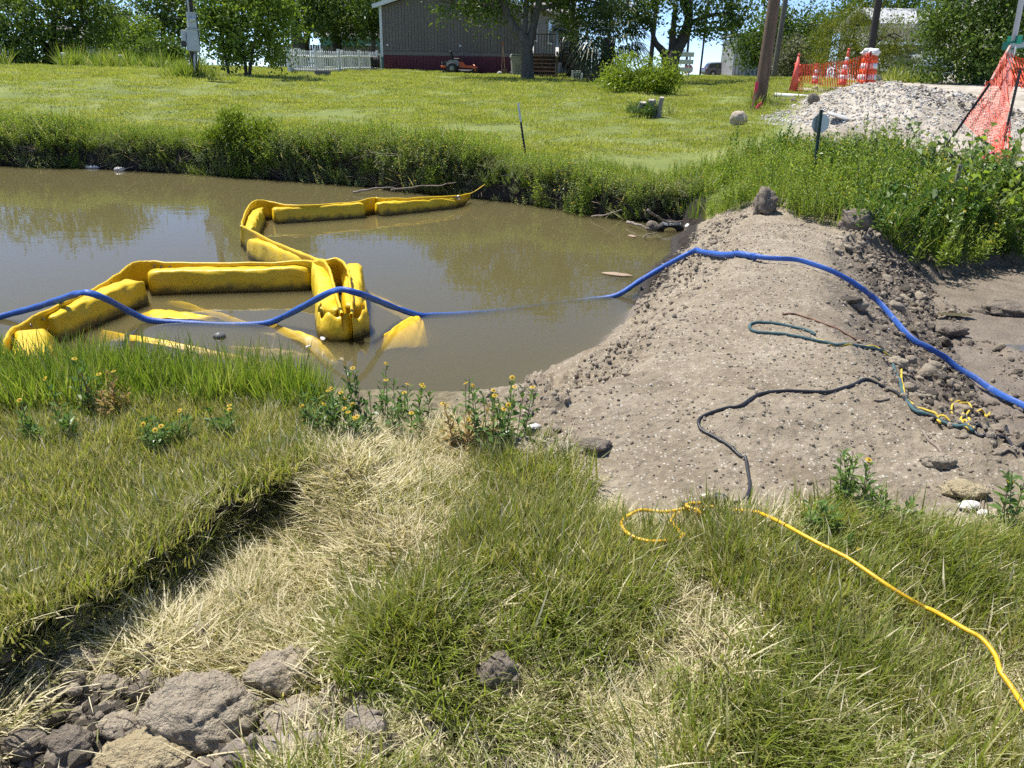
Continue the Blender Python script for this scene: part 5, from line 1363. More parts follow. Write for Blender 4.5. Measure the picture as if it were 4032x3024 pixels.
gable_house('brick_house', footing(325, 200, 75, -.3), .0, 6, 7, 2.4, 3.6, pm('far_red_brick', (.26, .105, .075), (.19, .075, .055), 8, .85), ROOFG, 'low red brick house in the shade behind the far left trees', [(1.0, 1.4, 1.0, .9)])
gable_house('white_house', footing(450, 200, 80, -.3), .1, 3.6, 7, 2.4, 3.4, WHITEP, ROOFG, 'small white house glimpsed between the far left trees', [(.4, 1.3, .8, .8)])
gable_house('pale_house', footing(3600, 290, 47, .0), .0, 4.5, 6, 3.0, 3.9, pm('pale_grey_siding', (.5, .5, .48), None, 3, .7), pm('white_metal_roof', (.62, .63, .64), None, 5, .5), 'pale roofed house peeping out left of the dense tree', [(-.8, 1.6, .8, .8)])
gable_house('corner_house', footing(4085, 290, 40, .0), .0, 4.2, 6, 4.2, 5.2, pm('cream_siding', (.60, .58, .52), None, 3, .7), pm('white_metal_roof', (.62, .63, .64)), 'cream house half hidden at the far right frame edge', [(-.9, 3.2, .8, 1.0)])
# grey shed with ribbed metal cladding
sh = empty('metal_shed', footing(2960, 302, 95, -.05), -.08, 'grey ribbed metal shed under the rounded roadside tree', 'shed')
MB().prism([(-1.25, 0), (4.6, 0), (4.6, 2.5), (-1.25, 2.3)], .05, 5).build('wall', pm('grey_cladding', (.26, .26, .25), (.2, .2, .19), 3, .6), sh)
for k in range(26):
    x = -1.2 + k * .225
    if .55 < x < 1.9: continue
    MB().box((x, .03, 1.15 + .01 * k), (.15, .06, 2.25 + .02 * k)).build('cladding_sheet', pm('ribbed_metal', (.33, .33, .32), (.24, .24, .23), 2, .5, metal=.3), sh)
MB().box((1.7, 1.9, 2.62), (6.3, 5.2, .1), Matrix.Rotation(-.035, 3, 'Y')).build('roof', ROOFG, sh)
MB().box((1.2, .04, .95), (1.2, .06, 1.9)).build('doorway', pm('dark_opening', (.02, .02, .02), None, 3, .9), sh)
sh.scale = (1.8, 1.8, 1.8)
# ------------------------------------------------------------------ fences
def board_fence(name, a, b, h, bw, mat, label, gap=.012):
    a, b = Vector(a), Vector(b); L_ = (b.xy - a.xy).length; n = int(L_ / (bw + gap))
    t = empty(name, a, math.atan2(b.y - a.y, b.x - a.x), label, 'fence')
    me = None
    for k in range(n):
        f = (k + .5) / n; p = a.lerp(b, f); z = h1(p.x, p.y) - a.z
        if me is None:
            o = MB().box((0, 0, h / 2), (bw, .02, h)).build('board', mat, t); me = o.data
        else: o = link(bpy.data.objects.new('board', me), t)
        o.location = (L_ * f, 0, z + rnd.uniform(-.02, .02)); o.rotation_euler = (0, rnd.uniform(-.01, .01), 0)
    for zf in (.25, .8): MB().tube([(L_ * f, .03, h1(*(a.lerp(b, f).xy)) - a.z + h * zf) for f in (0, .25, .5, .75, 1)], .035, 4).build('rail', mat, t)
    return t
GREYW = pm('grey_fence_wood', (.16, .145, .135), (.10, .09, .085), 6, .9, .4, 40)
board_fence('board_fence', footing(1060, 235, 54), footing(1495, 215, 56), 1.5, .14, GREYW, 'dark grey board fence behind the shade trees')
board_fence('board_fence', footing(2238, 285, 44), footing(2350, 285, 44), 1.35, .13, pm('pale_fence_wood', (.24, .22, .20), (.16, .148, .135), 6, .9), 'short grey board fence between porch and shaggy palm')
def picket_fence(a, b, h, n, label, lean=0.0, closed=True):
    a, b = Vector(a), Vector(b); L_ = (b.xy - a.xy).length
    t = empty('picket_fence', a, math.atan2(b.y - a.y, b.x - a.x), label, 'fence')
    gz = lambda f: h1(*(a.lerp(b, f).xy)) - a.z
    pk = None
    for k in range(n):
        f = (k + .5) / n
        if pk is None:
            q = MB(); q.box((0, 0, h / 2 + .03), (.07, .022, h - .06))
            q.add([(-.035, -.011, h), (.035, -.011, h), (0, -.011, h + .06), (-.035, .011, h), (.035, .011, h), (0, .011, h + .06)], [(0, 1, 2), (5, 4, 3), (0, 2, 5, 3), (1, 4, 5, 2)])
            o = q.build('picket', WHITEP, t); pk = o.data
        else: o = link(bpy.data.objects.new('picket', pk), t)
        o.location = (L_ * f, 0, gz(f)); o.rotation_euler = (0, lean + rnd.uniform(-.025, .025), 0)
    for zf in (.18, .80): MB().tube([(L_ * f, .03, gz(f) + h * zf) for f in np.linspace(0, 1, 6)], .042, 4).build('rail', WHITEP, t)
    for f in np.linspace(0, 1, 5):
        q = MB(); q.box((L_ * f, .04, gz(f) + h / 2 + .05), (.10, .10, h + .1)); q.box((L_ * f, .04, gz(f) + h + .12), (.135, .135, .05)); q.build('post', WHITEP, t)
    return t
fa, fb = footing(1146, 303, 34), footing(1490, 270, 44)
picket_fence(fa, fb, .86, 50, 'white picket fence, the near run sloping up to the house corner', -.05)
picket_fence(footing(1185, 290, 39), footing(1492, 262, 46.5), .84, 40, 'white picket fence, the far run seen through the near one', -.04)
picket_fence(fa + Vector((-.05, .1, 0)), footing(1185, 290, 39) + Vector((-.1, -.1, 0)), .84, 16, 'short white picket fence side at its low end', 0)
# ------------------------------------------------------------------ utility poles and wires
POLEB = pm('creosote_pole', (.15, .095, .065), (.075, .05, .038), 4, .85, .9, 18, stretch=(3, 3, .35), c3=(.22, .15, .11))
POLEG = pm('grey_pole', (.20, .18, .16), (.11, .10, .09), 4, .85, .6, 18, stretch=(3, 3, .3))
POLED = pm('far_dark_pole', (.05, .043, .04), (.035, .03, .028), 4, .85)
def pole(name, base, top, D, r0, r1, mat, label, cat='pole'):
    b = footing(base[0], base[1], D, -.3) if D else None
    t = at(top[0], top[1], D)
    pts = [b.lerp(t, f) for f in np.linspace(0, 1, 9)]
    o = MB().tube([p - b for p in pts], list(np.linspace(r0, r1, 9)), 14).build(name, mat, None, True, loc=b)
    return tag(o, label, cat)
pole('utility_pole', (2985, 438), (3110, -420), 20, .155, .125, POLEB, 'thick brown utility pole at the edge of the gravel lot')
pole('utility_pole', (3044, 312), (3118, -160), 40, .14, .11, POLEG, 'slim grey pole just right of the thick brown pole')
pole('utility_pole', (3412, 320), (3495, -230), 32, .15, .11, POLED, 'dark leaning pole rising behind the orange drum')
pole('utility_pole', (2556, 300), (2600, -130), 58, .17, .13, POLED, 'far dark pole just left of the forked tree')
pole('utility_pole', (2697, 302), (2740, -130), 110, .17, .13, POLED, 'far dark pole beside the small red stop sign')
pole('utility_pole', (2755, 302), (2805, -130), 112, .14, .11, POLED, 'far thin pole between the stop sign and the grey car')
pole('utility_pole', (2843, 290), (2890, -130), 112, .15, .12, POLED, 'far pole rising behind the roof of the grey car')
WIRE = pm('black_wire', (.02, .02, .02), None, 3, .6)
for k, (a, b, D, sag, lab) in enumerate([((2820, 108), (3900, 60), 60, .5, 'lowest power line crossing behind the thick brown pole'), ((2820, 60), (3900, -40), 60, .6, 'power line above the lowest one'), ((3000, 65), (3330, -60), 45, .5, 'service wire rising steeply right of the brown pole'),
                                         ((3090, 60), (3480, 100), 40, .35, 'service wire sagging from the slim grey pole'), ((300, 40), (720, 62), 55, .2, 'thin wire over the far left trees'), ((440, 62), (720, 70), 50, .15, 'lower thin wire left of the meter pole')]):
    p, q = at(a[0], a[1], D), at(b[0], b[1], D)
    P = [p.lerp(q, f) - Vector((0, 0, sag * 4 * f * (1 - f))) for f in np.linspace(0, 1, 14)]
    tag(MB().tube([x - p for x in P], .014, 5).build('power_line', WIRE, None, True, loc=p), lab, 'wire')
# meter pole
mpb = footing(766, 302, 25, -.1)
mp = empty('meter_pole', mpb, 0, 'dark pole carrying the grey electric meter and breaker box', 'pole')
GALV = pm('grey_enclosure', (.46, .48, .49), (.40, .42, .43), 4, .45, metal=.2)
mtop = at(722, -300, 25) - mpb
MB().tube([Vector((0, 0, 0)).lerp(mtop, f) for f in np.linspace(0, 1, 8)], list(np.linspace(.11, .085, 8)), 12).build('shaft', POLED, mp, True)
def mpp(px, py, dy=0.0): return at(px, py, 25 + dy) - mpb
def enclosure(c, w, h, d, name, parent):
    q = MB().box((0, 0, 0), (w, d, h), bev=.015); q.box((0, -d / 2 - .006, -.01), (w * .94, .014, h * .93), bev=.004); q.box((0, -d / 2 - .02, h / 2 - .012), (w * 1.02, .06, .03))
    o = q.build(name, GALV, parent, loc=c); o.rotation_euler = (0, .06, .5); return o
bx = enclosure(mpp(760, 158, -.2), .36, .62, .17, 'breaker_box', mp)
mx_ = enclosure(mpp(756, 80, -.2), .27, .42, .14, 'meter_box', mp)
Mr = Matrix.Rotation(math.radians(90), 3, 'X')
MB().lathe([(.085, 0), (.085, .05), (.08, .09), (.05, .115), (.001, .12)], 16, (0, -.07, .02), M=Mr).build('meter_dial', pm('meter_glass', (.55, .57, .56), (.35, .37, .37), 20, .15, spec=.7), mx_, True)
MB().box((-.25, .02, .1), (.12, .14, .3), bev=.01).build('side_box', GALV, bx)
MB().box((-.26, .02, -.13), (.13, .12, .16), bev=.01).build('outlet_box', pm('dark_plastic', (.03, .03, .03), None, 5, .5), bx)
MB().tube([mpp(768, 205, -.12), mpp(766, 305, -.12)], .035, 8).build('conduit', GALV, mp, True)
MB().tube([mpp(745, 50, -.12), mpp(738, 0, -.12), mpp(725, -90, -.12)], .03, 8).build('conduit', GALV, mp, True)
MB().tube(smooth_path([tuple(mpp(752, 30, -.12)), tuple(mpp(770, 45, -.2)), tuple(mpp(778, 110, -.22)), tuple(mpp(786, 180, -.2)), tuple(mpp(776, 300, -.15))], 5), .014, 6).build('cable', WIRE, mp, True)
rs3 = np.random.RandomState(33)
def tussock(px, py, D, n, rad, s0, s1, col, nv, name, label, cat='grass'):
    c = footing(px, py, D) if D else gh(px, py)
    P = np.stack([c.x + rs3.randn(n) * rad, c.y + rs3.randn(n) * rad * .7, np.zeros(n)], 1); P[:, 2] = height(P[:, 0], P[:, 1]) - .01
    return scatter(name, col, nv, P, rots(n, rs3, .18), s0 + (s1 - s0) * rs3.rand(n), label, cat, rs3)
longt = variants('tuft_long', [gmesh('tuft_long', 600 + k, 60, .14, .3, .75, .016, [G_BANK, G_FRESH, G_DRY], [.5, .44, .06], lean=.55, bend=.7, segs=3) for k in range(4)])
tussock(760, 302, 25, 16, .33, .7, 1.1, longt, 4, 'tall_grass', 'clump of tall grass round the foot of the meter pole')
tussock(2975, 446, 20, 7, .22, .5, .85, longt, 4, 'tall_grass', 'grass clump round the foot of the thick brown pole')
tussock(450, 262, 33, 40, 1.3, .9, 1.5, longt, 4, 'tall_grass', 'sunlit tall grass in front of the far left shrubs')
tussock(300, 235, 44, 40, 3.0, .9, 1.5, longt, 4, 'tall_grass', 'rough grass under the far left trees')
tussock(3620, 330, 33, 20, .9, .8, 1.3, longt, 4, 'tall_grass', 'grass at the road edge below the dense tree')
# ------------------------------------------------------------------ fence posts, stakes, signs
STEELB = pm('black_post_paint', (.02, .022, .022), (.035, .035, .034), 12, .55)
STEELG = pm('green_post_paint', (.022, .055, .045), (.03, .06, .05), 12, .55)
WHITEC = pm('white_post_tip', (.80, .80, .78), (.7, .7, .68), 8, .6)
def tpost(base, top, D, label, tip=True, mat=STEELB, tipf=.27):
    b = at(base[0], base[1], D); t = at(top[0], top[1], D); zg = h1(b.x, b.y)
    d = (t - b).normalized(); b2 = b - d * ((b.z - zg + .25) / max(d.z, .3)); L_ = (t - b2).length
    M_ = d.to_track_quat('Z', 'Y').to_matrix()
    e = empty('fence_post', b2, 0, label, 'post')
    q = MB(); q.box(M_ @ Vector((0, 0, L_ * (1 - tipf * tip) / 2)), (.035, .006, L_ * (1 - tipf * tip)), M_); q.box(M_ @ Vector((0, .016, L_ * (1 - tipf * tip) / 2)), (.006, .03, L_ * (1 - tipf * tip)), M_)
    k = .12
    while k < L_ * (1 - tipf * tip): q.box(M_ @ Vector((0, -.006, k)), (.014, .012, .02), M_); k += .055
    q.build('shaft', mat, e)
    if tip:
        z = L_ * (1 - tipf / 2)
        MB().box(M_ @ Vector((0, 0, z)), (.037, .007, L_ * tipf), M_).box(M_ @ Vector((0, .016, z)), (.007, .031, L_ * tipf), M_).build('painted_tip', WHITEC, e)
    return e
tpost((2066, 606), (2037, 405), 14.6, 'black steel fence post with white tip standing alone by the far bank')
tpost((3404, 352), (3429, 200), 25.3, 'dark thin post holding the far net beside the orange drum', False)
tpost((3960, 515), (4016, 270), 13.2, 'dark steel post in front of the near orange net', False)
tpost((3772, 512), (3900, 330), 13.6, 'dark leaning post along the left edge of the near orange net', False)
# octagonal sign seen from behind on a green channel post
sb = at(3208, 655, 10.6); st_ = at(3229, 432, 10.6); sb.z = h1(sb.x, sb.y) - .2
sg = empty('octagon_sign', sb, 0, 'small octagonal sign seen from behind on a green post in the weeds', 'sign')
d_ = (st_ - sb); L_ = d_.length; M_ = d_.normalized().to_track_quat('Z', 'Y').to_matrix()
q = MB(); q.box(M_ @ Vector((0, 0, L_ / 2)), (.028, .004, L_), M_)
for s in (-1, 1): q.box(M_ @ Vector((s * .016, .012, L_ / 2)), (.004, .026, L_), M_); q.box(M_ @ Vector((s * .026, .025, L_ / 2)), (.02, .004, L_), M_)
q.build('post', STEELG, sg)
oc = [(math.cos(math.pi / 8 + k * math.pi / 4) * .128, math.sin(math.pi / 8 + k * math.pi / 4) * .128) for k in range(8)]
c_ = at(3231, 486, 10.66) - sb
MB().prism(oc, 0, .004, M=None).build('plate', pm('bare_aluminium', (.50, .53, .52), (.42, .45, .44), 6, .38, metal=.55), sg, loc=c_).rotation_euler = (0, .08, .12)
# wooden stakes
LATH = pm('survey_lath', (.34, .22, .13), (.24, .15, .09), 8, .85, .4, 40)
PINK = pm('pink_flagging', (.80, .05, .13), (.65, .035, .10), 10, .6)
ORNG = pm('orange_marker_paint', (.70, .13, .03), (.5, .09, .02), 10, .6)
e = empty('survey_stake', footing(2958, 446, 19.6, -.1), 0, 'wooden survey stake with pink flagging leaning on the thick brown pole', 'stake')
el = Vector(e.location); tp = at(2980, 328, 19.75) - el
MB().box(tp / 2, (.045, .02, tp.length), tp.normalized().to_track_quat('Z', 'Y').to_matrix()).build('lath', LATH, e)
MB().box(tp * .86, (.052, .026, tp.length * .27), tp.normalized().to_track_quat('Z', 'Y').to_matrix()).build('painted_top', ORNG, e)
q = MB().box(tp * .9 + Vector((0, -.02, 0)), (.075, .02, .22)); q.box(tp * .9 + Vector((-.03, -.03, -.17)), (.035, .006, .22), Matrix.Rotation(.2, 3, 'Y')); q.build('flagging', PINK, e)
o = MB().box((0, 0, .09), (.10, .05, .16), Matrix.Rotation(.4, 3, 'Y')).box((.05, 0, .17), (.08, .03, .08), Matrix.Rotation(-.5, 3, 'Y')).build('pink_ribbon', PINK, None, loc=footing(2983, 447, 19.4)); tag(o, 'scrap of pink flagging tape at the foot of the brown pole', 'ribbon')
o = MB().box((0, 0, .05), (.12, .06, .09), Matrix.Rotation(.4, 3, 'Y')).box((.05, .02, .09), (.09, .05, .08), Matrix.Rotation(-.6, 3, 'Y')).box((-.05, .01, .03), (.10, .03, .05), Matrix.Rotation(.9, 3, 'Z')).build('pink_ribbon', PINK, None, loc=at(3885, 640, 11.0)); tag(o, 'pink flagging tape in the weeds below the near orange net', 'ribbon')
p = at(3756, 760, 9.4); o = MB().box((0, 0, .1), (.045, .03, .45)).build('wooden_stake', pm('grey_stake', (.36, .31, .26), (.24, .2, .17), 8, .85), None, loc=p); tag(o, 'short grey wooden stake in the weeds at the right end of the dam', 'stake')
# street name sign at the right edge
SIGNG = pm('green_sign_sheeting', (.012, .19, .12), (.010, .16, .10), 6, .4)
ss = empty('street_sign', footing(3962, 345, 19, -.1), 0, 'green street name blades on a grey post at the right frame edge', 'sign')
sl = Vector(ss.location)
MB().tube([(0, 0, 0), at(3984, 185, 19) - sl, at(3992, 158, 19) - sl], .03, 8).build('post', GALV, ss, True)
b1 = MB().box((0, 0, 0), (.75, .012, .17), bev=.004).build('name_blade', SIGNG, ss, loc=at(4010, 176, 18.95) - sl); b1.rotation_euler = (0, -.1, .1)
MB().box((-.02, -.009, -.01), (.36, .004, .11)).build('pale_reflection', pm('painted_reflection', (.42, .50, .48), (.34, .42, .40), 12, .5), b1)  # patch coloured pale for the reflection lying over the street name
def text(body, size, mat, parent, loc, rot, ext=.002):
    cu = bpy.data.curves.new('lettering', 'FONT'); cu.body = body; cu.size = size; cu.extrude = ext; cu.align_x = 'CENTER'; cu.align_y = 'CENTER'
    cu.materials.append(mat)
    tmp = bpy.data.objects.new('lettering', cu); COL.objects.link(tmp); bpy.context.view_layer.update()
    me = bpy.data.meshes.new_from_object(tmp.evaluated_get(bpy.context.evaluated_depsgraph_get())); bpy.data.objects.remove(tmp)
    o = bpy.data.objects.new('lettering', me); link(o, parent); o.location = loc; o.rotation_euler = rot; return o
text('AVE', .075, WHITEC, b1, (.27, -.011, .0), (math.radians(90), 0, 0))
b2 = MB().box((0, 0, 0), (.012, .5, .17), bev=.004).build('cross_blade', SIGNG, ss, loc=at(3995, 157, 19) - sl); b2.rotation_euler = (0, .0, .1)
MB().prism(oc, 0, .01).build('edge_on_plate', GALV, ss, loc=at(3992, 205, 18.9) - sl).rotation_euler = (0, .1, 1.35)
ss.children[-1].scale = (2.2, 1, 2.6)
# far stop sign
sp_ = empty('stop_sign', footing(2704, 303, 100), 0, 'small far red STOP sign with green street blade above', 'sign')
k_ = 56 / FPX
MB().tube([(0, 0, -.1), (.12, 0, 1.0)], .03, 6).build('post', GALV, sp_, True)
so = MB().prism([(a * 2.1, b * 2.1) for a, b in oc], 0, .01).build('octagon_plate', pm('red_sign_sheeting', (.42, .012, .018), (.35, .01, .015), 6, .45), sp_, loc=(.1, -.05, .50))
MB().prism([(a * 2.25, b * 2.25) for a, b in oc], .012, .02).build('white_border', WHITEC, so)
text('STOP', .17, WHITEC, so, (0, -.012, 0), (math.radians(90), 0, 0))
MB().box((.12, 0, .86), (.42, .02, .12)).build('name_blade', SIGNG, sp_)
sp_.scale = (1.75, 1.75, 1.75)
# ------------------------------------------------------------------ roadworks
ORANGE = pm('orange_plastic', (.85, .105, .012), (.74, .085, .010), 6, .5, dirt=((.45, .16, .08), 5, .66))
CONE_O = pm('faded_cone_plastic', (.80, .13, .09), (.70, .10, .07), 6, .55, dirt=((.55, .22, .16), 6, .62))
REFL = pm('white_reflective_band', (.78, .78, .80), (.66, .66, .68), 20, .4)
RUBBER = pm('black_rubber', (.02, .02, .02), (.035, .033, .03), 14, .75)
dr = empty('traffic_drum', footing(3405, 349, 26, -.02), .0, 'orange and white traffic drum with a white sandbag on top', 'drum')
MB().lathe([(.34, 0), (.36, .02), (.36, .07), (.30, .09)], 22).build('base_ring', RUBBER, dr, True)
prof = [(.295, .05), (.29, .10)]; bands = []
zs = [.10, .26, .42, .58, .74, .90]; rad = [.29, .278, .266, .254, .242, .23]
for k in range(5):
    m = MB().lathe([(rad[k] - .012, zs[k]), (rad[k], zs[k] + .008), (rad[k + 1] + .006, zs[k + 1] - .008), (rad[k + 1] - .008, zs[k + 1])], 24)
    m.build('reflective_band' if k in (1, 3) else 'drum_ring', REFL if k in (1, 3) else ORANGE, dr, True)
MB().lathe([(.22, .88), (.22, .93), (.15, .97), (.12, 1.0), (.05, 1.01)], 20).build('lid', ORANGE, dr, True)
MB().lathe([(.10, .96), (.11, .98), (.10, 1.02), (.06, 1.04)], 14).build('handle', ORANGE, dr, True)
def blob(rs, r, sub=3, amp=.18, freq=2.2, sq=(1, 1, 1), rough=.05, pit=0):
    """irregular lump"""
    import bmesh
    bm = bmesh.new(); bmesh.ops.create_icosphere(bm, subdivisions=sub, radius=1.0)
    V = np.array([v.co[:] for v in bm.verts]); F = np.array([[v.index for v in f.verts] for f in bm.faces]); bm.free()
    o = rs.rand(3) * 40; s = rs.randint(1, 900)
    def n3(P, f, sd): return (fbm(P[:, 0] * f + o[0] + P[:, 2] * f * .7, P[:, 1] * f + o[1] - P[:, 2] * f * .6, sd, 3) + fbm(P[:, 2] * f + o[2], P[:, 0] * f - P[:, 1] * f * .5 + o[0], sd + 3, 3)) * .5
    d = 1 + amp * 2 * n3(V, freq, s) + rough * 2 * n3(V, freq * 3.4, s + 40) + rough * 1.2 * n3(V, freq * 8, s + 80)
    if pit: d = d - .10 * cells(V[:, 0] * 3.1 + V[:, 2] * 1.9 + o[0], V[:, 1] * 3.1 - V[:, 2] * 1.4 + o[1], s) + .05 * cells(V[:, 0] * 7 + V[:, 2] * 3 + o[0], V[:, 1] * 7 - V[:, 2] * 4 + o[1], s + 3)
    V = V * d[:, None] * np.array(sq) * r
    return V, F
V, F = blob(np.random.RandomState(2), .25, 4, .24, 2.2, (1.05, .85, .5), .06)
o = nobj('sandbag', V, F, pm('white_sandbag', (.80, .79, .76), (.66, .65, .62), 14, .85, .5, 50), smooth=True); o.location = Vector(dr.location) + Vector((0, 0, 1.06)); tag(o, 'crumpled white sandbag lying on top of the orange drum', 'sandbag')
def cone(base, top, D, h, r, label, bands=(), seed=1):
    b = footing(base[0], base[1], D); e = empty('traffic_cone', b, seed * .4, label, 'cone')
    d = (at(top[0], top[1], D) - at(base[0], base[1], D)).normalized(); R_ = d.to_track_quat('Z', 'Y').to_matrix().to_4x4()
    e.rotation_euler = R_.to_euler()
    MB().box((0, 0, .02), (r * 3.0, r * 3.0, .05), bev=.015).build('base', RUBBER, e)
    f = lambda z: r * (1 - .78 * z / h)
    cuts = [0.03] + [x for b_ in bands for x in b_] + [h]
    for i in range(len(cuts) - 1):
        z0, z1 = cuts[i], cuts[i + 1]; wb = i % 2 == 1
        MB().lathe([(f(z0), z0), (f(z1), z1)] if not wb else [(f(z0) + .004, z0), (f(z1) + .004, z1)], 18).build('reflective_collar' if wb else 'cone_body', REFL if wb else CONE_O, e, True)
    MB().lathe([(f(h), h), (f(h) + .012, h + .01), (f(h) + .012, h + .04), (.01, h + .06)], 12).build('tip', CONE_O, e, True)
    return e
cone((3121, 369), (3143, 237), 23.4, 1.0, .135, 'plain tall orange cone nearest the thick brown pole', (), 1)
cone((3207, 340), (3214, 270), 27.5, .62, .13, 'small orange cone with white collars behind the net', ((.20, .30), (.38, .48)), 2)
cone((3312, 345), (3339, 213), 26.2, 1.1, .14, 'tall leaning orange cone with several white collars', ((.26, .38), (.55, .67), (.80, .90)), 3)
def net(name, corner, nu, nv, label, tu=.010, tv=.016, sag=.0, seed=1, diamond=False, wob=.02, mat=None):
    """corner: four edges bilinear (tl, tr, bl, br) world points; strands are real strips"""
    rs = np.random.RandomState(seed)
    tl, tr, bl, br = [Vector(c) for c in corner]
    o0 = bl.copy()
    def P(u, v):
        p = tl.lerp(tr, u).lerp(bl.lerp(br, u), v)
        p = p - Vector((0, 0, sag * 4 * u * (1 - u) * (1 - v * .5)))
        w = wob * (n1(u * 9 + v * 3, seed) * 2 + n1(v * 11 - u * 4, seed + 2) * 2)
        return p + Vector((w * .5, w * 1.6, w * .5)) - o0
    nn = (tr - tl).cross(bl - tl).normalized()
    q = MB()
    if not diamond:
        for i in range(nu + 1):
            u = i / nu; q.tube([P(u, k / 14) for k in range(15)], tv / 2, 4, flat=(1, .35))
        for j in range(nv + 1):
            v = j / nv; q.tube([P(k / 30, v) for k in range(31)], tu / 2, 4, flat=(1, .5))
    else:
        for i in range(-nv, nu + 1):
            for sgn in (1, -1):
                pts = []
                for k in range(nv + 1):
                    u = (i + k) / nu if sgn > 0 else (nu - i - k) / nu
                    if -1e-6 <= u <= 1 + 1e-6: pts.append(P(min(1, max(0, u)), k / nv))
                if len(pts) > 1: q.tube(pts, tu / 2, 4, flat=(1, .5))
        for j in (0, nv // 3, 2 * nv // 3, nv): q.tube([P(k / 24, j / nv) for k in range(25)], tv / 2, 4, flat=(1, .5))
    ob = q.build(name, mat or NETM, None, loc=o0)
    return tag(ob, label, 'safety net')
NETM = pm('orange_net', (.86, .10, .035), (.76, .075, .025), 4, .5, dirt=((.80, .24, .16), 3, .60))
net('safety_net', (at(3150, 250, 23.6), at(3270, 246, 24.6), at(3146, 322, 23.6), at(3280, 345, 24.8)), 13, 15, 'orange plastic safety net, low half strung from the plain cone', .008, .022, .02, 3, wob=.05)
net('safety_net', (at(3270, 246, 24.6), at(3428, 203, 25.3), at(3280, 345, 24.8), at(3408, 348, 25.4)), 14, 18, 'orange plastic safety net, high half rising to the post by the drum', .008, .022, .06, 5, wob=.05)
net('safety_net', (at(3412, 215, 25.2), at(3432, 205, 25.3), at(3400, 345, 25.2), at(3442, 345, 25.4)), 5, 16, 'bunched end of orange net hanging over the drum', .010, .02, .0, 7, wob=.06)
net('safety_net', (at(3128, 252, 23.5), at(3154, 250, 23.6), at(3138, 352, 23.4), at(3168, 378, 23.2)), 6, 14, 'loose tangled end of orange net beside the plain cone', .010, .016, .0, 9, wob=.10, diamond=True)
net('safety_net', (at(3956, 205, 13.9), at(3998, 330, 13.4), at(3795, 478, 13.6), at(3925, 600, 12.6)), 15, 26, 'near orange net sheet draped down from the leaning post', .0085, .014, .0, 11, wob=.05, diamond=True)
net('safety_net', (at(3956, 205, 13.9), at(4180, 260, 14.4), at(3998, 330, 13.4), at(4180, 420, 14.0)), 17, 14, 'near orange net stretched on past the right frame edge', .009, .018, .0, 13, wob=.06)
net('safety_net', (at(3915, 560, 12.9), at(3985, 480, 13.2), at(3890, 680, 11.6), at(3970, 690, 11.8)), 10, 14, 'bunched foot of the near orange net lying in the weeds', .009, .014, .0, 15, wob=.10, diamond=True)
o = MB().tube([at(3905, 315, 13.7) - at(3773, 512, 13.6), at(3978, 182, 14.0) - at(3773, 512, 13.6)], .028, 6).build('net_pole', pm('peeling_red_pole', (.42, .13, .09), (.6, .5, .42), 9, .8), None, loc=at(3773, 512, 13.6)); tag(o, 'peeling reddish pole holding the near net up high', 'pole')
# PVC pipe
pa, pbb = footing(3052, 362, 22.6, .06), footing(3308, 374, 21.8, .06)
pv = empty('drain_pipe', pa, 0, 'long white plastic pipe lying on the gravel', 'pipe')
MB().tube([(0, 0, 0), pbb - pa], .055, 14).build('tube', WHITEP, pv, True)
MB().tube([(pbb - pa) * .97, (pbb - pa) * 1.0], .064, 14).build('bell_end', WHITEP, pv, True)
# barricade behind the bush
ba = empty('barricade', footing(2660, 305, 39), 0, 'white and orange striped barricade behind the forked tree', 'barricade')
for z in (.35, .68, 1.0):
    q = MB(); 
    for k in range(8):
        q.prism([(-.75 + k * .19, z), (-.75 + k * .19 + .19, z), (-.75 + k * .19 + .19, z + .2), (-.75 + k * .19, z + .2)], 0, .03, m=1 if k == 1 else 0)
    q.build('board', [WHITEP, ORANGE], ba)
for x in (-.6, .6): MB().box((x, .05, .6), (.06, .06, 1.2)).build('leg', GALV, ba)
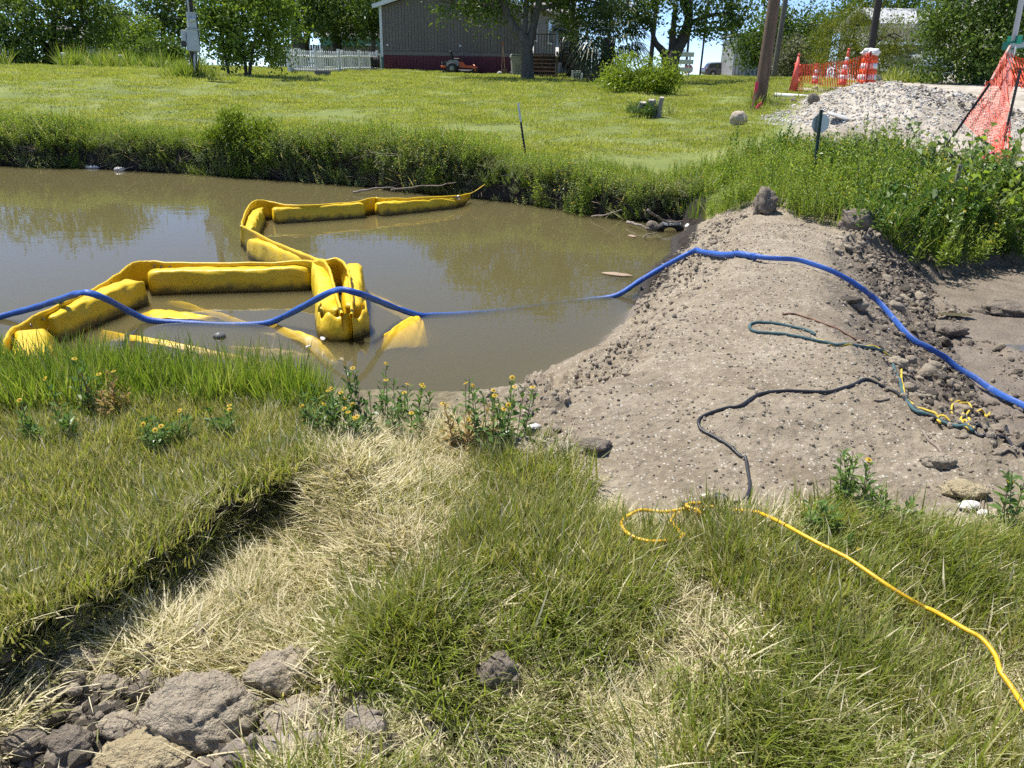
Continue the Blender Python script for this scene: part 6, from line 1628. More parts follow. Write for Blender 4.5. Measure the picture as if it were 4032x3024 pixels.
# ------------------------------------------------------------------ vehicles
def suv(loc, rz, paint, label):
    t = empty('parked_car', loc, rz, label, 'car')
    W = 1.88
    prof = [(-2.42, .42), (-2.44, .75), (-2.38, 1.0), (-2.2, 1.12), (-1.95, 1.55), (-1.75, 1.66), (-.6, 1.71), (.35, 1.66), (.6, 1.58), (1.15, 1.12), (1.3, 1.06), (2.05, .98), (2.32, .86), (2.42, .66), (2.42, .38), (2.2, .26), (-2.2, .26)]
    n = len(prof); V = []; F = []
    ys = [(-W / 2, .90), (-W / 2 - .0, .0), (W / 2, .0), (W / 2, .90)]
    secs = [-1, -.96, -.75, 0, .75, .96, 1]
    for s in secs:
        for (x, z) in prof:
            tum = .24 * max(0, (z - 1.02) / .7)           # cabin leans in
            inset = 1 - (.05 if abs(s) == 1 else 0)
            y = s * (W / 2 - tum)
            shr = .05 if abs(s) == 1 else (.012 if abs(s) > .9 else 0)
            V.append((x * (1 - shr * .4), y, z - shr * .35 * (1 if z > 1.4 else 0)))
    for i in range(len(secs) - 1):
        for j in range(n): F.append((i * n + j, i * n + (j + 1) % n, (i + 1) * n + (j + 1) % n, (i + 1) * n + j))
    caps = [tuple(range(n - 1, -1, -1)), tuple(range((len(secs) - 1) * n, len(secs) * n))]
    body = nobj('body', np.array(V), [np.array(F), np.array(caps)], paint, t)
    for s in (-1, 1):
        yb = lambda z: s * (W / 2 - .24 * max(0, (z - 1.02) / .7) + .012)
        for poly in ([(-1.88, 1.16), (-1.02, 1.16), (-1.02, 1.57), (-1.66, 1.55)], [(-.96, 1.15), (-.06, 1.14), (-.06, 1.58), (-.96, 1.58)], [(.0, 1.14), (.98, 1.12), (.55, 1.48), (.40, 1.55), (.0, 1.58)]):
            q = MB(); q.add([(x, yb(z), z) for x, z in poly] + [(x, yb(z) - s * .02, z) for x, z in poly], [tuple(range(len(poly))) if s < 0 else tuple(range(len(poly) - 1, -1, -1))]); q.build('side_window', GLASS, t)
        for x in (-1.0, .03): MB().box((x, s * (W / 2 + .002), .78), (.012, .01, .72)).build('door_seam', RUBBER, t)
        for x in (-.85, .15): MB().box((x, s * (W / 2 + .01), 1.02), (.18, .03, .03)).build('door_handle', paint, t)
        MB().box((.92, s * (W / 2 + .09), 1.16), (.14, .18, .12), bev=.03).build('mirror', paint, t)
        MB().box((0, s * (W / 2 - .02), .33), (4.2, .08, .16)).build('sill', RUBBER, t)
        for x in (-1.4, 1.42):
            Mw = Matrix.Rotation(math.radians(90), 3, 'X')
            w = MB().lathe([(.20, -.11), (.35, -.11), (.37, -.07), (.37, .07), (.35, .11), (.20, .11)], 22, (x, s * (W / 2 - .09), .37), M=Mw).build('wheel', RUBBER, t, True)
            q = MB().lathe([(.21, -.10), (.23, 0), (.21, .10)], 16, (x, s * (W / 2 - .08), .37), M=Mw)
            for k in range(5):
                a = k * 1.2566; q.box((x + .1 * math.cos(a), s * (W / 2 + .025), .37 + .1 * math.sin(a)), (.2, .02, .05), Matrix.Rotation(-a, 3, 'Y'))
            q.build('rim', pm('alloy_rim', (.5, .5, .5), None, 5, .35, metal=.8), w)
            MB().lathe([(.43, -.02), (.43, .02)], 20, (x, s * (W / 2 - .005), .40), M=Mw).build('wheel_arch', RUBBER, t)
        MB().box((2.30, s * .68, .80), (.22, .36, .14), Matrix.Rotation(s * .3, 3, 'Z'), bev=.03).build('headlight', pm('lamp_glass', (.62, .64, .66), None, 5, .12, spec=.8), t)
        MB().box((-2.36, s * .70, 1.0), (.16, .36, .18), bev=.03).build('tail_light', pm('tail_lamp_red', (.40, .012, .012), None, 5, .2, spec=.7), t)
    q = MB(); q.add([(.62, -.62, 1.565), (.62, .62, 1.565), (1.14, .82, 1.13), (1.14, -.82, 1.13)], [(0, 3, 2, 1)]); q.v = [(x + .012, y, z + .012) for x, y, z in q.v]; q.build('windscreen', GLASS, t)
    q = MB(); q.add([(-1.93, -.6, 1.55), (-1.93, .6, 1.55), (-2.18, .8, 1.14), (-2.18, -.8, 1.14)], [(0, 1, 2, 3)]); q.v = [(x - .014, y, z + .012) for x, y, z in q.v]; q.build('rear_window', GLASS, t)
    MB().box((-2.42, 0, .5), (.08, 1.7, .2), bev=.03).build('rear_bumper', RUBBER, t)
    MB().box((2.41, 0, .5), (.06, 1.3, .2), bev=.02).build('grille', RUBBER, t)
    for s in (-1, 1): MB().box((-.7, s * .60, 1.74), (2.2, .04, .04)).build('roof_rail', pm('alloy_rim', (.5, .5, .5)), t)
    return t
suv(footing(2842, 304, 104), .03, pm('grey_metallic_paint', (.13, .125, .125), (.115, .11, .11), 30, .28, metal=.5, coat=.6), 'grey metallic SUV parked on the far road side on to the camera')
suv(footing(3530, 296, 40), -1.2, pm('pale_blue_paint', (.50, .60, .66), (.45, .55, .62), 30, .3, coat=.5), 'pale blue car mostly hidden behind the palmetto and the orange drum')
# ride-on mower
mw = empty('ride_on_mower', footing(1817, 290, 42.2), .02, 'orange and grey zero turn mower parked before the brown house', 'mower')
MG = pm('mower_grey', (.30, .31, .31), (.24, .25, .25), 6, .45); MO = pm('mower_orange', (.80, .14, .018), (.68, .11, .015), 6, .45); MK = pm('mower_black', (.025, .025, .025), None, 6, .6)
Mw = Matrix.Rotation(math.radians(90), 3, 'X')
for s in (-1, 1):
    w = MB().lathe([(.12, -.11), (.24, -.12), (.27, -.06), (.27, .06), (.24, .12), (.12, .11)], 20, (-.45, s * .48, .27), M=Mw).build('rear_wheel', RUBBER, mw, True)
    MB().lathe([(.12, -.10), (.13, 0), (.12, .10)], 14, (-.45, s * .5, .27), M=Mw).build('rim', MG, w, True)
    w = MB().lathe([(.07, -.06), (.16, -.07), (.17, 0), (.16, .07), (.07, .06)], 16, (.72, s * .42, .17), M=Mw).build('front_wheel', RUBBER, mw, True)
    MB().tube([(.72, s * .52, .17), (.70, s * .50, .40), (.62, s * .40, .44)], .03, 6).build('caster_fork', MO, mw)
    MB().tube([(.02, s * .30, .62), (.10, s * .32, .86), (.06, s * .20, 1.02)], .018, 6).build('steering_lever', MK, mw)
MB().prism([(-.75, .36), (-.12, .36), (-.10, .56), (-.25, .66), (-.58, .64), (-.75, .52)], -.36, .36).build('rear_fender', MG, mw)
MB().prism([(-.98, .32), (-.74, .32), (-.72, .56), (-.80, .62), (-.95, .58)], -.24, .24).build('engine', MK, mw)
MB().box((-.90, 0, .34), (.26, .56, .10), bev=.02).build('rear_bumper', MO, mw)
MB().box((-.93, -.0, .50), (.12, .44, .10), bev=.02).build('muffler', MG, mw)
MB().prism([(-.1, .30), (.82, .28), (.84, .36), (.55, .40), (.2, .42), (.05, .56), (-.1, .58)], -.22, .22).build('deck_frame', MO, mw)
MB().box((.22, 0, .16), (.74, 1.15, .12), bev=.03).build('cutting_deck', MK, mw)
MB().box((.22, -.62, .17), (.46, .30, .03), Matrix.Rotation(.18, 3, 'X')).build('discharge_chute', MK, mw)
MB().box((-.30, 0, .70), (.44, .46, .10), bev=.04).build('seat', MK, mw)
MB().box((-.50, 0, .90), (.10, .44, .38), Matrix.Rotation(-.18, 3, 'Y'), bev=.04).build('seat_back', MK, mw)
# bin, tools, reel, edging
GBIN = pm('grey_green_bin', (.30, .305, .285), (.26, .265, .245), 5, .5)
bn = empty('wheeled_bin', footing(2036, 294, 39.6), .1, 'grey wheeled rubbish bin half behind the forked grey trunk', 'bin')
q = MB(); 
zz = [(.24, .27, .0), (.27, .30, .45), (.31, .35, .92)]
for a, b, z in zz: q.v += [(-a, -b, z), (a, -b, z), (a, b, z), (-a, b, z)]
for i in range(2):
    for j in range(4): q.f.append([i * 4 + j, i * 4 + (j + 1) % 4, i * 4 + 4 + (j + 1) % 4, i * 4 + 4 + j]); q.m.append(0)
q.f += [[3, 2, 1, 0], [8, 9, 10, 11]]; q.m += [0, 0]
q.build('bin_body', GBIN, bn)
MB().box((0, 0, .88), (.68, .76, .08), bev=.02).build('rim', GBIN, bn)
MB().prism([(-.33, .94), (.33, .94), (.28, 1.0), (-.28, 1.0)], -.38, .40).build('lid', GBIN, bn)
MB().box((0, -.30, .45), (.2, .02, .42)).build('front_panel', pm('bin_panel', (.22, .225, .21), None, 5, .5), bn)
for s in (-1, 1): MB().lathe([(.12, -.03), (.12, .03)], 14, (s * .28, .33, .12), M=Matrix.Rotation(math.radians(90), 3, 'Y')).build('wheel', RUBBER, bn, True)
for k in range(6): MB().box((-.25 + k * .1, -.385, .86), (.05, .02, .08)).build('rib', GBIN, bn)
sv = empty('shovel', footing(1988, 290, 41.6), 0, 'long handled shovel leaning against the brown wall', 'shovel')
MB().tube([(.0, -.25, .3), (-.12, .12, 1.5)], .018, 6).build('handle', LATH, sv); MB().prism([(-.1, 0), (.1, 0), (.12, .3), (-.12, .3)], -.30, -.27).build('blade', pm('rusty_steel', (.12, .08, .06), (.2, .12, .08), 10, .6, metal=.5), sv)
MB().box((-.12, .12, 1.46), (.10, .03, .10)).build('grip', ORNG, sv)
rk = empty('garden_rake', footing(1975, 290, 41.7), 0, 'thin rake handle beside the shovel', 'rake')
MB().tube([(.0, -.2, .1), (.05, .1, 1.35)], .014, 6).build('handle', LATH, rk); MB().box((0, -.2, .06), (.3, .04, .05)).build('head', MK, rk)
o = nobj('bucket', *blob(np.random.RandomState(5), .14, 2, .05, 2, (1, 1, .9)), pm('grey_bucket', (.35, .37, .33), None, 5, .6)); o.location = footing(1968, 292, 41.2, .08); tag(o, 'small grey pail on the ground below the rake', 'pail')
hr = empty('hose_reel', footing(1478, 272, 43.2), .1, 'white hose reel stand with black hose at the picket fence end', 'hose reel')
for s in (-1, 1): MB().tube([(s * .28, 0, .8), (s * .30, 0, .1), (s * .30, -.2, .02), (s * .30, .2, .02)], .035, 6).build('side_frame', WHITEP, hr)
MB().box((0, 0, .80), (.6, .06, .06)).build('handle_bar', WHITEP, hr)
for k in range(5): MB().tube([(-.2 + k * .09 + .0, .24 * math.cos(a), .42 + .24 * math.sin(a)) for a in np.linspace(0, 6.28, 17)], .04, 6).build('hose_coil', RUBBER, hr, True)
bl = empty('concrete_block', footing(1272, 316, 32.5), .3, 'grey concrete block beside the pale brush heap on the lawn', 'block')
q = MB().box((0, 0, .11), (.62, .28, .24), bev=.02); q.build('block_body', pm('grey_concrete', (.17, .165, .16), (.12, .118, .115), 8, .9, .4, 40), bl)
for x in (-.16, .16): MB().box((x, 0, .235), (.2, .15, .02)).build('core_hole', MK, bl)
tussock(1225, 322, 32, 12, .35, .9, 1.4, straw, 6, 'brush_heap', 'low pale heap of dead brush on the lawn by the picket fence', 'brush')
# stump with creepers
sm_ = empty('tree_stump', gh(2545, 458), 0, 'grey double tree stump overgrown with weeds on the lawn', 'stump')
STW = pm('grey_stump_wood', (.34, .31, .28), (.20, .18, .165), 8, .9, .8, 30, stretch=(1, 1, .3)); CUT = pm('pale_cut_wood', (.60, .54, .46), (.48, .43, .36), 10, .9)
for (x, y, r, h, tl_) in ((-.17, 0, .09, .30, .12), (.20, .05, .09, .36, -.18), (.27, -.06, .06, .42, .1)):
    q = MB().tube([(x, y, -.1), (x + tl_ * .2, y, h * .5), (x + tl_ * .5, y - .03, h)], [r * 1.25, r, r * .95], 11); q.build('stub', STW, sm_)
    MB().lathe([(r * .9, 0), (r * .85, .012)], 11, (x + tl_ * .5, y - .035, h), M=Matrix.Rotation(.25, 3, 'X')).build('cut_face', CUT, sm_)
tussock(2545, 458, None, 9, .30, .55, .85, deep, 5, 'creeper', 'dark creeping weeds round the grey double stump', 'weeds')
tussock(2545, 458, None, 5, .34, .5, .8, greyw, 5, 'creeper', 'grey green weeds at the edge of the stump clump', 'weeds')
# little posts by the far left trees
for px, py, lab in ((255, 262, 'pale little standpipe by the far left trees'), (478, 262, 'dark little box on a post in the far tall grass')):
    e = empty('standpipe', footing(px, py, 34), 0, lab, 'standpipe')
    MB().tube([(0, 0, -.05), (0, 0, .45)], .04, 8).build('riser', GALV, e, True); MB().box((.04, 0, .5), (.2, .12, .16), bev=.03).build('cap', GALV, e)
o = nobj('pipe_plug', *blob(np.random.RandomState(8), .19, 2, .05, 2, (1, 1, .7)), WHITEP, smooth=True); o.location = footing(2702, 313, 44, .08); tag(o, 'small white pipe cap on the far verge below the stop sign', 'pipe cap')
for px, py, s, lab in ((2168, 300, .4, 'small white garden ornament below the porch'), (2262, 300, .3, 'low white edging by the right side porch steps')):
    e = empty('garden_edging', footing(px + 85 if px < 2200 else px, py, 37), 0, lab, 'edging')
    for k in range(4): MB().box((k * .11, 0, s / 2), (.08, .03, s), bev=.01).build('slat', WHITEP, e)
# rock by the pole, dirt heaps by the road
ROCKP = pm('pale_brown_rock', (.42, .35, .27), (.28, .23, .18), 5, .9, .8, 30, c3=(.52, .45, .36))
V, F = blob(np.random.RandomState(12), .19, 4, .22, 1.6, (1, .9, .85), .05); o = nobj('boulder', V, F, ROCKP, smooth=True); o.location = gh(2905, 492) + Vector((0, 0, .12)); tag(o, 'rounded tan boulder in the grass left of the brown pole', 'boulder')
# ------------------------------------------------------------------ clods, stones, logs near the camera
CLODP = pm('dry_clay', (.42, .355, .26), (.29, .24, .175), 16, .95, 3.0, 70, c3=(.47, .395, .285), dirt=((.13, .10, .07), 9, .60))
CLODD = pm('dark_clay', (.235, .195, .15), (.13, .105, .08), 16, .95, 3.0, 70, c3=(.34, .285, .22))
CLODY = pm('yellow_clay', (.47, .385, .23), (.34, .27, .155), 14, .95, 3.0, 70, c3=(.54, .46, .30))
CRUMB = pm('dam_crumb', (.31, .26, .195), (.22, .18, .132), 3, .95, .6, 60, c3=(.40, .34, .26))
def clod(px, py, wpx, mat, label, seed, sq=(1, .8, .62), amp=.2, freq=1.5, sub=5, sink=.3, rz=0.0):
    g = gh(px, py); sl_ = (g - Vector((0, 0, EYE))).length; r = wpx * sl_ / FPX / 2
    V, F = blob(np.random.RandomState(seed), r, sub, amp, freq, sq, .11, 1)
    o = nobj('earth_clod', V, F, mat, smooth=True); o.location = g + Vector((0, 0, r * sq[2] * (1 - sink * 2) )); o.rotation_euler = (0, 0, rz)
    return tag(o, label, 'clod')
clod(820, 2880, 370, CLODP, 'largest tan earth clod at the lower left', 101, (1.1, .75, .68), .16, 1.3)
clod(1130, 2700, 270, CLODP, 'second big tan clod, tilted, above and right of the largest', 102, (1.15, .7, .62), .15, 1.4, rz=.5)
clod(600, 3005, 270, CLODY, 'yellowish crumbling clod at the bottom edge', 103, (1.15, .8, .45), .24, 1.8)
clod(1180, 2850, 210, CLODP, 'flat crumbly pale clod between the two big ones', 104, (1.1, .8, .38), .25, 2.2)
clod(822, 2580, 88, CLODP, 'small round pale clod against a dark crumbled one', 105, (1, .8, .8), .12, 1.5, 4)
clod(790, 2530, 120, CLODD, 'dark crumbled clod behind the small round pale one', 106, (1, .8, .7), .24, 2.0, 4)
clod(1050, 2490, 120, CLODD, 'dark flat clod half buried in the dry grass', 107, (1.1, .7, .5), .22, 1.8, 4)
clod(1160, 2545, 105, CLODD, 'dark lump perched above the tilted tan clod', 108, (1.2, .7, .45), .26, 2.2, 4)
clod(555, 2770, 90, CLODD, 'grey clod in the middle of the crumbly bare patch', 109, (1, .7, .9), .2, 1.5, 4)
clod(310, 2620, 130, CLODP, 'tan clod just below the shadowed cut edge', 110, (1.2, .7, .5), .2, 1.5, 4)
clod(300, 2500, 110, CLODD, 'clod lying in the shadow of the cut edge', 111, (1.2, .8, .6), .2, 1.5, 4)
clod(940, 2660, 110, CLODD, 'dark clod left of the tilted tan one', 112, (1.1, .7, .45), .22, 2.0, 4)
clod(1960, 2700, 200, CLODD, 'brown clod sitting in the green turf', 113, (.85, .8, .85), .22, 1.5, 5, .32)
clod(100, 2960, 120, CLODD, 'grey clod in the lower left corner', 114, (1.1, .8, .6), .2, 1.8, 4)
clod(280, 2950, 130, CLODD, 'second grey clod along the bottom edge beside the corner one', 115, (1.1, .8, .7), .2, 1.8, 4)
clod(120, 2850, 100, CLODP, 'pale clod under straw at the left edge', 116, (1.1, .8, .5), .2, 1.8, 4)
clod(480, 2880, 120, CLODP, 'tan clod left of the largest one', 117, (1.1, .8, .5), .22, 1.8, 4)
clod(420, 2700, 80, CLODP, 'small tan clod in the crumbly patch near the cut edge', 118, (1, .8, .6), .2, 1.8, 4)
clod(2590, 2450, 70, CLODP, 'small pale stone-like clod in the combed turf', 119, (1, .8, .6), .15, 1.5, 4)
clod(2960, 2370, 60, CLODD, 'small dark clod in the turf near the yellow cord', 120, (1, .8, .5), .15, 1.5, 4)
clod(2130, 1800, 190, CLODP, 'broad clod at the corner where dam meets turf', 121, (1.3, .7, .5), .2, 1.6, 5)
clod(2330, 1770, 120, CLODD, 'dark clod right of the flowering clump on the dam', 122, (1.2, .8, .5), .25, 2, 4)
clod(3690, 1830, 100, CLODP, 'tan clod low on the pit side of the dam', 123, (1.2, .8, .5), .2, 1.6, 4)
clod(3790, 1950, 130, CLODY, 'yellow clay lump near the right turf edge', 124, (1.2, .8, .4), .25, 2, 4)
clod(3520, 1440, 90, CLODP, 'tan clod under the yellow rope on the dam shoulder', 125, (1.1, .8, .5), .2, 1.6, 4)
clod(3370, 905, 130, CLODD, 'crumbly clod on the far crest of the dam', 126, (1, .8, .8), .25, 2, 4)
clod(3010, 835, 110, CLODD, 'pointed clod at the far end of the dam by the weeds', 127, (.8, .8, 1.1), .25, 2, 4)
clod(3700, 1310, 130, CLODD, 'wet dark clod in the mud beyond the blue hose', 128, (1.2, .8, .4), .25, 2, 4)
clod(3960, 1230, 140, CLODD, 'flat wet clod at the right edge of the mud', 129, (1.4, .8, .35), .25, 2, 4)
WHST = pm('white_limestone', (.66, .64, .60), (.52, .50, .46), 8, .85, .5, 40)
for k, (px, py, w) in enumerate([(3815, 2000, 75), (3870, 2030, 45), (2100, 1690, 50)]):
    g = gh(px, py); r = w * (g - Vector((0, 0, EYE))).length / FPX / 2
    V, F = blob(np.random.RandomState(140 + k), r, 3, .25, 1.3, (1.3, .7, .35), .03); o = nobj('stone', V, F, WHST, smooth=False); o.location = g + Vector((0, 0, r * .25)); o.rotation_euler = (0, .1, .5)
    tag(o, ['flat white stone near the turf at lower right of the dam', 'small white stone beside the flat white one', 'small white stone in the clods by the flowering clump'][k], 'stone')
# loose earth crumbs and shell grit: shared meshes
def crumbs(mats, seed, n=5, sub=2):
    out = []
    for k in range(n):
        V, F = blob(np.random.RandomState(seed + k), 1.0, sub, .28, 1.6, (1, .85, .65), .10)
        out.append(npmesh('crumb', V, F, [mats[k % len(mats)]], None, False))
    return out
cr_p = variants('crumb_pale', crumbs([CRUMB], 200, 6))
cr_d = variants('crumb_dark', crumbs([CLODD, CLODD, CLODP], 220, 6))
grit = variants('shell_grit', crumbs([WHST, ROCKP, ROCKP], 240, 6, 1))
DAMP = [(p.x, p.y) for p in [gp(a, b, .3) for a, b in [(1750, 1640), (2040, 1560), (2200, 1440), (2430, 1290), (2520, 1100), (2640, 950), (2800, 860), (3200, 850), (3500, 930), (3750, 1080), (4400, 1080), (4700, 1700), (4200, 2050), (3900, 2100), (3300, 2060), (2560, 2060), (2250, 1890), (2000, 1720)]]]
rs4 = np.random.RandomState(44)
def roughd(lo, hi):
    def f(x, y):
        dp, di, dl = sdist(x, y, POND), sdist(x, y, PIT), sdist(x, y, LOWER)
        md = masks(x, y, dp, di, dl); return lo + (hi - lo) * np.clip(md['rough'] * 1.6 - .45, 0, 1) * (dp > .02)
    return f
def crumble(col, nv, poly, n, s0, s1, dens, name, label, pw=2.5, dz=0.0):
    P = place(poly, n, rs4, dens, dz); s = s0 + (s1 - s0) * rs4.rand(len(P)) ** pw
    P[:, 2] += s * .25
    return scatter(name, col, nv, P, rots(len(P), rs4, .5), s, label, 'earth', rs4)
crumble(cr_p, 6, DAMP, 4200, .006, .026, roughd(.004, 1), 'earth_crumbs', 'loose pale earth crumbs on the slopes of the dam')
crumble(cr_d, 6, DAMP, 2600, .006, .03, lambda x, y: roughd(.0, 1)(x, y) * (1 - sstep(.35, .85, sdist(x, y, PIT))), 'earth_crumbs', 'dark fresh crumbs on the pit side of the dam')
crumble(grit, 5, DAMP, 3000, .002, .009, lambda x, y: (sdist(x, y, POND) > .05) * (.3 + .7 * (sdist(x, y, PIT) > .2)), 'shell_grit', 'white shell grit speckling the top of the dam', 3)
crumble(cr_p, 6, DAMP, 5000, .003, .011, lambda x, y: (sdist(x, y, POND) > .05) * sstep(-.35, .2, fbm(x * 2, y * 2, 391, 3)) * (sdist(x, y, PIT) > .3), 'earth_crumbs', 'fine earth crumbs over the trodden top of the dam', 2)
LOWC = [(p.x, p.y) for p in [gp(a, b, .28) for a, b in [(-300, 2740), (150, 2600), (600, 2520), (950, 2560), (1300, 2760), (1450, 3100), (1400, 3400), (-400, 3500)]]]
crumble(cr_d, 6, LOWC, 520, .008, .04, None, 'earth_crumbs', 'dark crumbs among the clods at the lower left', 2)
crumble(cr_p, 6, LOWC, 420, .006, .035, None, 'earth_crumbs', 'pale crumbs among the clods at the lower left', 2)
BOT = [(p.x, p.y) for p in [gp(a, b, .36) for a, b in [(1300, 2930), (1700, 2900), (2200, 2900), (2650, 2960), (2700, 3200), (1200, 3200)]]]
crumble(cr_d, 6, BOT, 320, .008, .03, None, 'earth_crumbs', 'dark crumbs on the bare strip along the bottom edge', 2)
# single clods one can pick out on the dam's sides
_cm = [npmesh('clod_piece', *blob(np.random.RandomState(300 + k), 1.0, 3, .28, 1.6, (1, .85, .62), .12, 1), [CRUMB if k % 3 else CLODD], None, True) for k in range(6)]
_cp = [npmesh('clod_piece', *blob(np.random.RandomState(310 + k), 1.0, 3, .3, 1.6, (1, .85, .55), .14, 1), [CRUMB], None, True) for k in range(5)]
def picks(poly, n, s0, s1, dens, label, group, name='earth_clod', meshes=None, cat='clod', sink=.2):
    P = place(poly, n, rs4, dens)
    for k, p in enumerate(P):
        o = link(bpy.data.objects.new(name, (meshes or _cm)[rs4.randint(len(meshes or _cm))])); s = s0 + (s1 - s0) * rs4.rand() ** 1.8
        o.scale = (s * rs4.uniform(.8, 1.25), s, s * rs4.uniform(.8, 1.1)); o.location = (p[0], p[1], p[2] + s * sink); o.rotation_euler = (rs4.randn() * .3, rs4.randn() * .3, rs4.rand() * 6.3)
        tag(o, label, cat, group)
picks(DAMP, 110, .022, .062, lambda x, y: roughd(0, 1)(x, y) * (sdist(x, y, PIT) < 1.3) * (y > 2.8), 'loose clod among the many tumbled down the pit side of the dam', 'clods on the pit side of the dam')
picks(DAMP, 40, .016, .042, lambda x, y: roughd(0, 1)(x, y) * (sdist(x, y, POND) < .9), 'loose clod among the many on the pond side of the dam', 'clods on the pond side of the dam', meshes=_cp)
picks(LOWC, 45, .02, .05, None, 'small clod among the many on the crumbly lower left patch', 'clods on the scraped patch')
# rubble of the gravel heap
_rm = [npmesh('rubble_piece', *blob(np.random.RandomState(330 + k), 1.0, 1, .35, 1.2, (1.1, .8, .6), .02), [WHST if k % 4 else ROCKP], None, False) for k in range(6)]
rub = variants('rubble_variant', _rm)
mc = MOUND_C
MND = [(mc.x + 2.9 * math.cos(a) + .5, mc.y - .6 + 3.0 * math.sin(a)) for a in np.linspace(0, 6.28, 25)[:-1]]
crumble(rub, 6, MND, 7500, .010, .034, lambda x, y: .2 + .8 * np.exp(-(((x - mc.x) / 2.4) ** 2 + ((y - mc.y + .6) / 2.2) ** 2)), 'white_rubble', 'white broken stone making up the heap beside the road', 2.0)
crumble(cr_d, 6, MND, 700, .015, .05, lambda x, y: sstep(.3, 1.6, x - mc.x - .25 * (y - mc.y)) * (y > mc.y - 2.2), 'dark_rubble', 'dark earth lumps on the right side of the stone heap', 2.0)
picks(MND, 90, .025, .055, lambda x, y: np.exp(-(((x - mc.x) / 2.0) ** 2 + ((y - mc.y + .9) / 1.9) ** 2)), 'larger white stone among the many on the roadside heap', 'larger stones on the heap', 'rubble_stone', _rm, 'stone')
LOT = [tuple(footing(a, b, D)[:2]) for a, b, D in [(2960, 440, 19), (3000, 350, 24), (3120, 340, 26), (3320, 350, 25), (3250, 390, 21), (3100, 430, 19)]]
picks(LOT, 26, .06, .16, None, 'dark broken lump of earth scattered by the white pipe', 'lumps by the pipe', 'broken_lump', _cm, 'lump')
o = nobj('concrete_slab', *blob(np.random.RandomState(61), .24, 2, .28, 1.0, (1.3, .8, .22), .02), pm('slab_concrete', (.58, .57, .54), (.48, .47, .44), 6, .9, .4, 30)); o.location = gh(3300, 478) + Vector((0, 0, .06)); o.rotation_euler = (.25, .2, .4); tag(o, 'flat slab of broken concrete on the face of the stone heap', 'slab')
o = nobj('earth_lump', *blob(np.random.RandomState(62), .11, 3, .25, 1.5, (1, .8, 1), .05), CLODD, smooth=True); o.location = gh(3200, 405) + Vector((0, 0, .08)); tag(o, 'dark earth lump at the upper left of the stone heap', 'lump')
# logs
LOGM = pm('pale_driftwood', (.27, .225, .18), (.14, .115, .09), 9, .9, 2.0, 40, stretch=(1, 1, .3), c3=(.38, .33, .27))
def log(px0, px1, r0, r1, label, mat=LOGM, lift=.0, name='log', bend=.02, stub=True):
    a, b = gh(*px0), gh(*px1); P = [a.lerp(b, f) + Vector((bend * math.sin(f * 5), bend * math.cos(f * 4), 0)) for f in np.linspace(0, 1, 12)]
    zz = [h1(p.x, p.y) for p in P]; ln = np.linspace(zz[0], zz[-1], 12)
    P = [Vector((p.x, p.y, max(z * .3 + l * .7, l) + r0 * .55 + lift)) for p, z, l in zip(P, zz, ln)]
    q = MB().tube([p - a for p in P], [(r0 + (r1 - r0) * f) * (1 + .5 * n1(f * 9, 5)) * min(1, .45 + f * 6, .35 + (1 - f) * 5) for f in np.linspace(0, 1, 12)], 14)
    if stub: q.tube([P[2] - a, P[2] - a + Vector((.02, -.01, r0 * 1.6))], [r0 * .6, r0 * .25], 8)
    return tag(q.build(name, mat, None, True, loc=a), label, 'log')
log((870, 3030), (1330, 2925), .042, .03, 'pale split log at the bottom edge right of the largest clod')
log((1360, 2925), (1560, 2880), .045, .03, 'half buried pale log end in the turf at the bottom', stub=False)
log((2300, 2030), (2220, 1995), .012, .008, 'short broken stick at the turf edge below the dam', stub=False, name='stick')
# ------------------------------------------------------------------ flowering oxeye plants by the water
LEAF_O = leafmat('oxeye_leaf', (.055, .12, .028), (.145, .245, .06), .35, .38, (.25, .34, .10), 6)
LEAF_DEAD = leafmat('withered_leaf', (.28, .18, .06), (.46, .33, .14), .3, .6, (.6, .48, .26), 6)
def oxeye(px, py, nst, h0, h1_, sp, fl, label, seed, dead=False, group=None):
    b = gh(px, py); t = empty('oxeye_plant', b, 0, label, 'plant', group)
    V, Q, T3, MQ, MT = stem_plant(seed, nst, h0, h1_, sp, .062, .026, 7, flower=fl * .8, fr=.0125, petals=12, droop=.2)
    MQ, MT, Q, T3 = np.array(MQ), np.array(MT), np.array(Q), np.array(T3) if T3 else np.zeros((0, 3), int)
    nobj('stems', V, Q[MQ == 1], TWIGB, t)
    nobj('leaves', V, Q[MQ == 0], LEAF_DEAD if dead else LEAF_O, t)
    if (MQ == 2).any(): nobj('flower_heads', V, [Q[MQ == 2], T3], [PETAL, DISC], t, mi=[0] * int((MQ == 2).sum()) + [1] * len(T3))
    return t
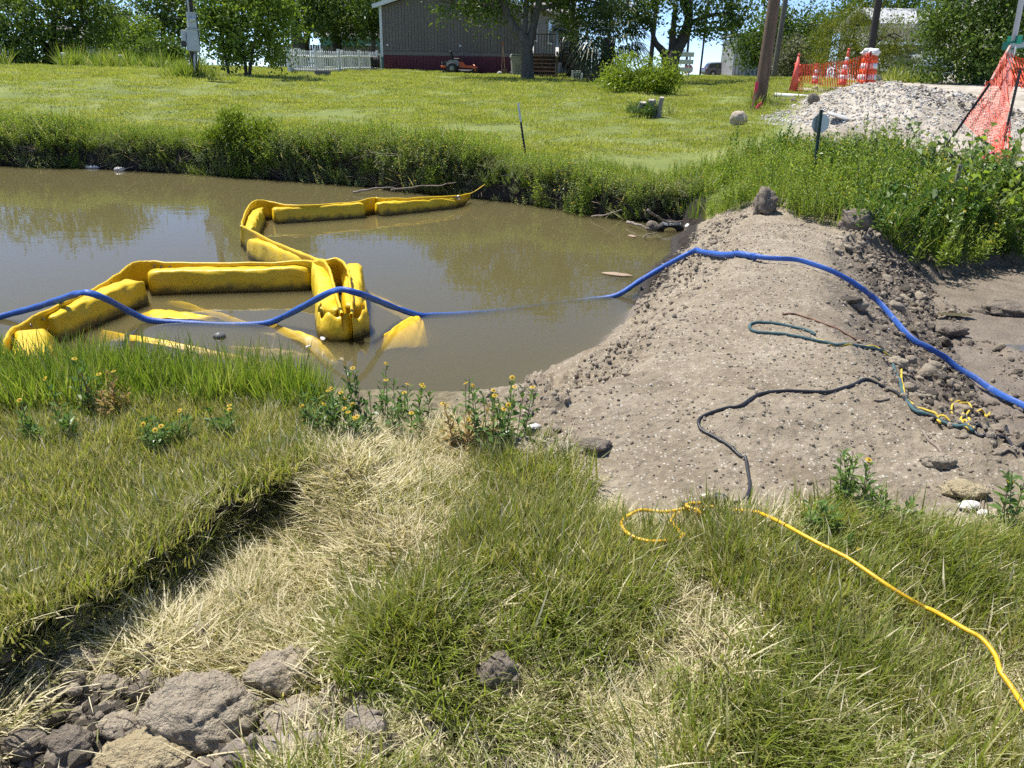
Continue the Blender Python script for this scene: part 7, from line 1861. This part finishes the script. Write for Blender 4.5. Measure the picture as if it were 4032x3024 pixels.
for k, (px, py, n, h0, h1_, sp, fl, lab, dd) in enumerate([
        (1440, 1700, 22, .12, .30, .42, .55, 'large oxeye clump with many yellow flowers at the water edge', 0), (1300, 1715, 14, .10, .24, .32, .4, 'oxeye clump just left of the large flowering one', 0),
        (1600, 1700, 12, .10, .22, .30, .4, 'oxeye clump just right of the large flowering one', 0), (1940, 1760, 20, .15, .36, .30, .5, 'tall flowering oxeye clump where the dam meets the turf', 0),
        (1860, 1790, 12, .12, .28, .24, .15, 'withered orange brown plant beside the tall flowering clump', 1), (330, 1650, 7, .16, .34, .16, .7, 'oxeye stem with two flowers against the yellow curtain end', 0),
        (420, 1660, 8, .12, .26, .18, .1, 'seedy withered plant right of the two flower stem', 1), (230, 1760, 10, .10, .20, .25, .1, 'leafy oxeye low in the tall grass at left', 0),
        (650, 1760, 14, .08, .16, .26, .35, 'low oxeye clump in the grass in front of the tall blades', 0), (930, 1720, 7, .08, .16, .2, .3, 'small oxeye sprig at the middle of the near bank', 0),
        (3335, 1990, 9, .12, .26, .12, .05, 'leafy upright sprig on the dam edge above the yellow cord', 0), (3990, 2080, 10, .14, .30, .24, .5, 'oxeye with yellow flowers at the right edge by the mud', 0),
        (3230, 2150, 6, .08, .16, .1, .0, 'small leafy sprig crossing the yellow cord', 0), (3470, 2080, 8, .08, .16, .16, .0, 'leafy sprig low on the turf edge right of the upright one', 0),
        (3340, 2240, 5, .05, .12, .1, .4, 'tiny flowering sprig in the turf below the cord', 0)]):
    oxeye(px, py, n, h0, h1_, sp, fl, lab, 700 + k, bool(dd))
# tall large leaved weed at the right edge
tw = empty('sunflower_weed', gh(3945, 1010), 0, 'tall broad leaved weed standing at the right edge before the orange net', 'plant')
V, Q, T3, MQ, MT = stem_plant(760, 12, .8, 1.6, 1.0, .20, .13, 11, flower=.0, droop=.9, pairs=False)
MQ = np.array(MQ); Q = np.array(Q)
nobj('stems', V, Q[MQ == 1], STEM, tw); nobj('leaves', V, Q[MQ == 0], LEAF_W, tw)
tw2 = empty('reed_weed', gh(3420, 830), 0, 'tall slender leafy weed in front of the stone heap', 'plant')
V, Q, T3, MQ, MT = stem_plant(761, 12, .6, 1.05, .55, .12, .026, 14, flower=.0, droop=.5)
MQ = np.array(MQ); Q = np.array(Q)
nobj('stems', V, Q[MQ == 1], STEM, tw2); nobj('leaves', V, Q[MQ == 0], LEAF_Y, tw2)
# ------------------------------------------------------------------ rubbish and driftwood along the far bank
PLAST = pm('dirty_white_plastic', (.66, .64, .60), (.42, .38, .33), 12, .5)
for k, (px, py, r, sq, mat, nm, lab, cat) in enumerate([
        (365, 662, .10, (1.5, .7, .4), PLAST, 'plastic_bottle', 'crushed pale plastic bottle at the far left waterline', 'bottle'), (472, 672, .085, (1.3, .7, .6), PLAST, 'plastic_tub', 'pale plastic tub lying in the water right of the crushed bottle', 'tub'),
        (2712, 897, .055, (1.1, 1, .8), WHITEP, 'foam_cup', 'white foam cup where the dam meets the far bank', 'cup'), (2490, 931, .05, (1.5, .8, .25), pm('wet_brown_bark', (.40, .30, .20), (.28, .2, .13), 12, .7), 'bark_piece', 'small tan bark piece floating near the far bank', 'bark'),
        (2435, 1084, .085, (2.0, .7, .2), pm('wet_brown_bark', (.4, .3, .2)), 'bark_piece', 'long brown bark piece floating by the hose', 'bark'), (865, 1325, .05, (1, .8, .7), pm('grey_wet_stone', (.16, .16, .165), (.1, .1, .105), 10, .5), 'wet_stone', 'grey stone breaking the water between the curtain skirts', 'stone'),
        (1215, 1365, .022, (1.4, .7, .35), PLAST, 'floating_scrap', 'tiny pale scrap floating before the folded curtain end', 'scrap'), (1275, 1330, .04, (1.8, .7, .3), PLAST, 'floating_scrap', 'pale scrap stuck under the folded curtain end', 'scrap'),
        (2200, 1462, .05, (1, .8, .6), WHST, 'stone', 'pale stone at the waterline of the dam', 'stone')]):
    V, F = blob(np.random.RandomState(800 + k), r, 3, .14, 1.6, sq, .03); o = nobj(nm, V, F, mat, smooth=True); p = gp(px, py, 0.0); o.location = p + Vector((0, 0, r * sq[2] * .45 if px not in (865,) else .0)); o.rotation_euler = (0, 0, k * .7); tag(o, lab, cat)
ty = empty('tyre_fragment', gp(2640, 908, 0), .3, 'black ribbed tyre piece half sunk by the far end of the dam', 'tyre')
MB().tube([(.16 * math.cos(a), .05 * math.sin(a), .10 * abs(math.sin(a)) - .01) for a in np.linspace(0, 3.3, 12)], .055, 10).build('tread_band', RUBBER, ty, True)
for k in range(5): MB().box((-.1 + k * .05, -.03, .10), (.018, .10, .03), Matrix.Rotation(.3, 3, 'Z')).build('rib', GALV, ty)
o = nobj('old_boot', *blob(np.random.RandomState(820), .10, 3, .2, 1.5, (1, .8, .9), .03), CLODD, smooth=True); o.location = gp(2570, 895, .03); tag(o, 'dark lump of rubbish left of the tyre piece', 'rubbish')
for k, (pts, r, lab) in enumerate([
        ([(2470, 870, .06), (2520, 888, .06), (2560, 905, .03)], .022, 'pale driftwood stick left of the dark rubbish'), ([(2550, 830, .35), (2600, 860, .22), (2640, 875, .14), (2690, 872, .12)], .018, 'crooked root poking from the far bank over the tyre'),
        ([(2535, 935, .0), (2550, 925, .06), (2585, 918, .05)], .012, 'small forked twig in the water before the tyre'), ([(1540, 745, .15), (1640, 735, .16), (1740, 728, .2), (1800, 715, .25)], .016, 'long dead branch along the far bank behind the curtain'),
        ([(1390, 760, .02), (1480, 742, .10), (1560, 738, .12)], .02, 'thick dead branch at the far bank left of the long one'), ([(0, 615, .15), (60, 622, .12), (130, 632, .06)], .02, 'dead branch at the left end of the far bank'),
        ([(0, 632, .06), (80, 640, .04), (110, 644, .02)], .018, 'lower dead branch at the left end of the far bank'), ([(2330, 850, .05), (2400, 842, .12), (2450, 828, .2)], .014, 'slanting dead stem on the far bank left of the driftwood'),
        ([(3690, 960, .35), (3720, 985, .28), (3750, 1010, .22), (3790, 1045, .16)], .016, 'pale dead branch slanting down the bank at right'), ([(3640, 1010, .25), (3660, 985, .3), (3690, 955, .36)], .012, 'dead stem leaning left of the slanting branch')]):
    P = [gp(a, b, z) for a, b, z in pts]; S = smooth_path([tuple(p) for p in P], 5)
    S = [Vector(s) + Vector((0, n1(i * .8, k) * .03, n1(i * .9, k + 3) * .03)) for i, s in enumerate(S)]
    tag(MB().tube([s - P[0] for s in S], list(np.linspace(r, r * .5, len(S))), 7).build('branch', wood_grey if k % 2 else LOGM, None, True, loc=P[0]), lab, 'branch')
# road beyond the lawn
def road():
    C = smooth_path([(70, 36), (45, 38), (28, 41.5), (21, 52), (20, 75), (24, 98), (40, 112)], 14); V = []; F = []
    C = np.array(C); d = np.gradient(C, axis=0); d /= np.linalg.norm(d, axis=1)[:, None]; nrm = np.stack([-d[:, 1], d[:, 0]], 1)
    k = 9
    for i in range(len(C)):
        for j in range(k):
            p = C[i] + nrm[i] * (j / (k - 1) - .5) * 5.6
            V.append((p[0], p[1], 0))
    V = np.array(V); V[:, 2] = height(V[:, 0], V[:, 1]) + .05
    for i in range(len(C) - 1):
        for j in range(k - 1): F.append((i * k + j, (i + 1) * k + j, (i + 1) * k + j + 1, i * k + j + 1))
    o = nobj('road', V, np.array(F)[:, ::-1], pm('pale_caliche_road', (.52, .48, .41), (.42, .385, .33), .8, .95, .5, 12, c3=(.60, .56, .49))); tag(o, kind='structure')
road()
# puddles in the mud
for k, (px, py, rx, ry) in enumerate([(3760, 1250, .16, .05), (4020, 1380, .2, .09), (3950, 1190, .1, .03)]):
    g = gh(px, py); n = 20
    V = [(0, 0, 0)] + [(rx * math.cos(a) * (1 + .3 * n1(a * 2, k + 1)), ry * math.sin(a) * (1 + .3 * n1(a * 2, k + 4)), 0) for a in np.linspace(0, 6.283, n + 1)[:-1]]
    o = nobj('puddle', V, np.array([(0, 1 + i, 1 + (i + 1) % n) for i in range(n)]), pm('puddle_water', (.13, .11, .075), (.11, .09, .06), 4, .04, spec=.6), None); o.location = g + Vector((0, 0, .012)); tag(o, kind='structure')
